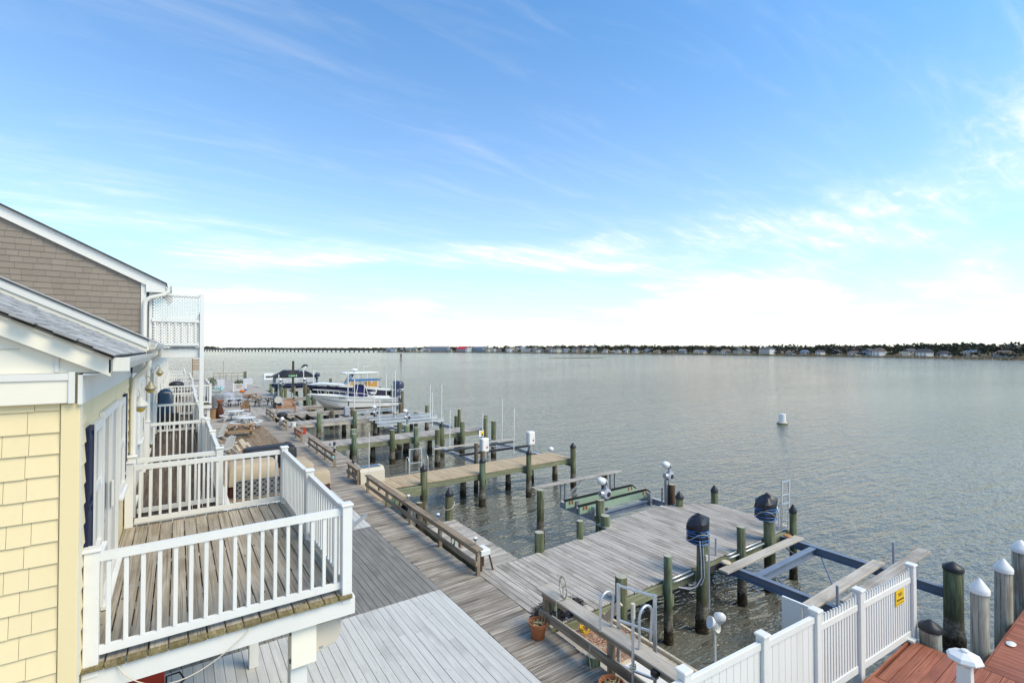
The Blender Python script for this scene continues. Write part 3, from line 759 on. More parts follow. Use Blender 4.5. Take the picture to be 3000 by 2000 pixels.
# ------------------------------------------------------------------ the row of houses
XW = -.67
_sh = {}
def shingle_mesh(w, h, t):
    k = (round(w, 3), round(h, 3), t)
    if k not in _sh:
        w, h = k[0], k[1]
        _sh[k] = MB().add([(-w / 2, 0, 0), (w / 2, 0, 0), (w / 2, -t, 0), (-w / 2, -t, 0), (-w / 2, 0, h), (w / 2, 0, h), (w / 2, -.003, h), (-w / 2, -.003, h)],
                          [(0, 1, 5, 4), (3, 7, 6, 2), (0, 3, 2, 1), (4, 5, 6, 7), (0, 4, 7, 3), (1, 2, 6, 5)]).mesh('shingle')
    return _sh[k]
def shingle_wall(par, name, x0, x1, y, z0, z1, expo, wmin, wmax, mat, t=.016, top=None, g=None, limit=300, gap=.0035):
    """courses facing -y; top(x) gives the upper limit"""
    g = g or random.Random(5); z = z0; o0 = off(par); k = 0; rest = MB()
    spots = []
    while z < z1:
        x = x1 + 0
        while x > x0:
            w = round(g.uniform(wmin, wmax), 2); xl = max(x0, x - w)
            if x - xl < .04: break
            h = expo + .02
            if top:
                lim = min(top(xl), top(x)) - z
                if lim < .03: x = xl; continue
                h = min(h, lim)
            spots.append((-(x), (xl + x) / 2, x - xl - gap, z, h)); x = xl
        z += expo
    spots.sort()
    for (_, xc, w, z, h) in spots:
        if k < limit:
            link(name, shingle_mesh(w, h, t), mat, par, Vector((xc, y, z + g.uniform(-.004, .004))) + o0)
        else:
            rest.box(xc - w / 2, xc + w / 2, y - t * .7, y, z, z + h)
        k += 1
    if rest.v: part('further_' + name + 's', rest, mat, par)['kind'] = 'stuff'

# --- yellow house
YH = thing('yellow_house', 'yellow shingled house with navy shutters and white eaves at the left edge', 'house', (-3, 7.8, 0))
part('wall', MB().box(-6, XW, 5.32, 10.2, -.4, 5.2), M['yellow_trim'], YH)
shingle_wall(YH, 'shingle', -2.6, XW - .11, 5.318, 1.6, 4.92, .174, .13, .23, M['yellow'], .02, gap=.0032)
part('corner_trim', MB().box(XW - .105, XW + .012, 5.285, 5.318, -.4, 4.955, .004), M['yellow_trim'], YH)
part('corner_trim', MB().box(XW + .001, XW + .014, 5.32, 5.42, -.4, 4.955), M['cream'], YH)
part('frieze', MB().box(-6, XW - .02, 5.25, 5.319, 4.962, 5.20, .006), M['cream'], YH)
part('frieze_lip', MB().box(-6, XW - .055, 5.238, 5.249, 5.15, 5.205), M['white_paint'], YH)
part('frieze_end', MB().box(XW - .054, XW - .015, 5.235, 5.249, 4.962, 5.215), M['white_paint'], YH)
part('side_frieze', MB().box(XW + .001, XW + .03, 5.25, 10.18, 4.95, 5.19), M['white_paint'], YH)
SL = .507
def roofz(x, ze, xe=-.45): return ze + (xe - x) * SL
# gable triangle in cream panels
part('gable_panel', MB().add([(-6, 5.30, 5.205), (-.47, 5.30, 5.205), (-.47, 5.30, 5.21), (-6, 5.30, roofz(-6, 5.20))], [(0, 1, 2, 3)]).add(
    [(-6, 5.318, 5.205), (-.47, 5.318, 5.205), (-.47, 5.318, 5.21), (-6, 5.318, roofz(-6, 5.20))], [(0, 3, 2, 1)]), M['cream'], YH)
part('gable_batten', MB().beam((-6, 5.294, roofz(-6, 5.165)), (-.79, 5.294, roofz(-.79, 5.165)), .012, .035), M['white_paint'], YH)
part('gable_batten', MB().box(-.815, -.79, 5.285, 5.298, 5.21, 5.335), M['white_paint'], YH)
part('gable_seam', MB().box(-6, -1.02, 5.292, 5.299, 5.395, 5.402), M['beige_plastic'], YH)
def rake(par, name, y, x0, x1, ze, h, mat, t=.035, xe=-.45):
    """fascia board along a gable slope"""
    a0 = roofz(x0, ze, xe); a1 = roofz(x1, ze, xe)
    r0 = [(x0, y - t, a0), (x0, y, a0), (x0, y, a0 - h), (x0, y - t, a0 - h)]
    r1 = [(x1, y - t, a1), (x1, y, a1), (x1, y, a1 - h), (x1, y - t, a1 - h)]
    return part(name, MB().loft([r0, r1]), mat, par)
rake(YH, 'rake_board', 5.25, -6, -.46, 5.322, .155, M['cream'])
rake(YH, 'rake_edge', 5.213, -6, -.455, 5.336, .03, M['beige_plastic'], .02)
part('soffit', MB().loft([[(-6, 5.25, roofz(-6, 5.19)), (-6, 5.317, roofz(-6, 5.19)), (-6, 5.317, roofz(-6, 5.17)), (-6, 5.25, roofz(-6, 5.17))],
                          [(-.47, 5.25, 5.20), (-.47, 5.317, 5.20), (-.47, 5.317, 5.18), (-.47, 5.25, 5.18)]]), M['cream'], YH)
part('eave_soffit', MB().box(XW + .031, -.455, 5.26, 10.15, 5.185, 5.2), M['white_paint'], YH)
part('eave_fascia', MB().box(-.475, -.45, 5.215, 10.15, 5.2, 5.325, .003), M['white_paint'], YH)
rf = part('roof', MB().loft([[(-6, 5.185, roofz(-6, 5.342)), (-6, 10.2, roofz(-6, 5.342)), (-6, 10.2, roofz(-6, 5.324)), (-6, 5.185, roofz(-6, 5.324))],
                             [(-.44, 5.185, 5.338), (-.44, 10.2, 5.338), (-.44, 10.2, 5.32), (-.44, 5.185, 5.32)]]), M['dark_edge'], YH)
g = random.Random(8); k = 0; rest = MB(); sa = math.atan(SL)
tabm = [MB().box(-.148, .148, -.0, .15, 0, .012 + .003 * i).mesh('roof_tab') for i in range(3)]
for r_ in range(34):
    for c_ in range(18):
        s_ = r_ * .135; x = -.425 - s_ * math.cos(sa); z = 5.343 + s_ * math.sin(sa)
        y = 5.24 + c_ * .30 + (r_ % 2) * .12 + g.uniform(-.02, .02)
        if y > 10.0: continue
        # tab: its long side along y, lower edge lifted
        mat3 = Matrix.Translation((x, y, z)) @ Matrix.Rotation(math.pi / 2, 4, 'Z') @ Matrix.Rotation(sa - .02, 4, 'X')
        if k < 290:
            o = link('roof_tab', tabm[k % 3], M['roof'], rf); o.matrix_local = mat3
        else:
            rest.v += []; q = MB().box(-.148, .148, 0, .15, 0, .008).xf(mat3); rest.add(q.v, q.f)
        k += 1
q = part('further_roof_tabs', rest, M['roof'], rf); q['kind'] = 'stuff'
def gutter(par, y0, y1, z, x=-.445):
    prof = [(x, z), (x, z - .10), (x + .07, z - .10), (x + .105, z - .03), (x + .115, z + .01), (x + .10, z + .01), (x + .09, z - .03), (x + .062, z - .088), (x + .01, z - .088), (x + .01, z)]
    return part('gutter', MB().loft([[(a, y0, b) for a, b in prof], [(a, y1, b) for a, b in prof]]), M['gutter'], par)
gutter(YH, 5.20, 10.12, 5.32)
part('gutter_end', MB().box(-.447, -.335, 5.192, 5.199, 5.215, 5.33), M['gutter'], YH)
part('downspout', MB().tube([(-.40, 10.0, 5.22), (-.40, 10.0, 5.12), (-.52, 10.08, 4.98), (-.58, 10.12, 4.90), (-.60, 10.12, 4.6), (-.60, 10.12, .1)], .042, 8), M['gutter'], YH, 40)
part('party_trim', MB().box(XW + .001, XW + .05, 10.19, 10.30, 2.6, 5.15), M['white_paint'], YH)
# windows, doors, shutters on the wall that faces the water
def window(par, y0, y1, z0, z1, x=XW, sash=True, door=False):
    f = part('door' if door else 'window', MB().box(x + .002, x + .045, y0, y0 + .07, z0, z1).box(x + .002, x + .045, y1 - .07, y1, z0, z1).box(x + .002, x + .046, y0 + .07, y1 - .07, z1 - .08, z1).box(x + .002, x + .05, y0 + .07, y1 - .07, z0, z0 + .06), M['vinyl'], par)
    if door:
        ym = (y0 + y1) / 2
        part('sash', MB().box(x + .01, x + .04, ym - .06, ym + .06, z0 + .06, z1 - .08), M['vinyl'], f)
        part('track', MB().box(x + .03, x + .10, y0, y1, z0 - .035, z0 - .002), M['vinyl'], f)
        part('handle', MB().box(x + .041, x + .065, ym - .09, ym - .07, z0 + .85, z0 + 1.15, .004), M['white_plastic'], f)
    else:
        zm = (z0 + z1) / 2
        part('sash', MB().box(x + .008, x + .038, y0 + .07, y1 - .07, zm - .03, zm + .03), M['vinyl'], f)
        part('sill', MB().box(x + .002, x + .085, y0 - .03, y1 + .03, z0 - .045, z0 - .002, .005), M['vinyl'], f)
    part('pane', MB().box(x + .003, x + .012, y0 + .072, y1 - .072, z0 + .062, z1 - .082), M['glass'], f)
    return f
def shutter(par, y0, y1, z0, z1, x=XW):
    f = part('shutter', MB().box(x + .002, x + .018, y0, y1, z0, z1), M['navy_shutter'], par)
    zm = z0 + (z1 - z0) * .46; ym = (y0 + y1) / 2
    for (a, b) in ((z0 + .05, zm - .04), (zm + .04, z1 - .05)):
        part('shutter_panel', MB().loft([[(x + .0185, y0 + .045, a), (x + .0185, y1 - .045, a), (x + .0185, y1 - .045, b), (x + .0185, y0 + .045, b)],
                                         [(x + .034, y0 + .075, a + .05), (x + .034, y1 - .075, a + .05), (x + .034, y1 - .075, b - .05), (x + .034, y0 + .075, b - .05)]]), M['navy_shutter'], f)
    for zc in (z0 + .02, zm, z1 - .02):
        part('shutter_rail', MB().box(x + .0185, x + .036, y0, y1, zc - .02, zc + .02), M['navy_shutter'], f)
    for yc in (y0 + .015, y1 - .015):
        part('shutter_stile', MB().box(x + .0188, x + .036, yc - .014, yc + .014, z0 + .042, z1 - .042), M['navy_shutter'], f)
shutter(YH, 5.62, 5.92, 3.40, 4.70)
window(YH, 5.94, 6.52, 3.42, 4.70)
window(YH, 6.60, 8.22, 2.72, 4.74, door=True)
window(YH, 8.34, 9.10, 3.42, 4.70)
shutter(YH, 9.16, 9.52, 3.45, 4.72)
shingle_wall_side = MB()
zc = 2.68
while zc < 4.9:
    for (a, b) in ((5.425, 5.60), (9.55, 10.15)):
        shingle_wall_side.add([(XW, a, zc), (XW + .018, a, zc), (XW + .004, a, zc + .174), (XW, a, zc + .174), (XW, b, zc), (XW + .018, b, zc), (XW + .004, b, zc + .174), (XW, b, zc + .174)],
                              [(0, 1, 2, 3), (4, 7, 6, 5), (1, 5, 6, 2), (0, 4, 5, 1)])
    zc += .174
part('side_courses', shingle_wall_side, M['yellow'], YH)['kind'] = 'stuff'
part('side_band', MB().box(XW + .0005, XW + .012, 5.425, 10.15, 4.76, 4.94), M['yellow'], YH)

# --- barn lamps
def barn_lamp(label, y, z, mat='lamp_metal', x=XW):
    t = thing('wall_lamp', label, 'lamp', (x, y, z), group='barn style wall lamps')
    part('wall_plate', MB().lathe(0, 0, [(.05, 0), (.05, .015), (.03, .03)], 12).xf(Matrix.Translation((x, y, z)) @ Matrix.Rotation(math.pi / 2, 4, 'Y')), M[mat], t, 40)
    pts = [(x + .03, y, z)] + [(x + .085 - .055 * math.cos(a), y, z + .04 + .12 * math.sin(a)) for a in [i * math.pi / 8 for i in range(1, 8)]] + [(x + .14, y, z + .02)]
    part('arm', MB().tube(pts, .010, 7), M[mat], t, 60)
    part('shade', MB().lathe(x + .14, y, [(.035, z + .03), (.045, z - .02), (.085, z - .07), (.125, z - .115), (.13, z - .135), (.118, z - .135), (.08, z - .09), (.03, z - .04)], 20, cap=False), M[mat], t, 40)
    part('guard_ring', MB().lathe(x + .14, y, [(.10, z - .136), (.10, z - .165), (.09, z - .165), (.09, z - .136)], 18, cap=False), M[mat], t, 40)
    part('globe', MB().ico((x + .14, y, z - .17), .075, 14, 9, (1, 1, 1.0)), M['globe'], t, 60)
barn_lamp('barn style wall lamp with yellow globe nearest the yellow house', 10.5, 4.56)
barn_lamp('brassy barn style wall lamp with yellow globe, second along the row', 14.3, 4.60, 'verdigris')
barn_lamp('small dark barn style wall lamp, third and farthest along the row', 21.2, 4.68, 'verdigris')

# --- white house (next along)
WH = thing('white_house', 'white house between the yellow and the taupe one with slightly higher grey roof', 'house', (-3, 12.5, 0))
part('wall', MB().box(-6, XW - .001, 10.202, 14.85, -.4, 5.32), M['white_paint'], WH)
for zz0 in [2.7 + i * .12 for i in range(20)]:
    part('clapboard', MB().add([(XW, 10.31, zz0), (XW + .014, 10.31, zz0), (XW + .002, 10.31, zz0 + .12), (XW, 14.8, zz0), (XW + .014, 14.8, zz0), (XW + .002, 14.8, zz0 + .12)], [(0, 1, 2), (3, 5, 4), (1, 4, 5, 2), (0, 3, 4, 1)]), M['white_paint'], WH)
rake(WH, 'rake_board', 10.14, -6, -.42, 5.56, .125, M['white_paint'], .03)
rake(WH, 'rake_board', 10.16, -6, -.43, 5.44, .10, M['cream'], .03)
rake(WH, 'rake_edge', 10.15, -6, -.40, 5.585, .024, M['dark_edge'], .06)
part('roof', MB().loft([[(-6, 10.10, roofz(-6, 5.59)), (-6, 14.9, roofz(-6, 5.59)), (-6, 14.9, roofz(-6, 5.55)), (-6, 10.10, roofz(-6, 5.55))],
                        [(-.40, 10.10, 5.57), (-.40, 14.9, 5.57), (-.40, 14.9, 5.53), (-.40, 10.10, 5.53)]]), M['roof'], WH)
part('gable_fill', MB().add([(-6, 10.19, 5.0), (-.44, 10.19, 5.0), (-.44, 10.19, 5.46), (-6, 10.19, roofz(-6, 5.46))], [(0, 1, 2, 3)]), M['white_paint'], WH)
part('eave_fascia', MB().box(-.43, -.405, 10.16, 14.85, 5.38, 5.53), M['cream'], WH)
part('eave_soffit', MB().box(XW + .001, -.432, 10.18, 14.85, 5.36, 5.38), M['white_paint'], WH)
gutter(WH, 10.2, 14.8, 5.5, -.40)
part('downspout', MB().tube([(-.35, 14.4, 5.4), (-.36, 14.45, 5.25), (-.56, 14.6, 5.08), (-.59, 14.62, 4.9), (-.59, 14.62, .1)], .042, 8), M['gutter'], WH, 40)
window(WH, 10.45, 11.3, 2.72, 4.80, door=True)
window(WH, 12.5, 13.2, 3.5, 4.75); window(WH, 13.4, 14.3, 2.72, 4.75, door=True)

# --- taupe house with a third floor
TH = thing('taupe_house', 'tall taupe shake sided house with white rake boards behind the yellow roof', 'house', (-3, 17.2, 0))
YT = 14.92
def rz3(x): return 7.02 + (-.62 - x) * .51
part('wall', MB().add([(-6.5, YT, -.4), (XW, YT, -.4), (XW, YT, rz3(XW)), (-6.5, YT, rz3(-6.5)), (-6.5, 19.6, -.4), (XW, 19.6, -.4), (XW, 19.6, rz3(XW)), (-6.5, 19.6, rz3(-6.5))],
                      [(0, 1, 2, 3), (4, 7, 6, 5), (1, 5, 6, 2), (0, 3, 7, 4)]), M['taupe'], TH)
shingle_wall(TH, 'shingle', -4.2, XW - .10, YT - .001, 5.42, 9.2, .135, .16, .30, M['taupe'], .016, top=lambda x: rz3(x) - .10, limit=300, g=random.Random(9))
part('lower_facing', MB().box(XW + .001, XW + .012, YT + .02, 19.55, -.4, 5.3), M['white_paint'], TH)
part('corner_board', MB().box(XW - .09, XW + .015, YT - .03, YT - .002, 5.3, 7.0), M['white_paint'], TH)
r3 = lambda x, d: rz3(x) + d
def rake3(name, y, x0, x1, d, h, mat, t=.03):
    return part(name, MB().loft([[(x0, y - t, r3(x0, d)), (x0, y, r3(x0, d)), (x0, y, r3(x0, d) - h), (x0, y - t, r3(x0, d) - h)],
                                 [(x1, y - t, r3(x1, d)), (x1, y, r3(x1, d)), (x1, y, r3(x1, d) - h), (x1, y - t, r3(x1, d) - h)]]), mat, TH)
rake3('rake_board', YT - .05, -6.5, -.30, .145, .22, M['white_paint'])
rake3('rake_edge', YT - .07, -6.5, -.26, .185, .045, M['gutter'], .03)
part('roof', MB().loft([[(-6.5, YT - .14, r3(-6.5, .21)), (-6.5, 19.7, r3(-6.5, .21)), (-6.5, 19.7, r3(-6.5, .17)), (-6.5, YT - .14, r3(-6.5, .17))],
                        [(-.24, YT - .14, r3(-.24, .21)), (-.24, 19.7, r3(-.24, .21)), (-.24, 19.7, r3(-.24, .17)), (-.24, YT - .14, r3(-.24, .17))]]), M['dark_edge'], TH)
part('eave_return', MB().add([(-.66, YT - .085, 6.80), (-.30, YT - .085, 6.80), (-.27, YT - .085, 6.98), (-.66, YT - .085, 7.10)], [(0, 1, 2, 3)]).add([(-.66, YT - .003, 6.80), (-.30, YT - .003, 6.80), (-.27, YT - .003, 6.98), (-.66, YT - .003, 7.10)], [(0, 3, 2, 1)]).box(-.66, -.30, YT - .084, YT - .004, 6.801, 6.815), M['white_paint'], TH)
part('eave_fascia', MB().box(-.30, -.27, YT - .08, 19.6, 6.80, 7.0), M['white_paint'], TH)
prof = [(-.268, 7.0), (-.268, 6.90), (-.20, 6.90), (-.16, 6.97), (-.15, 7.01), (-.165, 7.01), (-.20, 6.93), (-.255, 6.93), (-.255, 7.0)]
part('gutter', MB().loft([[(a, YT - .1, b) for a, b in prof], [(a, 19.6, b) for a, b in prof]]), M['gutter'], TH)
part('downspout', MB().tube([(-.22, YT - .05, 6.92), (-.22, YT - .06, 6.83), (-.28, YT - .07, 6.76), (-.58, YT - .085, 6.66), (-.66, YT - .085, 6.58), (-.68, YT - .085, 6.45), (-.68, YT - .085, 5.40)], .05, 8), M['gutter'], TH, 40)
for (y0, y1) in ((15.2, 16.4), (17.2, 18.6)): window(TH, y0, y1, 2.72, 4.78, door=(y0 > 16), x=XW + .011)

# upper balcony with lattice screen
UB = thing('lattice_balcony', 'high white balcony with lattice privacy screen on the taupe house', 'balcony', (0, 17, 5.4))
ZU = 5.43
planks(UB, 'plank', -.64, .50, 15.02, 19.0, ZU, 'y', M['white_deck'], .14, .006)
part('near_beam', MB().box(-.63, .46, 15.02, 15.07, 5.18, ZU - .04, .004), M['vinyl'], UB)
part('side_beam', MB().box(.46, .50, 15.02, 19.0, 5.18, ZU - .04, .004), M['vinyl'], UB)
part('post', MB().box(.455, .555, 14.93, 15.03, .0, 5.17, .005), M['vinyl'], UB)
part('post', MB().box(.457, .553, 14.932, 15.028, 5.171, 6.84, .005), M['vinyl'], UB)
part('screen_post', MB().box(-.60, -.54, 14.95, 15.01, ZU + .02, 6.80, .004), M['vinyl'], UB)
part('screen_rail', MB().box(-.538, .455, 14.955, 15.005, 6.74, 6.80, .004), M['vinyl'], UB)
part('screen_rail', MB().box(-.538, .455, 14.955, 15.005, 6.05, 6.12, .004), M['vinyl'], UB)
part('screen_rail', MB().box(-.538, .455, 14.955, 15.005, ZU + .02, ZU + .08, .004), M['vinyl'], UB)
lat = MB(); x0, x1, z0, z1 = -.53, .44, 5.52, 6.74; st = .07
for sgn in (1, -1):
    q = -2.0
    while q < 2.2:
        # z = z0 + sgn*(x-x0) + q, clipped to the panel
        pa = []
        xa = x0; xb = x1
        f = lambda x: z0 + sgn * (x - x0) + q
        lo, hi = (z0, z1)
        xs = sorted([x0 + sgn * (lo - z0 - q), x0 + sgn * (hi - z0 - q)])
        xa = max(xa, xs[0]); xb = min(xb, xs[1])
        if xb - xa > .02:
            yy1 = 14.988 + .006 * sgn
            lat.beam((xa, yy1, f(xa)), (xb, yy1, f(xb)), .006, .024)
        q += st
part('lattice', lat, M['vinyl'], UB)['kind'] = 'stuff'
rail_run(UB, (-.56, 14.94), (.46, 14.94), ZU, V_, top=.72, sp=.125, skip=.02)
rail_run(UB, (.50, 15.05), (.50, 18.9), ZU, V_, top=.95, sp=.13)
newel(UB, .50, 18.95, ZU, 1.0)

# ------------------------------------------------------------------ further balconies along the row
def balcony(label, y0, y1, x1, wood_mat='dark_boards', near=True, side=True):
    t = thing('balcony', label, 'balcony', (0, (y0 + y1) / 2, ZF), group='white railed balconies along the row')
    planks(t, 'plank', -.65, x1 + .05, y0 - .03, y1, ZF, 'y', M[wood_mat], .143, .008, t=.04)
    part('near_fascia', MB().box(-.65, x1 + .06, y0, y0 + .04, ZF - .24, ZF - .042), M['white_paint'], t)
    part('side_fascia', MB().box(x1 + .02, x1 + .06, y0 + .042, y1, ZF - .24, ZF - .042), M['white_paint'], t)
    newel(t, -.60, y0 + .04, ZF); newel(t, x1, y0 + .04, ZF); newel(t, x1, (y0 + y1) / 2, ZF); newel(t, x1, y1 - .06, ZF)
    if near: rail_run(t, (-.58, y0 + .04), (x1, y0 + .04), ZF, V_)
    if side:
        rail_run(t, (x1, y0 + .08), (x1, (y0 + y1) / 2), ZF, V_); rail_run(t, (x1, (y0 + y1) / 2), (x1, y1 - .08), ZF, V_)
    part('column', MB().box(x1 - .13, x1, y0 + .1, y0 + .23, .004, 2.43), M['white_paint'], t)
    return t
balcony('second white railed balcony, shorter and with dark stained boards', 9.97, 14.42, .62)
balcony('third white railed balcony under the lattice balcony', 14.55, 19.15, .56)
balcony('fourth white railed balcony holding the blue covered grill', 19.35, 23.8, .56)
balcony('fifth white railed balcony past the blue covered grill', 24.05, 28.4, .60)
balcony('sixth balcony, reaching farther out over the deck than its neighbours', 28.65, 33.0, 1.35)
balcony('seventh white railed balcony along the row', 33.25, 37.6, .70)
balcony('eighth white railed balcony along the row', 37.95, 42.5, .70)
balcony('ninth white railed balcony along the row', 43.0, 48.0, .45)
balcony('tenth and farthest white railed balcony', 48.5, 53.0, .45)
# houses beyond, each a thing; only slivers of them show past the posts
names = ['pale row house directly behind the blue covered grill', 'pale row house behind the fifth balcony', 'pale row house behind the sixth balcony, reaching farther out', 'pale row house behind the seventh balcony', 'pale row house behind the eighth balcony', 'pale row house at the far end of the row']
for i, lb in enumerate(names):
    y0 = 19.62 + 4.72 * i if i < 5 else 43.3; y1 = y0 + (4.7 if i < 5 else 9.5)
    h = thing('row_house', lb, 'house', (-3, (y0 + y1) / 2, 0), group='pale row houses beyond the taupe house')
    part('wall', MB().box(-6, XW, y0, y1, -.4, 5.1), M['white_paint'], h)
    part('roof', MB().loft([[(-6, y0, 7.9), (-6, y1, 7.9), (-6, y1, 7.86), (-6, y0, 7.86)], [(-.45, y0, 5.14), (-.45, y1, 5.14), (-.45, y1, 5.1), (-.45, y0, 5.1)]]), M['roof'], h)
    window(h, y0 + .5, y0 + 1.3, 3.5, 4.7); window(h, y0 + 1.9, y0 + 3.5, 2.72, 4.72, door=True)
    window(h, y0 + .6, y0 + 2.4, .1, 2.2, door=True)
# ------------------------------------------------------------------ white fence on the right
FA, FB = Vector((4.2, 3.74, 0)), Vector((11.19, 3.25, 0))
fd_ = (FB - FA).normalized(); fang = math.atan2(fd_.y, fd_.x)
def fp(x): return FA + fd_ * ((x - FA.x) / fd_.x)
FN = thing('white_fence', 'white vinyl fence stepping from solid boards to open pickets by the red deck', 'fence', (8, 3.5, 0))
def fbox(name, x0, x1, z0, z1, th=.04, c=.004, sh=0.0, mat=None, par=None):
    a = fp(x0); b = fp(x1); Lh = (b - a).length
    mb = MB().box(0, Lh, -th / 2 + sh, th / 2 + sh, z0, z1, c).xf(Matrix.Translation(a) @ Matrix.Rotation(fang, 4, 'Z'))
    return part(name, mb, mat or M['vinyl'], par or FN)
def fpost(x, top, z0=.0, w=.125):
    a = fp(x)
    o = part('post', MB().box(-w / 2, w / 2, -w / 2, w / 2, z0, top - .04, .005).xf(Matrix.Translation(a) @ Matrix.Rotation(fang, 4, 'Z')), M['vinyl'], FN)
    part('post_cap', MB().box(-w / 2 - .018, w / 2 + .018, -w / 2 - .018, w / 2 + .018, top - .04, top, .01).xf(Matrix.Translation(a) @ Matrix.Rotation(fang, 4, 'Z')), M['vinyl'], o)
for x, tp in ((5.05, 1.56), (6.62, 1.52), (7.95, 1.49), (9.25, 1.47), (11.19, 1.44)): fpost(x, tp, -1.9 if 6 < x < 11 else -.2)
# solid bays
for a, b, tp in ((4.2, 5.05, 1.44), (5.05, 6.62, 1.42), (6.62, 7.95, 1.40)):
    fbox('top_rail', a + .065, b - .065, tp - .10, tp, .06)
    fbox('bottom_rail', a + .065, b - .065, .08, .2, .06)
    n = round((b - a - .13) / .15)
    for i in range(n):
        u = (b - a - .13) / n
        fbox('board', a + .065 + i * u + .002, a + .065 + (i + 1) * u - .002, .201, tp - .101, .022, .004)
# open picket bays
pk = {}
def picket(x, z0, z1, w=.05, th=.022):
    k = round(z1 - z0, 2)
    if k not in pk:
        h = k; pk[k] = MB().loft([[(-w / 2, -th / 2, 0), (w / 2, -th / 2, 0), (w / 2, th / 2, 0), (-w / 2, th / 2, 0)], [(-w / 2, -th / 2, h - .05), (w / 2, -th / 2, h - .05), (w / 2, th / 2, h - .05), (-w / 2, th / 2, h - .05)],
                                  [(-.012, -th / 2, h), (.012, -th / 2, h), (.012, th / 2, h), (-.012, th / 2, h)]]).mesh('picket')
    a = fp(x)
    link('picket', pk[k], M['vinyl'], FN, Vector((a.x, a.y, z0)) + off(FN) - Vector((0, .0, 0)), (0, 0, fang))
for a, b, d in ((7.95, 9.25, 0), (9.25, 11.19, -.02)):
    fbox('picket_rail', a + .065, b - .065, 1.13 + d, 1.23 + d, .05)
    fbox('bottom_rail', a + .065, b - .065, .12, .24, .05)
    n = round((b - a - .13) / .085); u = (b - a - .13) / n
    for i in range(n):
        picket(a + .065 + (i + .5) * u, .242, 1.128 + d - .002 + .05)      # shafts up to the rail
        a2 = a + .065 + (i + .5) * u
        dip = .03 * math.sin(math.pi * (i + .5) / n)
        picket(a2, 1.231 + d, 1.375 + d - dip + (.03 if i % n in (0, n - 1) else 0))
part('foot', MB().box(10.95, 11.1, 3.15, 3.24, .101, .14), M['vinyl'], FN)
# sign
sg = thing('yellow_sign', 'small yellow no trespassing sign on the white picket fence', 'sign', (10.55, 3.27, 1.0))
Ms = Matrix.Translation(fp(10.52) + Vector((0, -.030, .845))) @ Matrix.Rotation(fang, 4, 'Z')
part('plate', MB().box(-.02, .30, -.004, .004, 0, .26).xf(Ms), M['sign_yellow'], sg)
def text(name, s_, size, mat, mtx, par, ext=.001):
    cu = bpy.data.curves.new(name, 'FONT'); cu.body = s_; cu.size = size; cu.extrude = ext; cu.align_x = 'CENTER'; cu.resolution_u = 2
    o = bpy.data.objects.new(name, cu); COL.objects.link(o)
    dg = bpy.context.evaluated_depsgraph_get(); me = bpy.data.meshes.new_from_object(o.evaluated_get(dg))
    bpy.data.objects.remove(o); me.transform(mtx)
    return link(name, me, M[mat], par, off(par))
text('lettering', 'NO', .095, 'black_print', Ms @ Matrix.Translation((.14, -.006, .155)) @ Matrix.Rotation(math.pi / 2, 4, 'X'), sg)
text('lettering', 'TRESPASSING', .047, 'black_print', Ms @ Matrix.Translation((.14, -.006, .075)) @ Matrix.Rotation(math.pi / 2, 4, 'X'), sg)
part('lettering', MB().box(.0, .28, -.0062, -.0045, .025, .032).xf(Ms), M['black_print'], sg)

# white panel standing behind the fence
t = thing('dock_gate', 'plain white gate panel with two narrow slots standing behind the fence', 'gate', (8.85, 4.2, 0))
for (y0, y1) in ((3.62, 3.93), (3.96, 4.06), (4.09, 4.42)):
    part('panel', MB().box(8.85, 8.885, y0, y1, .25, 1.0), M['white_plastic'], t)
for yq in (3.66, 4.38): part('stake', MB().box(8.887, 8.93, yq - .03, yq + .03, -1.9, .6), M['white_plastic'], t)
part('panel_top', MB().box(8.845, 8.89, 3.62, 4.42, 1.001, 1.03), M['white_plastic'], t)
part('panel_foot', MB().box(8.845, 8.89, 3.62, 4.42, .05, .249), M['white_plastic'], t)

# wind spinner of white cups
t = thing('wind_spinner', 'white cup wind spinner on a thin white pole over the dark water', 'spinner', (7.73, 5.0, WZ))
part('pole', MB().tube([(7.73, 5.0, -1.8), (7.73, 5.0, .55)], .017, 8), M['white_plastic'], t, 50)
for i, (dx, dy, dz, yaw) in enumerate(((-.10, .0, .06, 2.6), (.07, -.05, .10, 0.6), (.16, .05, .02, -.3), (.05, .02, -.06, -1.4))):
    cup = MB().lathe(0, 0, [(.01, -.06), (.06, -.045), (.095, .0), (.105, .035), (.095, .035), (.08, .0), (.05, -.03), (.012, -.045)], 14, cap=False)
    part('cup', cup.xf(Matrix.Translation((7.73 + dx, 5.0 + dy, .62 + dz)) @ Matrix.Rotation(yaw, 4, 'Z') @ Matrix.Rotation(1.25, 4, 'Y')), M['white_plastic'], t, 50)
part('hub', MB().lathe(7.75, 5.0, [(.035, .53), (.045, .58), (.045, .64), (.02, .68)], 12), M['white_plastic'], t, 50)

# lamp post on the red deck
t = thing('deck_lamp', 'white lamp post with flat octagonal top on the red deck', 'lamp', (8.45, 1.9, .1))
part('post', MB().loft([[(8.45 + s1 * w, 1.9 + s2 * w, z) for s1, s2 in ((-1, -1), (1, -1), (1, 1), (-1, 1))] for z, w in ((.1, .10), (1.30, .066))]), M['white_plastic'], t)
part('collar', MB().lathe(8.45, 1.9, [(.07, 1.30), (.10, 1.325), (.12, 1.355)], 8), M['white_plastic'], t)
part('lens', MB().lathe(8.45, 1.9, [(.115, 1.356), (.118, 1.372)], 8), M['glass'], t)
part('top', MB().lathe(8.45, 1.9, [(.185, 1.374), (.19, 1.39), (.165, 1.43), (.05, 1.475)], 8), M['white_plastic'], t)
part('finial', MB().lathe(8.45, 1.9, [(.045, 1.476), (.042, 1.495), (.02, 1.508)], 12), M['white_plastic'], t, 40)
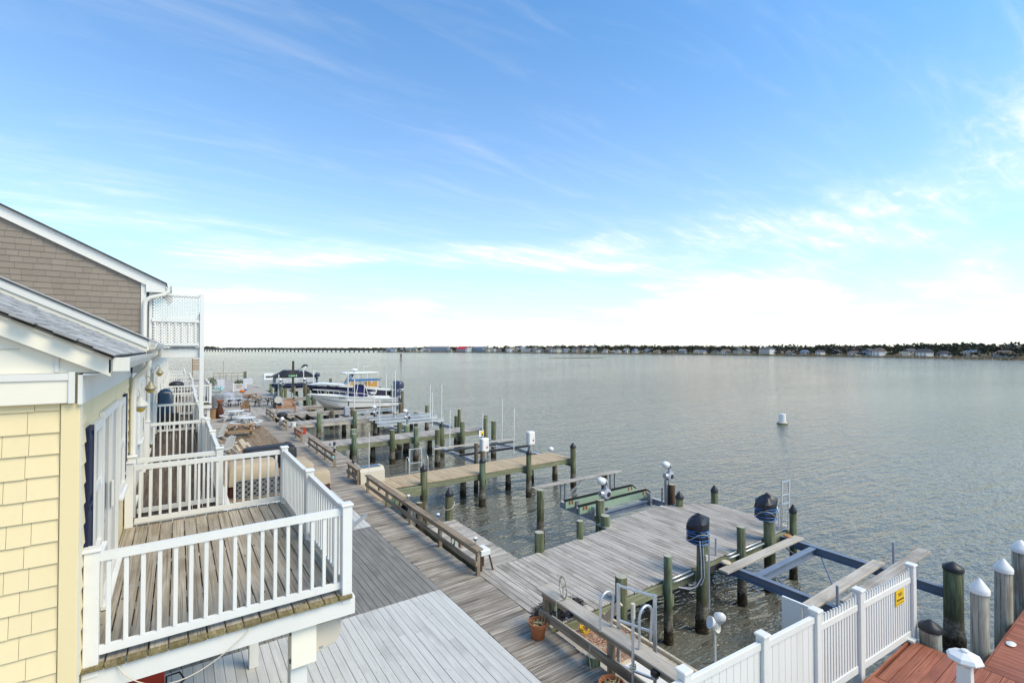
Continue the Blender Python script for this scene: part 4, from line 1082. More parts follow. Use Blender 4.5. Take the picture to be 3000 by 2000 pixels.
part('post_panel', MB().box(8.42, 8.48, 1.818, 1.826, .85, 1.05), M['white_plastic'], t)
o = MB().lathe(0, 0, [(.01, 0), (.075, .004), (.085, .018), (.06, .034), (.01, .04)], 14, sx=1.3, sy=.8)
solo('deck_cleat', o, M['white_plastic'], 'small white oval dock cleat at the edge of the red deck', 'cleat', smooth=50, loc=(12.35, 2.15, .104))

# ------------------------------------------------------------------ boat lifts
def ibeam(a, b, w=.14, h=.22, t=.02):
    a = Vector(a); b = Vector(b)
    m = MB(); up = Vector((0, 0, 1))
    m.beam(a + up * (h / 2 - t / 2), b + up * (h / 2 - t / 2), w, t); m.beam(a - up * (h / 2 - t / 2), b - up * (h / 2 - t / 2), w, t); m.beam(a, b, t, h - 2 * t - .002)
    return m
def tarp_motor(par, x, y, z, s=1.0, rz=0):
    g = random.Random(int(x * 10)); rings = []
    for (zz_, rx, ry) in ((0, .17, .16), (.06, .21, .19), (.20, .24, .22), (.31, .225, .20), (.36, .275, .235), (.50, .285, .24), (.585, .26, .225), (.67, .17, .15), (.71, .06, .05)):
        ring = []
        for i in range(18):
            a = i * math.tau / 18; k = 1 + .06 * math.sin(a * 5 + zz_ * 9) + g.uniform(-.075, .075)
            sq = 1 / max(abs(math.cos(a)), abs(math.sin(a))) ** .75
            ring.append((x + s * rx * k * sq * math.cos(a + rz), y + s * ry * k * sq * math.sin(a + rz), z + s * (zz_ + (g.uniform(-.015, .02) if zz_ else 0) + (.05 * math.cos(a) if zz_ > .5 else 0))))
        rings.append(ring)
    o = part('tarp_cover', MB().loft(rings), M['tarp'], par, 25)
    for j, (zc, tilt) in enumerate(((.07, .02), (.115, -.03), (.27, .03), (.31, -.02), (.355, .015))):
        pts = [(x + s * .275 * math.cos(a + rz) * (1 / max(abs(math.cos(a)), abs(math.sin(a))) ** .5), y + s * .255 * math.sin(a + rz) * (1 / max(abs(math.cos(a)), abs(math.sin(a))) ** .5), z + s * (zc + tilt * math.sin(a + j))) for a in [q * math.tau / 20 for q in range(21)]]
        part('rope', MB().tube(pts, .010, 5), M['blue_rope'], o, 60)
    pts = [(x + s * .285 * math.cos(a + rz) * (1 / max(abs(math.cos(a)), abs(math.sin(a))) ** .5), y + s * .265 * math.sin(a + rz) * (1 / max(abs(math.cos(a)), abs(math.sin(a))) ** .5), z + s * (.22 + .11 * math.sin(2 * a))) for a in [q * math.tau / 20 for q in range(21)]]
    part('rope', MB().tube(pts, .008, 5), M['rope'], o, 60)

L1 = thing('boat_lift', 'empty boat lift of blue grey steel with tarp wrapped motors beside the platform dock', 'boat lift', (13, 5.5, WZ))
pile(L1, 10.46, 7.10, .70, .14, 'pile', None); pile(L1, 13.80, 7.22, .55, .15, 'pile', None)
tarp_motor(L1, 10.42, 7.18, .70, .93, .3); tarp_motor(L1, 13.76, 7.30, .56, .98, -.2)
part('carrier_beam', ibeam((11.62, 7.75, -.20), (11.62, 3.3, -.20)), M['blue_steel'], L1)
part('carrier_beam', ibeam((14.68, 7.7, -.20), (14.62, 3.55, -.20)), M['blue_steel'], L1)
part('cross_beam', ibeam((11.70, 6.42, -.21), (14.60, 6.42, -.21), .16, .20), M['blue_steel'], L1)
part('walk_plank', MB().box(11.05, 14.90, 6.80, 7.05, -.085, -.03, .006), M['plankgrey_x'], L1)
part('walk_plank', MB().box(11.05, 14.85, 4.84, 5.10, -.085, -.03, .006), M['plankgrey_x'], L1)
part('high_plank', MB().box(10.9, 15.4, 4.05, 4.32, .36, .41, .006), M['dock'], L1)
for (x, y) in ((11.62, 4.18), (14.70, 4.18)): part('plank_stand', MB().box(x - .035, x + .035, y - .035, y + .035, -.088, .358), M['blue_steel'], L1)
for (x, y, z0, z1) in ((11.66, 7.5, -.088, .45), (11.66, 4.66, -.088, .35), (14.72, 4.62, -.088, .60)):
    part('guide_post', MB().tube([(x, y, z0), (x, y, z1)], .03, 8), M['motor_grey'], L1, 50)
for (a, b) in (((11.75, 7.2, -.28), (12.5, 6.5, -.25)), ((14.55, 6.2, -.30), (12.9, 5.2, -.34)), ((12.4, 6.3, -.32), (12.0, 5.2, -.8)), ((14.5, 7.2, -.28), (13.9, 6.5, -.25))):
    part('brace_rod', MB().tube([a, b], .022, 6), M['blue_steel'], L1, 50)
part('pile_bracket', MB().box(14.50, 14.74, 3.50, 3.60, -.32, .10), M['blue_steel'], L1)
part('pile_bracket', MB().box(11.48, 11.76, 7.0, 7.12, -.34, -.30), M['blue_steel'], L1)
part('drive_frame', MB().box(10.60, 11.6, 7.30, 7.36, -.24, -.10).box(13.95, 14.62, 7.40, 7.46, -.24, -.10), M['dark_steel'], L1)
part('hanger', MB().box(10.60, 10.66, 7.02, 7.20, -.9, .9), M['blue_steel'], L1); part('hanger', MB().box(13.96, 14.02, 7.16, 7.32, -.7, .75), M['blue_steel'], L1)
part('pulley', MB().lathe(11.5, 7.12, [(.10, -.03), (.12, -.005), (.10, .02)], 14), M['beige'], L1, 40); part('pulley', MB().lathe(14.6, 7.12, [(.10, -.03), (.12, -.005), (.10, .02)], 14), M['orange_wood'], L1, 40)
for dx in (-.05, 0.0, .05):
    part('conduit', MB().tube([(10.28 + dx, 7.0, .85), (10.27 + dx, 6.96, .4), (10.28 + dx, 6.96, .0), (10.20 + dx * 2, 7.0, -.18), (10.02 + dx, 7.10, -.25), (9.75, 7.25, -.20)], .016, 6), M['motor_grey' if dx else 'black_wire'], L1, 60)
part('switch_box', MB().box(10.36, 10.44, 6.92, 6.96, .36, .50, .006), M['beige_plastic'], L1)
for (x0, x1) in ((9.6, 10.35), (11.9, 12.3), (12.6, 13.55)):
    for (y, z) in ((7.30, .02), (7.22, -.02)):
        part('fender_pipe', MB().tube([(x0, y + .05, z - .03), (x0 + .05, y, z), (x1 - .05, y, z), (x1, y + .05, z - .03)], .024, 7), M['alu'], L1, 60)

# aluminium ladder at the platform corner
def ladder(name, label, base, along, h, w, rungs, hoop=True, z0=0, tilt=(0, 0), mat='alu', hoopd=None, hoopsep=None):
    t = thing(name, label, 'ladder', base)
    a = Vector(base); d = Vector(along).normalized() * w
    tv = Vector((tilt[0], tilt[1], 1))
    for q in (a, a + d):
        part('side_rail', MB().beam(q + tv * z0, q + tv * h, .03, .055, up=d), M[mat], t)
    for i in range(rungs):
        z = z0 + (h - z0) * (i + .35) / rungs if i < rungs - 1 else h - .03
        part('rung', MB().beam(a + tv * z + d * .02, a + d * .98 + tv * z, .035, .03), M[mat], t)
    if hoop:
        hd = Vector(hoopd or (0, .32, 0))
        for q in (a - d * .3, a + d * 1.3) if hoopsep is None else (a, a + d):
            pts = [q + tv * .55 + hd * 0, q + tv * .72]
            pts = [q + hd * (.5 - .5 * math.cos(u)) + Vector((0, 0, .52 + .22 * math.sin(u))) for u in [k * math.pi / 8 for k in range(9)]]
            pts = [q + Vector((0, 0, .02))] + pts + [q + hd + Vector((0, 0, .02))]
            part('hand_hoop', MB().tube(pts, .02, 7), M[mat], t, 60)
    return t
ladder('dock_ladder', 'tall aluminium dock ladder raised at the outer corner of the platform dock', (14.85, 7.42, 0), (1, -.1, 0), 1.45, .36, 6, z0=-.1, tilt=(.06, .0), hoopd=(0, .35, 0))
# ladder hung over the near rail
t = ladder('dock_ladder', 'aluminium dock ladder with rounded hand hoops lashed over the near timber rail', (6.10, 5.72, .76), (.22, -.62, 0), .72, .62, 4, z0=-.75, hoop=False)
for q in ((6.04, 5.80), (6.22, 5.14)):
    pts = [(q[0] - .02, q[1], .02 + .76)] + [(q[0] - .30 + .15 + .15 * math.cos(math.pi * k / 8), q[1] - .02, 1.22 + .16 * math.sin(math.pi * k / 8)) for k in range(9)] + [(q[0] - .30, q[1] - .02, .78)]
    part('hand_hoop', MB().tube([(x + .0, y, z - .0) for x, y, z in pts], .022, 8), M['alu'], t, 60)
# tall white pole tied beside it
t = thing('white_pole', 'slim grey white pole tied upright to the near timber rail', 'pole', (5.77, 5.2, 0))
part('shaft', MB().tube([(5.77, 5.12, .02), (5.78, 5.12, 1.48)], .024, 9), M['alu'], t, 50)
part('tape', MB().tube([(5.78, 5.12, 1.28), (5.78, 5.12, 1.50)], .034, 9), M['beige_plastic'], t, 50)
part('lashing', MB().tube([(5.77 + .045 * math.cos(a), 5.12 + .045 * math.sin(a), .50 + .006 * a) for a in [k * .5 for k in range(26)]], .008, 5), M['rope'], t, 60)
part('clip', MB().box(5.79, 5.82, 5.14, 5.18, .93, 1.01), M['yellow_plastic'], t)

# lift with green bunks
L2 = thing('boat_lift', 'boat lift with two pale green bunk boards and white dome motors', 'boat lift', (13, 12, WZ))
pile(L2, 10.98, 11.08, .66, .135, 'pile', None); pile(L2, 14.62, 11.12, .55, .12, 'dark_post', None); pile(L2, 14.15, 14.0, .42, .13, 'pile_brown', None)
part('carrier_beam', ibeam((11.75, 13.9, -.34), (11.75, 11.2, -.34)), M['motor_grey'], L2); part('carrier_beam', ibeam((14.85, 13.9, -.34), (14.85, 11.2, -.34)), M['motor_grey'], L2)
part('cross_beam', ibeam((11.8, 12.15, -.36), (14.8, 12.15, -.36), .14, .18), M['blue_steel'], L2)
for y in (13.05, 12.33):
    pr_ = [(11.25, -.20), (14.78, -.20), (14.85, -.08), (14.70, .055), (11.25, .055)]
    b_ = part('bunk', MB().loft([[(x, y - .045, z) for x, z in pr_], [(x, y + .045, z) for x, z in pr_]]), M['bunk_green'], L2)
    part('bunk_carpet', MB().beam((11.23, y, .074), (14.69, y, .074), .12, .035).beam((14.69, y, .072), (14.88, y, -.075), .12, .03), M['carpet_black'], b_)
    for xr in (11.42, 11.55, 14.45, 14.62):
        part('rust_patch', MB().box(xr - .035, xr + .04, y - .052, y - .046, -.08, .035), M['bunk_rust'], b_)
for (x, y) in ((11.75, 12.05), (11.75, 12.95), (14.6, 12.05)): part('bunk_bracket', MB().box(x - .05, x + .05, y - .02, y + .16, -.46, -.0), M['galv'], L2)
part('high_plank', MB().box(10.45, 14.9, 13.72, 13.98, .42, .465, .006), M['dock'], L2)
for x in (11.75, 11.95, 14.35, 14.6): part('plank_stand', MB().box(x - .04, x + .04, 13.82, 13.88, -.23, .42), M['galv'], L2)
part('brace_rod', MB().tube([(11.9, 13.8, -.2), (12.7, 13.8, .38)], .025, 6), M['galv'], L2, 50)
part('guide_post', MB().tube([(14.55, 11.5, -.23), (14.55, 11.5, .35)], .028, 8), M['galv'], L2, 50)
def gear_motor(par, x, y, z, s=1.0, fx=-1):
    part('gearbox', MB().lathe(0, 0, [(.09, -.12), (.16, -.10), (.175, -.02), (.16, .05), (.10, .07)], 18).xf(Matrix.Translation((x + .06, y - .04, z)) @ Matrix.Rotation(math.pi / 2, 4, 'X') @ Matrix.Scale(s, 4)), M['motor_grey'], par, 40)
    part('bearing', MB().lathe(0, 0, [(.075, 0), (.075, .03), (.03, .04)], 16).xf(Matrix.Translation((x + .08, y - .10, z - .01)) @ Matrix.Rotation(math.pi / 2, 4, 'X') @ Matrix.Scale(s, 4)), M['black_plastic'], par, 40)
    part('winder', MB().tube([(x - .18 * s, y + .02, z + .02), (x + .02, y - .02, z)], .10 * s, 12), M['galv'], par, 40)
    part('neck', MB().tube([(x + .02, y - .04, z + .14), (x + .0, y - .04, z + .30)], .055 * s, 10), M['motor_grey'], par, 40)
    part('motor_dome', MB().ico((x - .13, y, z + .42), .15 * s, 14, 9, (1.15, .92, .82)).xf(Matrix.Translation((x - .13, y, z + .42)) @ Matrix.Rotation(.35, 4, 'Y') @ Matrix.Translation((-x + .13, -y, -z - .42))), M['white_plastic'], par, 55)
    part('motor_flange', MB().lathe(0, 0, [(.125, 0), (.13, .05), (.09, .08)], 14).xf(Matrix.Translation((x - .03, y - .02, z + .38)) @ Matrix.Rotation(1.2, 4, 'Y') @ Matrix.Scale(s, 4)), M['motor_grey'], par, 40)
    part('hanger', MB().box(x - .02, x + .07, y + .05, y + .14, z - .75, z - .1), M['galv'], par)
gear_motor(L2, 11.22, 11.10, .80); gear_motor(L2, 14.62, 11.28, .82)
part('column', MB().box(14.42, 14.52, 11.2, 11.3, -.5, .7).box(14.54, 14.57, 11.18, 11.32, -.5, .7), M['galv'], L2)

# lift between the tan pier and the next, with white boxes
L3 = thing('boat_lift', 'empty boat lift with white motor boxes behind the tan pier', 'boat lift', (14, 22.5, WZ))
for (x, y, tp, r) in ((12.15, 20.15, .5, .12), (15.0, 20.05, .62, .14), (11.75, 20.08, .92, .10), (12.4, 25.6, .75, .16), (16.3, 25.7, .9, .16)):
    pile(L3, x, y, tp, r, 'pile_brown' if r < .15 else 'pile', None)
def motor_box(par, x, y, z):
    b = part('motor_box', MB().box(x - .20, x + .20, y - .17, y + .15, z, z + .68, .05), M['white_plastic'], par, 45)
    part('logo', MB().box(x + .02, x + .11, y - .1735, y - .1705, z + .19, z + .28), M['red_print'], b); part('logo', MB().box(x + .05, x + .08, y - .1735, y - .1705, z + .33, z + .38), M['green_print'], b)
    part('drive_plate', MB().box(x - .08, x + .10, y - .1, y + .1, z - .45, z - .002), M['galv'], b)
motor_box(L3, 12.30, 20.25, .40); motor_box(L3, 14.92, 20.0, .50)
for x in (12.25, 15.75): part('carrier_beam', ibeam((x, 20.3, -.22), (x, 25.6, -.22), .14, .18), M['alu'], L3)
part('bunk_beam', ibeam((12.0, 22.2, -.08), (16.75, 22.2, -.08), .14, .10), M['dark_steel'], L3)
part('bunk_beam', MB().box(11.4, 16.0, 22.95, 23.1, .02, .10), M['dark_steel'], L3); part('bunk_board', MB().box(11.2, 16.4, 23.55, 23.72, .06, .12), M['plankgrey_x'], L3)
part('brace_rod', MB().tube([(12.4, 22.2, -.12), (13.6, 23.0, -.02)], .03, 6).tube([(15.6, 22.3, -.12), (14.4, 23.0, -.02)], .03, 6), M['alu'], L3, 50)
for (x, y, tp) in ((12.15, 23.6, 2.1), (14.85, 21.4, 2.2), (12.35, 20.5, 2.2), (16.0, 24.3, 2.4)):
    part('guide_pole', MB().tube([(x, y, -.2), (x + .02, y, tp)], .027, 8), M['white_plastic'], L3, 50)
sg2 = thing('yellow_notice', 'small white and yellow warning notice on a pile behind the left white motor box', 'sign', (12.3, 20.4, 1.1))
part('plate', MB().box(12.13, 12.40, 20.44, 20.46, 1.12, 1.42), M['white_plastic'], sg2); part('print', MB().box(12.22, 12.39, 20.434, 20.439, 1.20, 1.38), M['sign_yellow'], sg2); part('print', MB().lathe(0, 0, [(.05, 0), (.05, .003)], 14).xf(Matrix.Translation((12.31, 20.433, 1.20)) @ Matrix.Rotation(math.pi / 2, 4, 'X')), M['black_print'], sg2)
part('stake', MB().box(12.24, 12.30, 20.461, 20.50, .0, 1.5), M['dark_post'], sg2)

# aluminium lift before the white boat pier
L4 = thing('boat_lift', 'empty aluminium boat lift with long silver bunk beams by the grey pier', 'boat lift', (14, 34, WZ))
for (y, z, x0, x1) in ((36.3, .12, 11.9, 17.0), (35.2, .06, 12.0, 17.0), (33.6, .04, 11.6, 16.8)): part('bunk_beam', ibeam((x0, y, z), (x1, y, z), .16, .24), M['alu'], L4)
for x in (12.6, 16.2): part('carrier_beam', ibeam((x, 31.0, -.22), (x, 36.9, -.22), .16, .24), M['alu'], L4)
for (x, y, tp) in ((12.3, 31.2, .5), (16.5, 31.0, .62), (15.9, 36.8, .3), (12.6, 36.9, .4)): pile(L4, x, y, tp, .16, 'pile', None)
for (x, y, tp) in ((12.15, 34.7, 1.9), (13.9, 36.2, 2.9), (16.3, 35.0, 2.6), (14.6, 31.0, 2.4), (16.4, 33.2, 2.7)): part('guide_pole', MB().tube([(x, y, 0), (x + .02, y, tp)], .034, 8), M['white_plastic'], L4, 50)
gear_motor(L4, 12.9, 31.3, .75, 1.2); gear_motor(L4, 12.5, 36.5, .55, 1.2)
part('hoop', MB().tube([(11.7, 36.4, .1)] + [(11.7 + .13 - .13 * math.cos(a), 36.4, .62 + .12 * math.sin(a)) for a in [k * math.pi / 6 for k in range(7)]] + [(11.96, 36.4, .1)], .03, 7), M['alu'], L4, 60)
part('step', MB().box(11.95, 12.6, 33.2, 33.45, -.12, -.02), M['alu'], L4)
# lift under the white boat
L5 = thing('boat_lift', 'boat lift carrying the white boat, with grey motor box', 'boat lift', (14, 44.7, WZ))
part('bunk_beam', ibeam((11.6, 43.9, -.28), (16.6, 43.9, -.28), .2, .22), M['alu'], L5); part('bunk_beam', ibeam((11.6, 45.5, -.28), (16.6, 45.5, -.28), .2, .22), M['alu'], L5)
part('front_beam', ibeam((11.9, 42.2, -.02), (16.4, 42.2, -.02), .2, .26), M['alu'], L5)
for x in (12.3, 16.2): part('carrier_beam', ibeam((x, 42.0, -.52), (x, 46.6, -.52), .2, .22), M['alu'], L5)
for (x, y, tp) in ((12.3, 41.8, .3), (16.6, 41.9, .5), (12.3, 46.9, .7), (17.2, 46.8, .8)): pile(L5, x, y, tp, .16, 'pile_brown', None)
part('motor_box', MB().box(11.6, 12.05, 41.7, 42.05, -.25, .56, .05), M['motor_grey'], L5); part('box_stem', MB().box(11.95, 12.03, 41.9, 41.98, .56, 1.0), M['dark_steel'], L5); part('cap_box', MB().box(11.85, 12.15, 41.8, 42.0, 1.0, 1.12), M['white_plastic'], L5)
for (x, y, tp) in ((12.05, 42.4, 3.4), (12.75, 42.9, 2.75), (16.9, 46.4, 2.9), (15.7, 41.5, 2.4), (17.9, 46.6, 3.2), (13.75, 40.6, 1.5)): part('guide_pole', MB().tube([(x, y, -.2), (x + .02, y, tp)], .042, 8), M['white_plastic'], L5, 50)
part('catwalk', MB().box(14.9, 16.4, 41.6, 41.9, .50, .55), M['white_plastic'], L5)
# lift under the navy boat
L6 = thing('boat_lift', 'boat lift under the navy and white boat', 'boat lift', (15, 50.8, WZ))
part('bunk_beam', ibeam((12.5, 50.2, -.15), (18.4, 50.2, -.15), .2, .22), M['alu'], L6); part('bunk_beam', ibeam((12.5, 51.6, -.15), (18.4, 51.6, -.15), .2, .22), M['alu'], L6)
for (x, y, tp) in ((13.0, 49.4, .9), (18.6, 49.4, 1.1), (13.0, 53.0, 1.2), (18.6, 53.0, 1.2)): pile(L6, x, y, tp, .17, 'pile', None)
for x in (13.0, 18.4): part('carrier_beam', ibeam((x, 49.4, -.4), (x, 53.0, -.4), .2, .22), M['alu'], L6)
# lift with poles round the pontoon boat
L7 = thing('boat_lift', 'boat lift with white poles and motors round the pontoon boat', 'boat lift', (11.5, 62, WZ))
for (x, y, tp, mt) in ((9.7, 60.4, 1.9, 'pile'), (12.2, 60.2, 1.8, 'pile'), (9.7, 64, 1.5, 'pile'), (13.4, 64, 1.5, 'pile')): pile(L7, x, y, tp, .2, mt, None)
for x in (9.9, 13.2): part('carrier_beam', ibeam((x, 60.2, .68), (x, 64, .68), .2, .22), M['alu'], L7)
for (x, y, tp) in ((9.45, 60.6, 2.5), (10.85, 60.4, 3.5), (12.1, 60.6, 3.1), (13.2, 60.6, 3.0)): part('guide_pole', MB().tube([(x, y, .3), (x + .02, y, tp)], .052, 8), M['white_plastic'], L7, 50)
gear_motor(L7, 9.75, 60.2, 1.5, 1.4); gear_motor(L7, 12.25, 60.0, 1.5, 1.4)
part('switch_panel', MB().box(12.5, 12.9, 60.0, 60.1, .95, 1.35), M['white_plastic'], L7)

# ------------------------------------------------------------------ small things on the decks
def pot(label, x, y, z=0, s=1.0, straw=True):
    t = thing('flower_pot', label, 'flower pot', (x, y, z), group='terracotta pots on the boardwalk')
    part('pot', MB().lathe(x, y, [(.105 * s, z + .003), (.115 * s, z + .02), (.145 * s, z + .22 * s), (.165 * s, z + .225 * s), (.172 * s, z + .29 * s), (.155 * s, z + .29 * s), (.148 * s, z + .24 * s), (.14 * s, z + .235 * s)], 22, cap=True), M['terracotta'], t, 35)
    part('soil', MB().lathe(x, y, [(.138 * s, z + .237 * s), (.14 * s, z + .25 * s), (.05, z + .262 * s)], 16), M['soil'], t, 50)
    if straw:
        g = random.Random(int(x * 100)); mb = MB()
        for i in range(46):
            a = g.uniform(0, math.tau); r = g.uniform(0, .10) * s; b = g.uniform(0, math.tau); l_ = g.uniform(.05, .16)
            p0 = (x + r * math.cos(a), y + r * math.sin(a), z + .255 * s + g.uniform(0, .02)); p1 = (p0[0] + l_ * math.cos(b) * .8, p0[1] + l_ * math.sin(b) * .8, p0[2] + g.uniform(.0, .05))
            mb.tube([p0, p1], .0035, 3)
        for q in ((.10, .02, .14), (.12, -.03, .10), (-.1, .05, .07)): mb.tube([(x + q[0], y + q[1], z + .26), (x + q[0] * 1.2, y + q[1], z + .26 + q[2])], .005, 4)
        part('dead_stems', mb, M['straw'], t)['kind'] = 'stuff'
pot('terracotta flower pot full of dry stems against the near rail post', 5.60, 7.27, 0, 1.05)
pot('terracotta flower pot whose rim shows at the bottom edge of the picture', 5.47, 5.27, 0, 1.15)

# crab nets in a heap on the landing
def net(name, label, cx, cy, cz, rx, ry, rz_, n, mat, r=.0035, g=None):
    g = g or random.Random(6); mb = MB()
    for i in range(n):
        a = g.uniform(0, math.tau); q = math.sqrt(g.random()); x = cx + rx * q * math.cos(a); y = cy + ry * q * math.sin(a); z = cz + rz_ * g.random() * (1 - q * .7)
        b = g.uniform(0, math.tau); l_ = g.uniform(.05, .15)
        mb.tube([(x, y, z), (x + l_ * .5 * math.cos(b), y + l_ * .5 * math.sin(b), z + g.uniform(-.02, .03)), (x + l_ * math.cos(b + .6), y + l_ * math.sin(b + .6), max(cz, z + g.uniform(-.03, .02)))], r, 3)
    return solo(name, mb, M[mat], label, 'net')
net('crab_net', 'tangled black wire crab net lying on the platform edge behind the near rail', 6.50, 7.72, .01, .60, .34, .22, 1500, 'black_wire', .005)
net('fishing_net', 'faded red net spread over the low landing boards', 6.78, 6.65, -.14, .48, .62, .09, 750, 'red_wire', .005)
g = random.Random(2); mb = MB()
for i in range(70):
    a = g.uniform(0, math.tau); b = g.uniform(-1, 1); mb.tube([(6.60 + .09 * math.cos(a), 7.08 + .09 * math.sin(a), -.085 + .06 * b), (6.60 + .10 * math.cos(a + .7), 7.08 + .10 * math.sin(a + .7), -.085 + .06 * g.uniform(-1, 1))], .009, 4)
solo('rope_bundle', mb, M['yellow_plastic'], 'small yellow bundle of line beside the crab net', 'rope')
t = thing('hand_hoop', 'dark oval hoop handle lashed over the near rail cap with string', 'hoop', (5.95, 7.0, .76))
pts = [(5.97 + .05 * math.cos(a), 6.98 + .16 * math.cos(a), .95 + .19 * math.sin(a)) for a in [k * math.tau / 20 for k in range(21)]]
part('ring', MB().tube(pts, .014, 7), M['plankgrey_z'], t, 60); part('spokes', MB().beam((5.97, 6.98, .95), (5.97, 6.98, .78), .02, .02).beam((5.97, 6.98, .95), (6.0, 7.10, 1.04), .02, .02).beam((5.97, 6.98, .95), (5.94, 6.86, 1.04), .02, .02), M['plankgrey_z'], t)
part('lashing', MB().tube([(5.77, 6.92, .45), (5.775, 6.95, .70), (5.78, 6.95, .765), (5.95, 6.92, .768), (6.09, 6.88, .765), (6.095, 6.86, .5)], .008, 5), M['rope'], t, 60)
for lb, (y, z) in {'small black solar lamp on the near rail, left of the ladder': (6.62, .64), 'small black solar lamp on the near rail, right of the ladder': (4.72, .64)}.items():
    t = thing('solar_lamp', lb, 'lamp', (5.84, y, z), group='black solar lamps on the near rail')
    part('housing', MB().box(5.74, 5.857, y - .05, y + .05, z - .02, z + .07, .012), M['black_plastic'], t); part('lens', MB().box(5.745, 5.84, y - .04, y + .04, z - .06, z - .021, .008), M['galv'], t)
pts = [(5.80, 6.08, .38), (5.79, 6.10, .20), (5.79, 6.06, .02), (5.80, 6.12, -.1), (5.84, 6.13, -.2)]
solo('loose_rope', MB().tube(pts, .008, 5), M['rope'], 'pale rope hanging down from the near rail beside the green stub', 'rope', smooth=60)
solo('white_tray', MB().box(6.28, 6.98, 4.6, 5.80, -.155, -.03, .012).box(6.26, 7.0, 5.74, 5.82, -.029, -.015), M['white_paint'], 'flat white tray box lying below the near rail next to the landing', 'box')
# white table leaf beside the rail end
t = thing('cleaning_table', 'small white fish cleaning table behind the end of the long rail', 'table', (6.28, 10.3, 0))
part('top', MB().box(6.07, 6.34, 10.12, 10.46, .38, .52, .012), M['white_plastic'], t); part('leg', MB().beam((6.40, 10.12, .0), (6.31, 10.15, .38), .03, .04), M['dark_post'], t); part('leg', MB().beam((6.31, 10.43, .0), (6.31, 10.43, .38), .03, .04), M['dark_post'], t); part('leg', MB().beam((6.12, 10.2, .0), (6.12, 10.2, .40), .03, .04), M['dark_post'], t)
def ball_lamp(label, x, y, z, mat='teal_glass', cap='white_plastic'):
    t = thing('globe_lamp', label, 'lamp', (x, y, z), group='small globe lamps on stems')
    part('stem', MB().tube([(x, y, z), (x, y, z + .10)], .014, 7), M['galv'], t, 50); part('globe', MB().ico((x, y, z + .15), .052, 12, 8, (1, 1, .9)), M[mat], t, 60); part('cap', MB().lathe(x, y, [(.055, z + .17), (.05, z + .19), (.02, z + .205)], 12), M[cap], t, 40)
ball_lamp('white capped globe lamp on the long rail, nearest to the tan pier', 5.98, 14.4, .645, 'alu'); ball_lamp('blue banded globe lamp midway on the long rail', 5.98, 12.3, .645, 'water_jug_blue'); ball_lamp('teal globe lamp at the near end of the long rail', 5.98, 10.25, .645)
for i, (lb, y) in enumerate((('teal globe lamp on the short rail past the green beamed pier, near end', 30.3), ('teal globe lamp on the short rail past the green beamed pier, far end', 31.8), ('teal globe lamp standing nearer than the green beamed pier', 27.6), ('teal globe lamp standing just past the green beamed pier', 29.6))):
    ball_lamp(lb, 6.0 if i < 2 else 6.9, y, .645 if i < 2 else .02, 'teal_glass', 'teal_glass')
for lb, y in (('coiled green hose hanging from the far half of the long rail', 15.9), ('coiled green hose hanging near the platform end of the long rail', 11.6)):
    pts = [(6.08 + .02 * math.sin(a), y + .10 * math.cos(a), .26 + .16 * math.sin(a) + .004 * a) for a in [k * .4 for k in range(64)]]
    solo('garden_hose', MB().tube(pts, .012, 5), M['green_hose'], lb, 'hose', group='green hoses on the long rail', smooth=60)
# beige dock box
t = thing('dock_box', 'rounded beige dock storage box with blue strip on its lid', 'storage box', (6.55, 19.7, 0))
pf = [(19.35, .01), (20.25, .01), (20.22, .42), (20.05, .58), (19.58, .60), (19.40, .46)]
part('body', MB().loft([[(x, y, z) for y, z in pf] for x in (6.03, 6.07)] + [[(x, y, z) for y, z in pf] for x in (6.98, 7.02)]), M['beige_plastic'], t, 30)
part('lid_strip', MB().box(6.15, 6.9, 19.55, 19.95, .601, .612), M['outboard'], t)
solo('thin_pole', MB().tube([(5.98, 18.22, .64), (6.0, 18.26, 2.25)], .012, 6), M['white_plastic'], 'thin white fishing pole standing at the start of the long rail', 'pole', smooth=60)
solo('rail_float', MB().ico((5.88, 22.92, .46), .085, 10, 7, (.9, .7, 1.2)), M['teal_paint'], 'turquoise float tied to the end of the timber rail', 'float', smooth=60)
for lb, (x, y, z0, z1) in {'black bollard light standing on the end of the timber rail with the turquoise float': (5.97, 23.1, .64, 1.05), 'black bollard light standing on the boardwalk edge': (6.3, 21.3, .0, .5), 'dark lamp post in the water beside the tan pier ladder': (9.6, 21.6, -1.7, .1)}.items():
    t = thing('bollard_light', lb, 'lamp', (x, y, z0), group='black bollard lights')
    part('shaft', MB().tube([(x, y, z0), (x, y, z1)], .05, 10), M['black_plastic'], t, 50)
    for k in range(3): part('ring', MB().lathe(x, y, [(.055, z1 - .12 + .05 * k - .1), (.06, z1 - .11 + .05 * k - .1), (.055, z1 - .10 + .05 * k - .1)], 12), M['white_plastic'], t, 40)
    part('cap', MB().lathe(x, y, [(.06, z1), (.075, z1 + .02), (.03, z1 + .07)], 12), M['black_plastic'], t, 40)
ladder('dock_ladder', 'white dock ladder rising from the water at the back of the tan pier', (8.35, 20.0, 0), (1, 0, 0), 1.05, .55, 5, z0=-.9, hoopd=(0, -.35, 0), mat='alu')
# red chair half hidden under the balcony
t = thing('red_chair', 'red fabric chair with black frame mostly hidden under the nearest balcony', 'chair', (-.1, 8.6, 0))
part('backrest', MB().box(-.56, -.12, 8.78, 8.82, .45, .92, .01), M['red_fabric'], t); part('seat', MB().box(-.56, -.12, 8.35, 8.80, .40, .44, .01), M['red_fabric'], t)
part('frame', MB().tube([(-.10, 8.82, .01), (-.10, 8.80, .60), (.06, 8.7, .66), (.12, 8.5, .64), (-.06, 8.36, .60), (-.10, 8.35, .01)], .013, 6), M['black_wire'], t, 60)
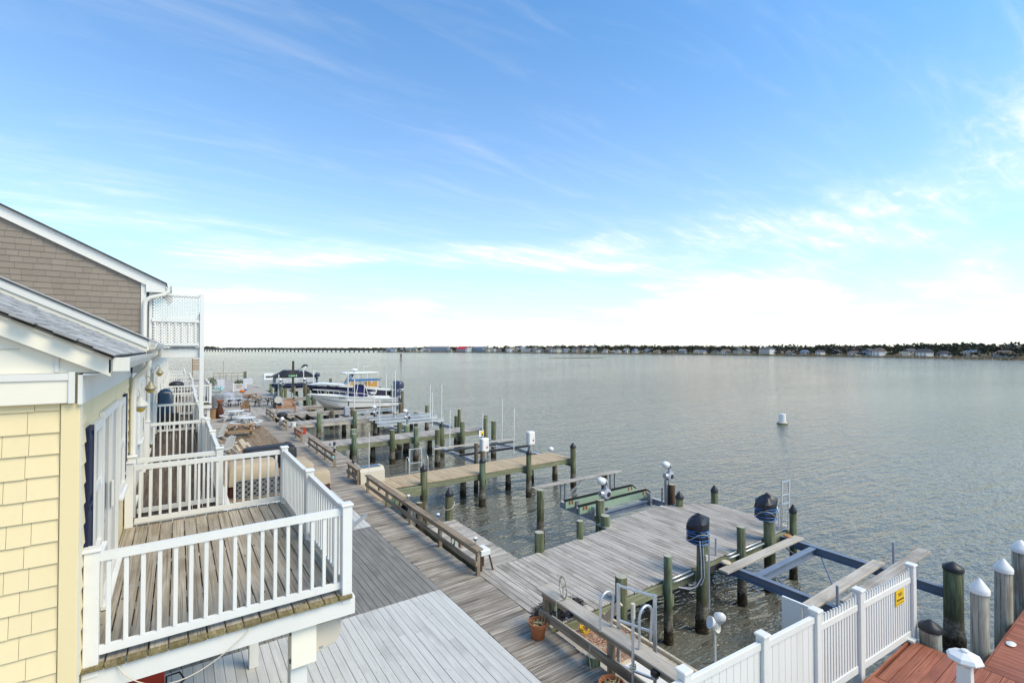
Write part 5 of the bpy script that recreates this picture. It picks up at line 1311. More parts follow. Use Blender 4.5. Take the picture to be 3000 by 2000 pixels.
# ------------------------------------------------------------------ boats (bow towards -x)
def lerp(tab, x):
    for (a, va), (b, vb) in zip(tab[:-1], tab[1:]):
        if x <= b:
            q = (x - a) / (b - a); q = min(1, max(0, q)); return va + (vb - va) * q
    return tab[-1][1]
def hull_rings(xs, sheer, chine, keel, beam_, cbeam, yc):
    rings = []
    for x in xs:
        b = lerp(beam_, x); c = lerp(cbeam, x); zs, zc, zk = lerp(sheer, x), lerp(chine, x), lerp(keel, x)
        m1 = (zs + zc) / 2; bm = b * .55 + c * .45
        rings.append([(x, yc - b, zs), (x, yc - bm, m1), (x, yc - c, zc), (x, yc, zk), (x, yc + c, zc), (x, yc + bm, m1), (x, yc + b, zs)])
    return rings
def hull_band(xs, sheer, chine, beam_, cbeam, yc, f0, f1, o=.006):
    """a strip lying just outside both sides of the topsides between the fractions f0..f1 from sheer to chine (functions of x)"""
    mb = MB()
    for sgn in (-1, 1):
        ring = []
        for x in xs:
            b = lerp(beam_, x); c = lerp(cbeam, x); zs, zc = lerp(sheer, x), lerp(chine, x)
            def P(f):
                bm = b * .55 + c * .45; zm = (zs + zc) / 2
                y, z = (b + (bm - b) * f * 2, zs + (zm - zs) * f * 2) if f < .5 else (bm + (c - bm) * (f - .5) * 2, zm + (zc - zm) * (f - .5) * 2)
                return (x, yc + sgn * (y + o), z)
            ring.append([P(f0(x)), P(f1(x)), (P(f1(x))[0], P(f1(x))[1] - sgn * .003, P(f1(x))[2]), (P(f0(x))[0], P(f0(x))[1] - sgn * .003, P(f0(x))[2])])
        mb.loft(ring)
    return mb
def outboard(par, x, y, z, s=1.0, name='outboard'):
    """z = top of the transom"""
    cw = []
    for (zz_, x0, x1, w) in ((.02, -.02, .40, .17), (.16, -.06, .56, .22), (.36, -.05, .62, .235), (.54, .02, .58, .20), (.64, .12, .46, .13), (.66, .2, .36, .06)):
        cw.append([(x + s * ((x0 + x1) / 2 + (x1 - x0) / 2 * math.cos(a)), y + s * w * math.sin(a), z + s * zz_) for a in [k * math.tau / 16 for k in range(16)]])
    o = part(name, MB().loft(cw), M['outboard'], par, 50)
    part('cowl_stripe', MB().loft([[(x + s * (.265 + .30 * math.cos(a)), y + s * .205 * math.sin(a), z + s * q) for a in [k * math.tau / 16 for k in range(16)]] for q in (.085, .115)]), M['white_plastic'], o)
    part('midsection', MB().loft([[(x + s * (.20 + .17 * math.cos(a) * k), y + s * .10 * math.sin(a) * k, z + s * q) for a in [j * math.tau / 12 for j in range(12)]] for q, k in ((.02, 1), (-.30, .75), (-.62, .6))]), M['outboard'], o, 50)
    part('cavitation_plate', MB().box(x + .02 * s, x + .55 * s, y - .13 * s, y + .13 * s, z - .64 * s, z - .62 * s), M['outboard'], o)
    part('gearcase', MB().tube([(x - .02 * s, y, z - .80 * s), (x + .12 * s, y, z - .80 * s), (x + .36 * s, y, z - .80 * s), (x + .5 * s, y, z - .80 * s)], [.03 * s, .07 * s, .075 * s, .04 * s], 10), M['outboard'], o, 60)
    part('skeg', MB().loft([[(x + .10 * s, y - .012, z - .62 * s), (x + .40 * s, y - .012, z - .62 * s), (x + .34 * s, y - .012, z - 1.02 * s), (x + .22 * s, y - .012, z - 1.02 * s)], [(x + .10 * s, y + .012, z - .62 * s), (x + .40 * s, y + .012, z - .62 * s), (x + .34 * s, y + .012, z - 1.02 * s), (x + .22 * s, y + .012, z - 1.02 * s)]]), M['outboard'], o)
    for k in range(3):
        a = k * math.tau / 3 + .4
        part('propeller_blade', MB().add([(x + .46 * s, y + .03 * math.cos(a), z - .80 * s + .03 * math.sin(a)), (x + .44 * s, y + s * (.15 * math.cos(a) - .07 * math.sin(a)), z - .80 * s + s * (.15 * math.sin(a) + .07 * math.cos(a))), (x + .52 * s, y + s * .18 * math.cos(a), z - .8 * s + s * .18 * math.sin(a)), (x + .56 * s, y + s * (.13 * math.cos(a) + .08 * math.sin(a)), z - .8 * s + s * (.13 * math.sin(a) - .08 * math.cos(a)))], [(0, 1, 2, 3)]), M['alu'], o)
    return o
def rail_line(par, pts, posts, r=.018, mat='white_plastic', name='bow_rail'):
    o = part(name, MB().tube(pts, r, 6), M[mat], par, 60)
    for a, b in posts: part('stanchion', MB().tube([a, b], r * .9, 6), M[mat], o, 60)

# --- white centre console
YB = 44.75
sh = [(9.62, 1.44), (10.6, 1.36), (12.4, 1.18), (14.5, .98), (17.05, .80)]
ch = [(9.62, 1.36), (10.0, 1.02), (10.6, .66), (11.5, .34), (12.6, .20), (17.05, .08)]
ke = [(9.62, 1.34), (10.0, .95), (10.3, .62), (10.7, .26), (11.3, .0), (12.0, -.10), (17.05, -.14)]
bm = [(9.62, .02), (10.0, .50), (10.6, .86), (11.6, 1.13), (13, 1.22), (17.05, 1.16)]
cb = [(9.62, .01), (10.0, .14), (10.6, .42), (11.6, .80), (13, 1.0), (17.05, 1.02)]
xs = [9.62, 9.8, 10.0, 10.3, 10.6, 11.0, 11.5, 12.0, 12.6, 13.5, 14.5, 15.5, 16.4, 17.05]
B = thing('motor_boat', 'white centre console motor boat with navy covered console on the lift', 'boat', (13.3, YB, -.14))
rg = hull_rings(xs, sh, ch, ke, bm, cb, YB)
part('hull', MB().loft(rg, cap=True, close=False), M['gelcoat'], B, 40)
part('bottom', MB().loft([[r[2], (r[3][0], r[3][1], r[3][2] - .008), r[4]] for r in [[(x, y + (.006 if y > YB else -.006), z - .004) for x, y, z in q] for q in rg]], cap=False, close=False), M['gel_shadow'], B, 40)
part('deck', MB().loft([[(x, YB - lerp(bm, x) * .98, lerp(sh, x) - .03), (x, YB + lerp(bm, x) * .98, lerp(sh, x) - .03), (x, YB + lerp(bm, x) * .98, lerp(sh, x) - .07), (x, YB - lerp(bm, x) * .98, lerp(sh, x) - .07)] for x in xs]), M['gelcoat'], B)
for sg_ in (-1, 1):
    part('rub_rail', MB().tube([(x, YB + sg_ * (lerp(bm, x) + .01), lerp(sh, x) - .01) for x in xs], .035, 6), M['white_plastic'], B, 60)
part('stripe', hull_band(xs[3:], sh, ch, bm, cb, YB, lambda x: .46 + .02 * x / 17, lambda x: .52 + (.06 if x > 15 else .01)), M['black_print'], B)
part('stripe', hull_band([14.6, 15.2, 15.8, 16.4, 17.0], sh, ch, bm, cb, YB, lambda x: .26, lambda x: .28 + .10 * max(0, 1 - abs(x - 15.9) / .9)), M['black_print'], B)
part('anchor_pulpit', MB().box(9.30, 10.0, YB - .14, YB + .14, 1.43, 1.49, .01), M['white_plastic'], B)
for sg_ in (-1, 1):
    pts = [(9.7, YB + sg_ * .12, 1.86)] + [(x, YB + sg_ * (lerp(bm, x) - .08), lerp(sh, x) + .42 - .02 * (x - 10)) for x in (10.2, 10.8, 11.6, 12.6, 13.6)] + [(14.3, YB + sg_ * 1.1, 1.24), (14.4, YB + sg_ * 1.1, 1.02)]
    rail_line(B, pts, [((x, YB + sg_ * (lerp(bm, x) - .08), lerp(sh, x) + .41 - .02 * (x - 10)), (x + .12, YB + sg_ * (lerp(bm, x) - .06), lerp(sh, x))) for x in (10.2, 11.2, 12.2, 13.2)])
part('console_cover', MB().loft([[(a, YB - w, z), (a2, YB - w, z), (a2, YB + w, z), (a, YB + w, z)] for a, a2, w, z in ((13.2, 14.35, .48, 1.05), (13.32, 14.28, .46, 1.7), (13.45, 13.95, .42, 2.12))]), M['navy_canvas'], B)
part('seat_cover', MB().loft([[(a, YB - w, z), (a2, YB - w, z), (a2, YB + w, z), (a, YB + w, z)] for a, a2, w, z in ((12.9, 13.2, .4, 1.1), (12.95, 13.2, .36, 1.42))]), M['navy_canvas'], B)
tt = part('t_top', MB().box(12.90, 15.45, YB - .85, YB + .85, 2.50, 2.60, .03), M['blue_canvas'], B)
part('t_top_edge', MB().box(12.88, 15.47, YB - .87, YB + .87, 2.47, 2.498), M['alu'], tt)
for sg_ in (-1, 1):
    for (a, b) in (((13.25, 1.05), (13.5, 2.47)), ((14.45, 1.0), (13.95, 2.47)), ((14.0, 1.0), (14.05, 2.47))):
        part('t_top_leg', MB().tube([(a[0], YB + sg_ * .62, a[1]), (b[0], YB + sg_ * .60, b[1])], .03, 7), M['white_plastic'], tt, 60)
part('leaning_post', MB().box(14.7, 15.2, YB - .45, YB + .45, 1.25, 1.38, .03).box(15.15, 15.25, YB - .45, YB + .45, 1.38, 1.62, .02), M['gelcoat'], B)
for sg_ in (-1, 1): part('post_leg', MB().tube([(14.75, YB + sg_ * .4, .95), (15.1, YB + sg_ * .4, 1.26)], .025, 6), M['alu'], B, 60)
for dz in range(3): part('rod_holder', MB().tube([(15.45, YB - .6 + dz * .5, 2.55), (15.62, YB - .6 + dz * .5, 2.72)], .025, 6), M['black_plastic'], tt, 60)
outboard(B, 17.0, YB, .72, 1.25)
part('registration', MB().box(11.6, 12.2, YB - 1.20, YB - 1.195, 1.1, 1.16), M['black_print'], B)

# --- navy cuddy with hard top
YN = 50.9
sh2 = [(10.5, 1.92), (11.9, 1.95), (14.2, 1.72), (17.0, 1.30), (19.4, .98)]
ch2 = [(10.5, 1.80), (11.0, 1.30), (12, .80), (13.5, .46), (19.4, .20)]
ke2 = [(10.5, 1.78), (11.0, 1.1), (11.8, .45), (13, .12), (19.4, .02)]
bm2 = [(10.5, .03), (11.0, .62), (12, 1.10), (13.5, 1.36), (19.4, 1.30)]
cb2 = [(10.5, .02), (11.0, .25), (12, .65), (13.5, 1.1), (19.4, 1.15)]
xs2 = [10.5, 10.7, 11, 11.5, 12, 12.8, 13.5, 14.5, 15.5, 16.5, 17.5, 18.5, 19.4]
B2 = thing('motor_boat', 'navy and white motor boat with hard top and tan curtains behind the white one', 'boat', (15, YN, 0))
rg = hull_rings(xs2, sh2, ch2, ke2, bm2, cb2, YN)
part('hull', MB().loft(rg, cap=True, close=False), M['navy_gel'], B2, 40)
part('topside', hull_band(xs2, sh2, ch2, bm2, cb2, YN, lambda x: -.02, lambda x: .14 + .10 * max(0, (13.5 - x) / 3)), M['gelcoat'], B2)
part('deck', MB().loft([[(x, YN - lerp(bm2, x), lerp(sh2, x) - .0), (x, YN, lerp(sh2, x) + (.14 if 11 < x < 14.6 else .02)), (x, YN + lerp(bm2, x), lerp(sh2, x) - .0), (x, YN + lerp(bm2, x), lerp(sh2, x) - .05), (x, YN - lerp(bm2, x), lerp(sh2, x) - .05)] for x in xs2]), M['gelcoat'], B2, 30)
ht = part('hard_top', MB().box(13.9, 17.4, YN - 1.05, YN + 1.05, 2.86, 2.98, .05), M['gelcoat'], B2)
for sg_ in (-1, 1):
    for (a, b) in (((14.3, 1.75), (14.9, 2.86)), ((17.3, 1.3), (17.25, 2.86)), ((16.2, 1.45), (16.15, 2.86)), ((15.1, 1.65), (15.25, 2.86))): part('top_leg', MB().tube([(a[0], YN + sg_ * 1.0, a[1]), (b[0], YN + sg_ * .95, b[1])], .03, 6), M['white_plastic'], ht, 60)
    part('curtain', MB().add([(16.2, YN + sg_ * 1.02, 1.50), (17.2, YN + sg_ * 1.02, 1.42), (17.2, YN + sg_ * 1.0, 2.05), (16.95, YN + sg_ * 1.0, 2.10)], [(0, 1, 2, 3)]).add([(16.2, YN + sg_ * 1.035, 1.50), (17.2, YN + sg_ * 1.035, 1.42), (17.2, YN + sg_ * 1.015, 2.05), (16.95, YN + sg_ * 1.015, 2.10)], [(0, 3, 2, 1)]), M['tan_canvas'], B2)
    part('curtain', MB().add([(14.25, YN + sg_ * 1.02, 1.72), (14.95, YN + sg_ * 1.02, 1.66), (14.9, YN + sg_ * 1.0, 2.15), (14.6, YN + sg_ * 1.0, 2.18)], [(0, 1, 2, 3)]).add([(15.6, YN + sg_ * 1.02, 1.95), (16.1, YN + sg_ * 1.02, 1.5), (15.75, YN + sg_ * 1.02, 1.58)], [(0, 1, 2)]), M['tan_canvas'], B2)
part('windscreen', MB().loft([[(14.35, YN - .9, 1.8), (14.35, YN + .9, 1.8), (14.38, YN + .9, 1.8), (14.38, YN - .9, 1.8)], [(14.95, YN - .85, 2.8), (14.95, YN + .85, 2.8), (14.98, YN + .85, 2.8), (14.98, YN - .85, 2.8)]]), M['glass'], B2)
part('radar', MB().lathe(15.1, YN, [(.10, 2.98), (.10, 3.15), (.33, 3.18), (.36, 3.27), (.30, 3.36), (.1, 3.38)], 16), M['white_plastic'], ht, 40)
part('antenna', MB().tube([(15.7, YN + .6, 2.98), (15.75, YN + .6, 4.6)], .015, 5).tube([(15.9, YN - .6, 2.98), (15.95, YN - .6, 3.6), (16.4, YN - .6, 3.62)], .015, 5), M['white_plastic'], ht, 60)
outboard(B2, 19.45, YN - .5, .92, 1.5); outboard(B2, 19.45, YN + .5, .92, 1.5)
text('registration', 'VA 5016 CF', .22, 'black_print', Matrix.Translation((12.7, YN - 1.34, 1.66)) @ Matrix.Rotation(math.pi / 2 + .1, 4, 'X'), B2)

# --- pontoon with black cover
YP = 62.2
B3 = thing('pontoon_boat', 'pontoon boat under a black cover with navy band and blue outboard', 'boat', (11.4, YP, .8))
for sg_ in (-1, 1): part('pontoon', MB().tube([(9.0, YP + sg_ * .9, 1.14), (9.3, YP + sg_ * .9, 1.1), (13.4, YP + sg_ * .9, 1.1)], [.05, .28, .28], 14), M['navy_gel'], B3, 50)
part('deck', MB().box(9.15, 13.5, YP - 1.2, YP + 1.2, 1.40, 1.50), M['alu'], B3)
part('side_panel', MB().box(9.25, 13.35, YP - 1.2, YP - 1.15, 1.5, 2.12), M['gelcoat'], B3); part('side_panel', MB().box(9.25, 13.35, YP + 1.15, YP + 1.2, 1.5, 2.12), M['gelcoat'], B3)
part('rail', MB().box(9.22, 13.38, YP - 1.22, YP - 1.201, 1.78, 1.84), M['alu'], B3); part('rail', MB().box(9.22, 13.38, YP - 1.22, YP - 1.201, 1.55, 1.6), M['alu'], B3)
cv = []
for (x, z, w) in ((9.2, 2.40, 1.2), (9.6, 2.55, 1.22), (10.2, 2.95, 1.0), (11.0, 2.92, 1.05), (11.9, 2.88, 1.0), (12.7, 2.76, 1.1), (13.2, 2.55, 1.15), (13.42, 2.25, 1.1)):
    cv.append([(x, YP - 1.24, 2.08), (x, YP - 1.22, 2.30), (x, YP - w * .6, z - .06), (x, YP, z), (x, YP + w * .6, z - .06), (x, YP + 1.22, 2.30), (x, YP + 1.24, 2.08)])
part('cover', MB().loft(cv), M['black_cover'], B3, 35)
part('bimini_boot', MB().tube([(12.2, YP, 3.22), (12.5, YP, 3.46), (12.8, YP, 3.42), (12.85, YP, 3.25)], [.06, .12, .13, .05], 10), M['black_cover'], B3, 60)
for sg_ in (-1, 1): part('bimini_frame', MB().tube([(11.7, YP + sg_ * 1.0, 2.7), (12.6, YP + sg_ * .6, 3.35)], .022, 6).tube([(12.1, YP + sg_ * 1.0, 2.7), (12.6, YP + sg_ * .6, 3.35)], .022, 6).tube([(12.8, YP + sg_ * 1.0, 2.7), (12.6, YP + sg_ * .6, 3.35)], .022, 6), M['alu'], B3, 60)
outboard(B3, 13.75, YP, 1.9, .95)
part('motor_mount', MB().box(13.4, 13.8, YP - .3, YP + .3, 1.35, 1.75), M['alu'], B3)

# --- white cabin boat seen past the far rail
YC = 76
B4 = thing('cabin_boat', 'small white cabin boat moored beyond the dark street sign post', 'boat', (11, YC, 0))
part('hull', MB().loft([[(x, YC - w, 1.15), (x, YC - w * .7, .35), (x, YC + w * .7, .35), (x, YC + w, 1.15)] for x, w in ((9.8, 1.15), (11.6, 1.15), (12.6, .8), (13.4, .05))]), M['gelcoat'], B4)
part('cabin', MB().loft([[(x, YC - .9, 1.15), (x, YC - .8, z), (x, YC + .8, z), (x, YC + .9, 1.15)] for x, z in ((9.9, 1.9), (11.0, 2.0), (11.6, 1.3))]), M['gelcoat'], B4)
part('cabin_window', MB().box(10.1, 10.9, YC - .93, YC - .90, 1.4, 1.65), M['glass'], B4)
part('arch', MB().tube([(10.6, YC - .8, 1.9), (11.2, YC - .8, 2.4), (12.6, YC - .8, 2.45)], .03, 6), M['alu'], B4, 60)

# ------------------------------------------------------------------ furniture on the decks
def picnic(label, x, y, rz, mat='brown', L_=1.8, frame=None):
    t = thing('picnic_table', label, 'picnic table', (x, y, 0), rz, 'picnic tables on the decks', world=False)
    wm = M[mat + '_x'] if mat + '_x' in M else M[mat]
    fm = M[frame] if frame else (M[mat + '_z'] if mat + '_z' in M else M[mat])
    for i in range(5): part('top_board', MB().box(-L_ / 2, L_ / 2, -.37 + i * .15, -.37 + i * .15 + .143, .715, .75, .004), wm, t)
    for sg_ in (-1, 1):
        part('bench_seat', MB().box(-L_ / 2, L_ / 2, sg_ * .72 - .13, sg_ * .72 - .003, .42, .455, .004).box(-L_ / 2, L_ / 2, sg_ * .72 + .003, sg_ * .72 + .13, .42, .455, .004), wm, t)
        xx_ = sg_ * (L_ / 2 - .28)
        for s2 in (-1, 1): part('leg', MB().beam((xx_, s2 * .22, .71), (xx_, s2 * .62, .0), .04, .09, up=(1, 0, 0)), fm, t)
        part('cross_brace', MB().box(xx_ + .022, xx_ + .06, -.84, .84, .34, .42), fm, t); part('top_brace', MB().box(xx_ + .022, xx_ + .06, -.36, .36, .63, .714), fm, t)
        part('diagonal_brace', MB().beam((xx_, 0, .38), (sg_ * .12, 0, .70), .04, .07), fm, t)
    return t
def round_table(label, x, y, rz, mat='white_furn'):
    t = thing('round_picnic_table', label, 'picnic table', (x, y, 0), rz, 'round white picnic tables', world=False)
    m_ = M[mat]
    part('top', MB().lathe(0, 0, [(.60, .70), (.61, .715), (.61, .735), (.60, .745)], 26), m_, t, 40)
    for k in range(4):
        a0 = k * math.pi / 2
        ri, ro = .78, 1.06; arc = [a0 + math.radians(q) for q in (-34, -17, 0, 17, 34)]
        ring = [[(ri * math.cos(a), ri * math.sin(a), .42), (ro * math.cos(a), ro * math.sin(a), .42), (ro * math.cos(a), ro * math.sin(a), .46), (ri * math.cos(a), ri * math.sin(a), .46)] for a in arc]
        part('bench', MB().loft(ring), m_, t)
        part('leg', MB().beam((.25 * math.cos(a0), .25 * math.sin(a0), .70), (.85 * math.cos(a0), .85 * math.sin(a0), .0), .05, .09), m_, t)
        part('arm', MB().beam((.1 * math.cos(a0), .1 * math.sin(a0), .375), (1.0 * math.cos(a0), 1.0 * math.sin(a0), .375), .05, .085), m_, t)
    return t
def adirondack(label, x, y, rz, mat):
    t = thing('adirondack_chair', label, 'chair', (x, y, 0), rz, 'slatted armchairs on the decks', world=False)
    m_ = M[mat]
    for i in range(5):
        xx_ = -.22 + i * .11; h = 1.0 - .03 * abs(i - 2) ** 1.5
        part('back_slat', MB().beam((xx_, .22, .30), (xx_, .48, h), .10, .02, up=(0, 1, 0)), m_, t)
    part('seat', MB().loft([[(-.28, -.30, .38), (.28, -.30, .38), (.28, -.30, .355), (-.28, -.30, .355)], [(-.28, .25, .30), (.28, .25, .30), (.28, .25, .275), (-.28, .25, .275)]]), m_, t)
    for sg_ in (-1, 1):
        part('arm', MB().box(sg_ * .36 - .07, sg_ * .36 + .07, -.36, .40, .56, .585), m_, t); part('front_leg', MB().box(sg_ * .32 - .05, sg_ * .32 + .05, -.33, -.29, 0, .56), m_, t); part('back_leg', MB().beam((sg_ * .32, -.28, .36), (sg_ * .32, .55, .03), .03, .12), m_, t)
    return t
picnic('brown wooden picnic table nearest, on the patio with new pale boards', 3.12, 34.2, rad(-3), 'brown', 1.85)
round_table('white round picnic table just beyond the brown rectangular one', 3.86, 37.6, .5)
round_table('second white round picnic table, the farther of the two', 3.60, 42.0, .3)
picnic('dark stained picnic table out by the pole with the green sign', 6.7, 51.2, rad(12), 'dark_furn', 1.7)
picnic('brown picnic table behind the dark stained one', 6.2, 56.6, rad(60), 'brown', 1.8)
picnic('teal picnic table at the far left of the deck', 3.9, 70.2, rad(4), 'teal_paint', 1.6)
picnic('low dark picnic table left of the round ones', 2.2, 46.4, rad(2), 'dark_furn', 1.9)
adirondack('pale grey slatted armchair on the left of the far table', 3.82, 54.6, rad(200), 'grey_furn'); adirondack('pale grey slatted armchair on the right of the far table', 4.9, 53.8, rad(165), 'grey_furn')
adirondack('brown wooden armchair behind the round white tables', 4.85, 47.6, rad(175), 'brown_x')
picnic('grey topped table between the pale armchairs', 4.4, 52.4, rad(5), 'grey_furn', 1.4, 'black_plastic')
# white chairs half hidden behind the second balcony
adirondack('white plastic armchair behind the second balcony rail, by the patio', 2.0, 28.9, rad(215), 'white_furn'); adirondack('white plastic armchair beside the brown picnic table', 1.9, 33.3, rad(230), 'white_furn')
# covered furniture on the patio behind the balcony
def cover(par, name, x0, x1, y0, y1, z0, z1, mat, r=.1, seed=1, dip=0):
    g = random.Random(seed); rings = []
    for (zz_, ins) in ((z0, -.03), (z0 + (z1 - z0) * .45, -.01), (z1 - r * .9, 0), (z1 - r * .25, r * .45), (z1, r * 1.1)):
        ring = []; n = 28
        for i in range(n):
            a = (i + .5) * math.tau / n; cx = math.copysign(abs(math.cos(a)) ** .35, math.cos(a)); cy = math.copysign(abs(math.sin(a)) ** .35, math.sin(a))
            wob = (1 + .022 * math.sin(a * 9 + seed) * (1 if zz_ < z1 - r else .3))
            ring.append(((x0 + x1) / 2 + ((x1 - x0) / 2 - ins) * cx * wob, (y0 + y1) / 2 + ((y1 - y0) / 2 - ins) * cy * wob, zz_ + g.uniform(-.012, .012) - (dip * (1 + cx) / 2 if zz_ > z0 + .1 else 0)))
        rings.append(ring)
    return part(name, MB().loft(rings), M[mat], par, 40)
t = thing('covered_chair', 'chair under a beige and brown fabric cover at the edge of the pale deck', 'covered furniture', (4.5, 19.6, 0))
cover(t, 'cover', 4.16, 4.84, 19.2, 19.9, .30, .80, 'beige_cover', .12, 3); cover(t, 'cover_skirt', 4.17, 4.83, 19.21, 19.89, .01, .32, 'brown_cover', .01, 3)
t = thing('covered_ottoman', 'low ottoman under a flat beige cover with brown skirt', 'covered furniture', (4.5, 23, 0))
cover(t, 'cover', 4.05, 4.9, 22.0, 24.0, .24, .46, 'beige_cover', .06, 5); cover(t, 'cover_skirt', 4.07, 4.88, 22.02, 23.98, .01, .25, 'brown_cover', .02, 5)
t = thing('covered_sofa', 'long sofa under a black cover behind the beige one', 'covered furniture', (3.4, 24.8, 0)); cover(t, 'cover', 2.45, 4.5, 24.3, 25.4, .01, .92, 'black_cover', .16, 7); cover(t, 'cover_end', 4.02, 4.55, 23.95, 25.3, .02, 1.0, 'black_cover', .2, 9)
t = thing('covered_grill', 'wide beige fabric cover over patio furniture behind the grey lattice', 'covered furniture', (2.4, 20.8, 0)); cover(t, 'cover', 1.5, 3.2, 20.25, 21.4, .4, 1.15, 'beige_cover', .14, 4); cover(t, 'cover_skirt', 1.52, 3.18, 20.27, 21.38, .01, .41, 'brown_cover', .02, 4)
t = thing('garden_trellis', 'dark grey lattice panel in front of the beige covered furniture', 'trellis', (2.5, 19.95, 0))
part('backing', MB().box(1.75, 3.2, 20.02, 20.04, .02, .62), M['rug_dark'], t)
for i in range(-4, 10):
    for sg_ in (-1, 1):
        xa = 1.78 + i * .19
        seg_ = [(xa + sg_ * q, .03 + q) for q in (0, .58)]
        x_a, x_b = seg_[0][0], seg_[1][0]; za, zb = .03, .61
        def clip(xv): return .03 + (xv - x_a) / (x_b - x_a) * .58
        lo, hi = min(x_a, x_b), max(x_a, x_b); l2, h2 = max(lo, 1.78), min(hi, 3.17)
        if h2 - l2 > .05: part('lattice_strip', MB().beam((l2, 20.0 - .006 * sg_, clip(l2)), (h2, 20.0 - .006 * sg_, clip(h2)), .012, .05), M['lattice_grey'], t)
part('frame', MB().box(1.74, 3.21, 19.97, 20.0, .621, .66).box(1.74, 3.21, 19.97, 20.0, .0, .028), M['lattice_grey'], t)
t = thing('white_bench_box', 'long white box bench running along the house under the second balcony', 'bench', (1.7, 24, 0))
part('lid', MB().box(1.15, 2.0, 20.3 + .02, 27.9, .30, .34), M['white_paint'], t) if False else part('lid', MB().box(.9, 1.42, 15.2, 27.9, .40, .44, .006), M['white_paint'], t); part('front', MB().box(1.38, 1.41, 15.22, 27.88, .01, .398), M['white_paint'], t); part('side', MB().box(.92, 1.378, 15.22, 15.25, .01, .398), M['white_paint'], t)
# water jug
t = thing('water_cooler', 'small blue cooler jug with orange lid behind the black covered sofa', 'cooler', (3.5, 28.3, 0)); part('body', MB().lathe(3.5, 27.6, [(.15, .01), (.16, .3), (.15, .42)], 14), M['water_jug_blue'], t, 40); part('lid', MB().lathe(3.5, 27.6, [(.17, .421), (.17, .48), (.08, .52)], 14), M['orange'], t, 40)
# blue cover grill on the fourth balcony
t = thing('blue_covered_grill', 'grill under a shiny dark blue cover on the fourth balcony', 'covered furniture', (-.1, 20.6, ZF)); cover(t, 'cover', -.56, -.14, 20.2, 20.9, ZF + .02, ZF + 1.36, 'blue_cover', .16, 11); part('base', MB().box(-.42, .08, 20.16, 20.2, ZF + .01, ZF + .55), M['black_plastic'], t); part('shelf', MB().box(.15, .5, 20.4, 20.8, ZF + .78, ZF + .82), M['black_plastic'], t)
t = thing('round_black_grill', 'low black kettle grill on the fifth balcony', 'grill', (-.1, 29.6, ZF)); part('lid', MB().ico((-.05, 30.4, ZF + .9), .34, 14, 8, (1, 1, .55)), M['black_plastic'], t, 60); part('leg', MB().tube([(-.25, 30.4, ZF), (-.1, 30.4, ZF + .8)], .02, 6).tube([(.15, 30.4, ZF), (0, 30.4, ZF + .8)], .02, 6).tube([(-.05, 30.65, ZF), (-.05, 30.5, ZF + .8)], .02, 6), M['black_plastic'], t)
# barrels by the dark table
t = thing('brown_barrel', 'dark brown wooden barrel left of the round white tables', 'barrel', (2.24, 44.2, 0)); part('staves', MB().lathe(2.24, 44.2, [(.26, .0), (.30, .4), (.27, .82)], 14), M['brown_z'], t, 40); part('rim', MB().lathe(2.24, 44.2, [(.275, .78), (.28, .83)], 14), M['dark_steel'], t)
t = thing('clay_chiminea', 'rust red clay chiminea with flared orange top beside the barrel', 'chiminea', (2.72, 44.1, 0)); part('body', MB().lathe(2.72, 44.1, [(.22, .0), (.25, .1), (.28, .4), (.22, .75), (.14, .95), (.12, 1.15)], 16), M['brown_cover'], t, 50); part('flue', MB().lathe(2.72, 44.1, [(.125, 1.151), (.14, 1.25), (.24, 1.36), (.25, 1.40), (.20, 1.40)], 16), M['terracotta'], t, 50)
# glider bench, smoker, utility post
t = thing('glider_bench', 'orange brown varnished bench with arched back by the pier', 'bench', (7.5, 44.6, 0))
part('seat', MB().box(6.8, 8.3, 44.35, 44.85, .40, .44), M['orange_wood'], t); part('lower_rail', MB().box(6.8, 8.3, 44.84, 44.88, .5, .58), M['orange_wood'], t)
for i in range(8): part('back_slat', MB().beam((7.45 + i * .1, 44.88, .45), (7.45 + i * .1, 44.98, 1.0 + .12 * math.sin(math.pi * (i + .5) / 8)), .06, .02, up=(0, 1, 0)), M['orange_wood'], t)
part('back_arch', MB().tube([(7.38 + .85 * (.5 - .5 * math.cos(a)), 44.97, .98 + .16 * math.sin(a)) for a in [k * math.pi / 10 for k in range(11)]], .03, 6), M['orange_wood'], t, 60)
for x in (6.84, 8.26): part('arm_frame', MB().box(x - .04, x + .04, 44.3, 44.9, .02, .08).box(x - .03, x + .03, 44.34, 44.40, .08, .66).box(x - .05, x + .05, 44.3, 44.9, .661, .70), M['orange_wood'], t)
t = thing('barrel_smoker', 'black barrel smoker with pale round end plate beside the glider bench', 'grill', (7.6, 48.8, 0))
part('barrel', MB().tube([(7.55, 48.5, .78), (7.55, 49.6, .78)], .34, 18), M['black_plastic'], t, 40); part('end_plate', MB().tube([(7.55, 48.47, .78), (7.55, 48.499, .78)], .33, 18), M['lamp_metal'], t, 40); part('lid', MB().beam((7.2, 49.0, 1.1), (7.5, 49.0, 1.45), .9, .04), M['black_plastic'], t); part('stand', MB().box(7.25, 7.85, 48.6, 49.5, .05, .45), M['black_plastic'], t)
t = thing('sign_post', 'tall dark brown post carrying a green street sign', 'post', (9.1, 50.2, 0))
part('post', MB().tube([(9.1, 50.2, -1.6), (9.1, 50.2, 4.25)], .10, 10), M['dark_post'], t, 50)
sp = part('sign_plate', MB().box(8.72, 9.36, 50.05, 50.07, 2.76, 2.93), M['sign_green'], t); part('sign_border', MB().box(8.70, 8.719, 50.045, 50.075, 2.74, 2.95).box(9.361, 9.40, 50.045, 50.075, 2.74, 2.95), M['white_plastic'], sp)
part('lettering', MB().box(8.86, 9.22, 50.044, 50.049, 2.82, 2.87), M['white_plastic'], sp)
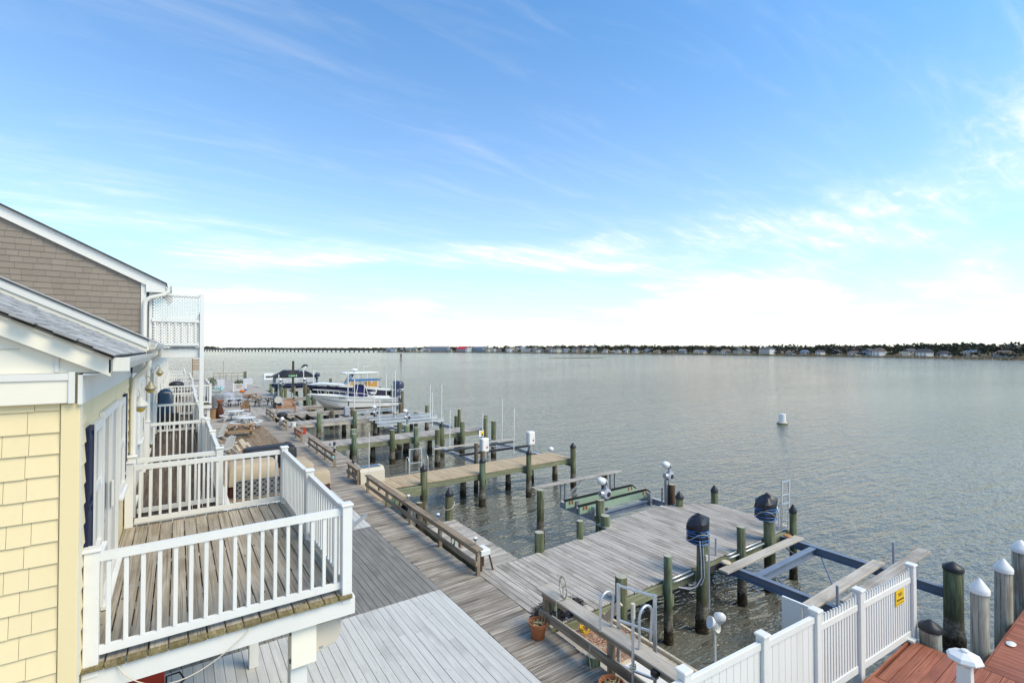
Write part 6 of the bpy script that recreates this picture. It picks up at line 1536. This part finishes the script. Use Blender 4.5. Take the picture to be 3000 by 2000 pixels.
part('meter', MB().box(8.93, 9.07, 49.95, 50.09, .75, 1.2, .02), M['alu'], t); part('conduit', MB().tube([(8.98, 50.08, -.3), (8.98, 50.08, .75)], .04, 7), M['alu'], t, 50)
t = thing('hose_hanger', 'white hose coiled on the pile behind the glider bench', 'hose', (8.3, 46.2, .6)); part('coil', MB().tube([(8.55 + .28 * math.cos(a), 46.3, .95 + .28 * math.sin(a) - .002 * a) for a in [k * .4 for k in range(34)]], .03, 6), M['white_plastic'], t, 60); part('post', MB().box(8.5, 8.6, 46.32, 46.42, 0, 1.1), M['rail_z'], t)
t = thing('garden_ornament', 'orange and blue garden ornament on a thin stake', 'ornament', (5.5, 56.4, 0)); part('stake', MB().tube([(5.5, 56.4, 0), (5.5, 56.4, .95)], .03, 6), M['brown_z'], t, 50); part('body', MB().ico((5.45, 56.4, 1.1), .22, 10, 7, (1.3, .7, .8)), M['orange'], t, 50); part('wing', MB().ico((5.7, 56.4, 1.22), .16, 8, 6, (1, .6, .9)), M['water_jug_blue'], t, 50)
for lb, (x, y, s_, mt) in {'grey round covered fire pit behind the pale armchairs': (4.16, 56.6, .62, 'motor_grey'), 'green grey round covered pit to the left of the grey one': (3.1, 54.6, .58, 'lattice_grey')}.items():
    t = thing('covered_fire_pit', lb, 'covered furniture', (x, y, 0)); part('cover', MB().lathe(x, y, [(s_, .02), (s_ * 1.02, .6), (s_ * .9, .85), (s_ * .35, 1.02), (.05, 1.05)], 18), M[mt], t, 45)
# buoys hung on the short rail, hose bib box, bucket
for lb, (x, y, z, mt) in {'white buoy hung on the short rail, upper one': (5.84, 35.9, .62, 'white_plastic'), 'pale buoy hung on the short rail, lower one': (5.82, 36.3, .35, 'beige_plastic')}.items():
    solo('buoy', MB().ico((x, y, z), .16, 10, 7, (.9, .9, 1.3)), M[mt], lb, 'buoy', smooth=60)
solo('bait_bucket', MB().lathe(0, 0, [(.15, 0), (.18, .36), (.165, .36), (.14, .02)], 14, cap=False).lathe(0, 0, [(.14, .02), (.139, .03)], 14), M['white_plastic'], 'pale bucket standing behind the short rail with buoys', 'bucket', loc=(6.6, 36.2, 0), smooth=40)
t = thing('red_wagon', 'red brown crate on the walkway behind the short rail', 'crate', (6.4, 33.2, 0)); part('body', MB().box(6.15, 6.75, 32.9, 33.5, .02, .40, .01), M['red_fabric'], t); part('rim', MB().box(6.12, 6.78, 32.87, 33.53, .401, .43), M['brown_x'], t)
solo('dive_bag', MB().ico((5.97, 36.7, .82), .30, 12, 7, (1.2, .7, .62), .06), M['black_cover'], 'black bag lying on top of the short rail with buoys', 'bag', smooth=60)
# planter fence, boxes, far rail and shrubs
t = thing('planter_fence', 'short white picket rail with a planter on it at the far deck edge', 'fence', (6.4, 70, 0))
for x in (5.75, 7.15): part('post', MB().box(x - .06, x + .06, 69.94, 70.06, 0, 1.15), M['vinyl'], t)
part('rail', MB().box(5.81, 7.09, 69.97, 70.03, .95, 1.03), M['vinyl'], t); part('rail', MB().box(5.81, 7.09, 69.97, 70.03, .12, .2), M['vinyl'], t)
for i in range(11): part('picket', MB().box(5.87 + i * .115, 5.92 + i * .115, 69.98, 70.02, .2, .95), M['vinyl'], t)
def shrub(label, x, y, z, r, h, seed, par=None):
    t = thing('potted_shrub', label, 'plant', (x, y, z)); g = random.Random(seed); mb = MB()
    for i in range(420):
        a = g.uniform(0, math.tau); q = g.random() ** .4; b = g.uniform(-1, 1)
        p = Vector((x + r * q * math.cos(a) * math.sqrt(1 - b * b), y + r * q * math.sin(a) * math.sqrt(1 - b * b), z + .35 + h * .5 + h * .5 * q * b)); u = Vector((g.uniform(-1, 1), g.uniform(-1, 1), g.uniform(-.3, 1))).normalized() * .09; w = Vector((g.uniform(-1, 1), g.uniform(-1, 1), g.uniform(-1, 1))).normalized() * .04
        mb.add([p - u, p + w, p + u, p - w], [(0, 1, 2, 3)])
    part('foliage', mb, M['plant'], t)['kind'] = 'stuff'; part('tub', MB().lathe(x, y, [(r * .5, z), (r * .62, z + .36), (r * .56, z + .36)], 14), M['terracotta'], t, 40)
shrub('dark green potted shrub above the short white picket rail', 6.45, 71.2, .35, .55, .75, 1); shrub('reddish green potted shrub by the teal picnic table', 3.6, 74.5, .25, .7, 1.1, 2)
solo('grey_deck_box', MB().box(8.0, 9.3, 82.3, 83.3, .0, .95, .03), M['grey_furn'], 'plain grey deck storage box beyond the white picket rail', 'storage box')
t = thing('far_rail', 'thin dark timber railing at the far end of the deck', 'railing', (7, 96, 0))
for i in range(6): part('post', MB().box(5.0 + i * .88 - .04, 5.0 + i * .88 + .04, 95.96, 96.04, 0, 1.25), M['rail_z'], t)
part('rail', MB().box(4.9, 9.6, 95.95, 96.05, 1.25, 1.34), M['rail_x'], t); part('rail', MB().box(4.9, 9.6, 95.97, 96.03, .7, .77), M['rail_x'], t); part('end_post', MB().box(9.5, 9.85, 95.8, 96.15, -1, 1.5), M['pile'], t)
solo('flag_pole', MB().tube([(6.35, 95, 0), (6.35, 95, 3.4)], .05, 7), M['galv'], 'thin grey pole rising behind the far timber railing', 'pole', smooth=60)
solo('grey_chair_stack', MB().box(4.3, 5.2, 76, 76.5, .0, .9, .05).box(4.25, 5.25, 76.45, 76.6, .9, 1.25, .03), M['grey_furn'], 'pale grey bench at the far end of the deck', 'bench')
# striped awning roof of the end unit
t = thing('end_pergola', 'brown slatted screen at the far end of the houses', 'screen', (2.2, 60, 0))
for i in range(7): part('slat', MB().box(1.6, 3.0, 79.96, 80.0, 2.5 + i * .22, 2.62 + i * .22), M['brown_x'], t)
for x in (1.65, 2.95): part('post', MB().box(x - .06, x + .06, 80.0, 80.1, 0, 4.1), M['rail_z'], t)
# ------------------------------------------------------------------ the bay: buoy, marker, bridge, far shore
t = thing('regulatory_buoy', 'white cylindrical buoy with weedy collar floating on the open bay', 'buoy', (45.35, 22.47, WZ))
part('drum', MB().lathe(45.35, 22.47, [(.30, -1.2), (.30, -.52), (.27, -.50)], 20), M['white_plastic'], t, 40); part('collar', MB().lathe(45.35, 22.47, [(.40, -1.5), (.43, -1.38), (.42, -1.26), (.31, -1.21)], 20), M['beige_plastic'], t, 40); part('weed', MB().lathe(45.35, 22.47, [(.44, -1.5), (.46, -1.40), (.44, -1.33)], 20), M['plant'], t); part('lifting_ring', MB().tube([(45.35 + .12 * math.cos(a), 22.47, -.50 + .12 * math.sin(a)) for a in [k * math.pi / 8 for k in range(9)]], .02, 6), M['galv'], t)
t = thing('channel_marker', 'dark leaning timber channel marker far out in the bay', 'marker', (108, 272, WZ))
for dx in (-.6, .6, 0): part('leg', MB().tube([(108 + dx * 1.5, 272 + dx, WZ - 1), (108 + dx * .4, 272, 2.4)], .14, 6), M['dark_post'], t)
part('board', MB().box(107.4, 108.5, 271.7, 271.8, 1.7, 2.5), M['dark_post'], t)
solo('mud_bar', MB().lathe(0, 0, [(24, 0), (20, .35), (3, .5)], 18, sx=1, sy=.35), M['far_land'], 'low dark mud bar breaking the surface before the far shore', 'sandbar', loc=(252, 278, WZ - .12), rz=-.6)

SHORE = [(345, 1010), (400, 940), (454, 870), (470, 700), (482, 549), (500, 450), (514, 374), (498, 260), (471, 166), (435, 95), (412, 62), (395, 20), (380, -40), (370, -120)]
def shore(s_, inland=0.0):
    """point at a fraction of the shoreline's length, moved inland"""
    seg = [math.dist(a, b) for a, b in zip(SHORE[:-1], SHORE[1:])]; tot = sum(seg); q = s_ * tot
    for (a, b), l_ in zip(zip(SHORE[:-1], SHORE[1:]), seg):
        if q <= l_: break
        q -= l_
    k = min(1, q / l_); dx, dy = (b[0] - a[0]) / l_, (b[1] - a[1]) / l_
    return a[0] + (b[0] - a[0]) * k - dy * inland, a[1] + (b[1] - a[1]) * k + dx * inland, math.atan2(dy, dx)
# land sheet
near = []; far_ = []
N = 90; mb = MB(); g = random.Random(20)
rows = []
for j, (inl, z) in enumerate(((-2, WZ - .3), (1.5, WZ + .35), (8, WZ + .9), (40, WZ + 1.6), (260, WZ + 2.2))):
    rows.append([(*shore(i / N, inl + (g.uniform(-2, 3) if j < 3 else 0))[:2], z + (g.uniform(-.1, .15) if j else 0)) for i in range(N + 1)])
mb.loft(rows, cap=False, close=False)
tag(part('far_shore', mb, M['far_land']), kind='structure')
mb = MB()
for i in range(2600):
    s_ = g.random(); x, y, a = shore(s_, g.uniform(-1, 16)); h = g.uniform(.5, 1.5); w = g.uniform(1.0, 3.2); b = a + g.uniform(-.5, .5)
    mb.add([(x - w * math.cos(b), y - w * math.sin(b), WZ + .1), (x + w * math.cos(b), y + w * math.sin(b), WZ + .1), (x + w * .8 * math.cos(b), y + w * .8 * math.sin(b), WZ + .2 + h), (x - w * .7 * math.cos(b), y - w * .7 * math.sin(b), WZ + h)], [(0, 1, 2, 3)])
tag(part('marsh_reed', mb, M['reed']), 'low brown marsh reed fringing the far shore', 'reed', kind='stuff')
def crown(mb, x, y, z, r, h, n, g, flat=.7):
    for i in range(n):
        a = g.uniform(0, math.tau); b = g.uniform(-.5, 1); q = g.random() ** .5
        p = Vector((x + r * q * math.cos(a) * math.sqrt(max(.05, 1 - b * b * .8)), y + r * q * math.sin(a), z + h * (.55 + .45 * b * q))); sz = r * g.uniform(.20, .42)
        u = Vector((g.uniform(-1, 1), g.uniform(-1, 1), g.uniform(-.4, .4))).normalized() * sz; w = Vector((g.uniform(-.5, .5), g.uniform(-.5, .5), 1)).normalized() * sz * flat
        mb.add([p - u, p - w, p + u, p + w], [(0, 1, 2, 3)])
mbt = MB(); mbb = MB(); g = random.Random(31)
for i in range(1150):
    s_ = g.random(); inl = g.choice((26, 34, 45, 60, 90, 140)) + g.uniform(-8, 8)
    x, y, a = shore(s_, inl); d = math.hypot(x, y); r = g.uniform(3.0, 5.5); h = g.uniform(6.0, 9.6) * (1 + inl / 500) * (1.2 if 0.5 > s_ > .2 else 1)
    (crown(mbt, x, y, WZ + 1.2, r, h, 26, g) if g.random() < .78 else crown(mbb, x, y, WZ + 1.2, r, h * .9, 24, g))
for i in range(330):     # trees in the gardens by the water
    s_ = .25 + .75 * g.random(); x, y, a = shore(s_, g.uniform(7, 22)); crown(mbt if g.random() < .7 else mbb, x, y, WZ + .8, g.uniform(1.8, 3.4), g.uniform(3.0, 5.6), 24, g)
for i in range(420):     # the wood behind everything
    s_ = g.random(); x, y, a = shore(s_, 170 + g.uniform(-20, 60)); crown(mbt, x, y, WZ + 1.5, 7, g.uniform(8, 11.5), 22, g)
# the low wood behind the bridge
for i in range(420):
    q = g.random(); x = -100 + 1600 * q; y = 5240 - 1800 * q + g.uniform(0, 60); crown(mbt, x, y, WZ, 45, g.uniform(10, 16) + (14 if .05 < q < .22 else 0), 16, g, .25)
tag(part('far_evergreen_wood', mbt, M['far_tree']), 'dark evergreen trees massed along the far shore', 'trees', kind='stuff')
tag(part('far_bare_trees', mbb, M['bare_tree']), 'grey bare trees among the far houses', 'trees', kind='stuff')
tag(part('far_bank', MB().loft([[(-100, 5200, WZ - 1), (1500, 3400, WZ - 1), (1560, 3500, WZ - 1), (-100, 5300, WZ - 1)], [(-100, 5200, WZ + 3), (1500, 3400, WZ + 3.0), (1560, 3500, WZ + 3), (-100, 5300, WZ + 3)]]), M['far_land']), kind='structure')
# houses
def far_house(label, s_, inl, L_, D, h, roof, wall, rcol, floors=2, group='houses on the far shore', bands=True, rot=0, name='far_house'):
    x, y, a = shore(s_, inl); z = WZ + 1.0
    t = thing(name, label, 'house', (x, y, z), a + rot, group, world=False)
    # local x along the shore, local -y... towards the water is +? side: put windows on both long sides
    part('wall', MB().box(-L_ / 2, L_ / 2, -D / 2, D / 2, 0, h), FH[wall], t)
    o_ = .5
    part('roof', MB().add([(-L_ / 2 - o_, -D / 2 - o_, h), (L_ / 2 + o_, -D / 2 - o_, h), (L_ / 2 + o_, D / 2 + o_, h), (-L_ / 2 - o_, D / 2 + o_, h), (-L_ / 2 + (0 if roof > 0 else 2), 0, h + abs(roof)), (L_ / 2 - (0 if roof > 0 else 2), 0, h + abs(roof))],
                          [(0, 1, 5, 4), (2, 3, 4, 5), (0, 4, 3), (1, 2, 5), (0, 3, 2, 1)]), FR[rcol], t)
    if bands:
        n = max(2, int(L_ / 2.6))
        for f in range(floors):
            for i in range(n):
                xc = -L_ / 2 + L_ * (i + .5) / n; zc = h * (f + .30) / floors; hh = h / floors * .45
                for sd_ in (-1, 1):
                    y0 = sd_ * D / 2
                    link('window', WINM, M['glass'], t, (xc, y0 + sd_ * .04, zc), None).scale = (min(1.3, L_ / n * .5), 1, hh)
    return t
WINM = MB().box(-.5, .5, -.05, .05, 0, 1).mesh('window')
far_house('long building with a bright red roof on the far shore', .165, 14, 34, 16, 5.5, 5.5, 'grey', 'red', 2, name='red_roofed_building')
far_house('blue grey apartment row left of the red roofed building', .115, 18, 46, 12, 8.5, 3, 'bluegrey', 'grey', 3, name='apartment_row'); far_house('blue grey apartment row right of the red roofed building', .205, 18, 34, 12, 7.5, 3, 'bluegrey', 'blue', 3, name='apartment_row')
t = far_house('large white three storey house with dark balcony bands on the far shore', .655, 9, 12, 9, 5.7, -2.2, 'white', 'dark', 3, bands=False, name='three_storey_house')
for f in range(3):
    for sd_ in (-1, 1): part('balcony_opening', MB().box(-5.6, 5.6, sd_ * 4.5 - .1, sd_ * 4.5 + .1, .45 + f * 1.9, 1.45 + f * 1.9), M['glass'], t); part('balcony_rail', MB().box(-6.2, 6.2, sd_ * 4.75 - .1, sd_ * 4.75 + .1, f * 1.9 + .15, f * 1.9 + .42), FH['white'], t)
far_house('wide cream house with flat upper deck near the right end of the far shore', .84, 14, 13, 8, 5.0, 1.0, 'cream', 'brown', 2, name='cream_house'); far_house('low white house with broad blue grey roof at the right end of the far shore', .865, 8, 15, 8, 2.8, 2.6, 'white', 'blue', 1, name='blue_roofed_house')
g = random.Random(77); cols = ['white', 'white', 'grey', 'cream', 'tan', 'bluegrey', 'white', 'sage']; rc = ['grey', 'grey', 'dark', 'brown', 'blue']
used = [.165, .115, .205, .655, .84, .865]
k = 0; cnt = {}
ORD = ['', 'first', 'second', 'third', 'fourth', 'fifth', 'sixth', 'seventh', 'eighth', 'ninth', 'tenth', 'eleventh', 'twelfth', 'thirteenth', 'fourteenth', 'fifteenth', 'sixteenth', 'seventeenth', 'eighteenth', 'nineteenth', 'twentieth'] + ['twenty ' + q for q in ('first', 'second', 'third', 'fourth', 'fifth', 'sixth', 'seventh', 'eighth', 'ninth')]
for i in range(74):
    s_ = .02 + .95 * (i + g.uniform(-.3, .3)) / 74
    if min(abs(s_ - u) for u in used) < .014: continue
    big = s_ < .45
    w_ = g.choice(cols); L_ = g.uniform(5, 8.5) if not big else g.uniform(8, 14)
    lbl = {'white': 'small white house on the far shore among trees', 'grey': 'small grey house on the far shore among trees', 'cream': 'small cream house on the far shore among trees', 'tan': 'small tan house on the far shore among trees', 'bluegrey': 'small blue grey house on the far shore among trees', 'sage': 'small sage green house on the far shore among trees'}[w_]
    cnt[w_] = cnt.get(w_, 0) + 1; lbl = f"{ORD[cnt[w_]]} small {lbl[6:].split(' house')[0]} house from the left along the far shore"
    far_house(lbl, s_, g.uniform(6, 17), L_, g.uniform(5.5, 7.5), g.uniform(3.2, 6.0) * (1.2 if big else .72), g.uniform(1.6, 2.8), w_, g.choice(rc), g.choice((1, 2)), group=w_ + ' houses on the far shore', rot=g.choice((0, 0, math.pi / 2)), bands=True)
solo('water_tower_mast', MB().tube([(0, 0, 0), (0, 0, 16)], .35, 6), FH['white'], 'thin pale mast rising over the far houses', 'mast', loc=(*shore(.40, 40)[:2], WZ))
# far jetty stakes
t = thing('far_jetty', 'row of pale stakes and a low jetty before the right end of the far shore', 'jetty', (*shore(.80, -4)[:2], WZ))
for i in range(26):
    x, y, a = shore(.74 + .11 * i / 26, -5); part('stake', MB().box(x - .12, x + .12, y - .12, y + .12, WZ - .5, WZ + 1.1), M['plankgrey_z'], t)
# bridge
b0, b1 = Vector((30, 1800, 0)), Vector((395, 955, 0)); dv = b1 - b0; Lb = dv.length; dv.normalize(); nb_ = 58
t = thing('bridge', 'long low dark bridge on many piers crossing the bay at the left', 'bridge', (200, 1400, WZ))
def bz(q): return 6.9 - 4.0 * q ** 1.1
dk = MB(); nv = Vector((-dv.y, dv.x, 0))
rings = []
for i in range(21):
    q = i / 20; p = b0 + dv * (Lb * q); zt = bz(q)
    rings.append([p + nv * 6 + Vector((0, 0, zt)), p - nv * 6 + Vector((0, 0, zt)), p - nv * 6 + Vector((0, 0, zt - 2.2)), p + nv * 6 + Vector((0, 0, zt - 2.2))])
part('deck', dk.loft(rings), M['concrete'], t); 
part('parapet', MB().loft([[Vector(r[1]) + Vector((0, 0, 1.0)), Vector(r[1]) + nv * .4 + Vector((0, 0, 1.0)), Vector(r[1]) + nv * .4 + Vector((0, 0, .01)), Vector(r[1]) + Vector((0, 0, .01))] for r in rings]), M['concrete'], t)
for i in range(nb_):
    q = (i + .5) / nb_; p = b0 + dv * (Lb * q); a = math.atan2(dv.y, dv.x)
    part('bridge_pier', MB().box(-1.0, 1.0, -1.3, 1.3, WZ - 2, bz(q) - 2.21).xf(Matrix.Translation((p.x, p.y, 0)) @ Matrix.Rotation(a, 4, 'Z')), M['concrete'], t)
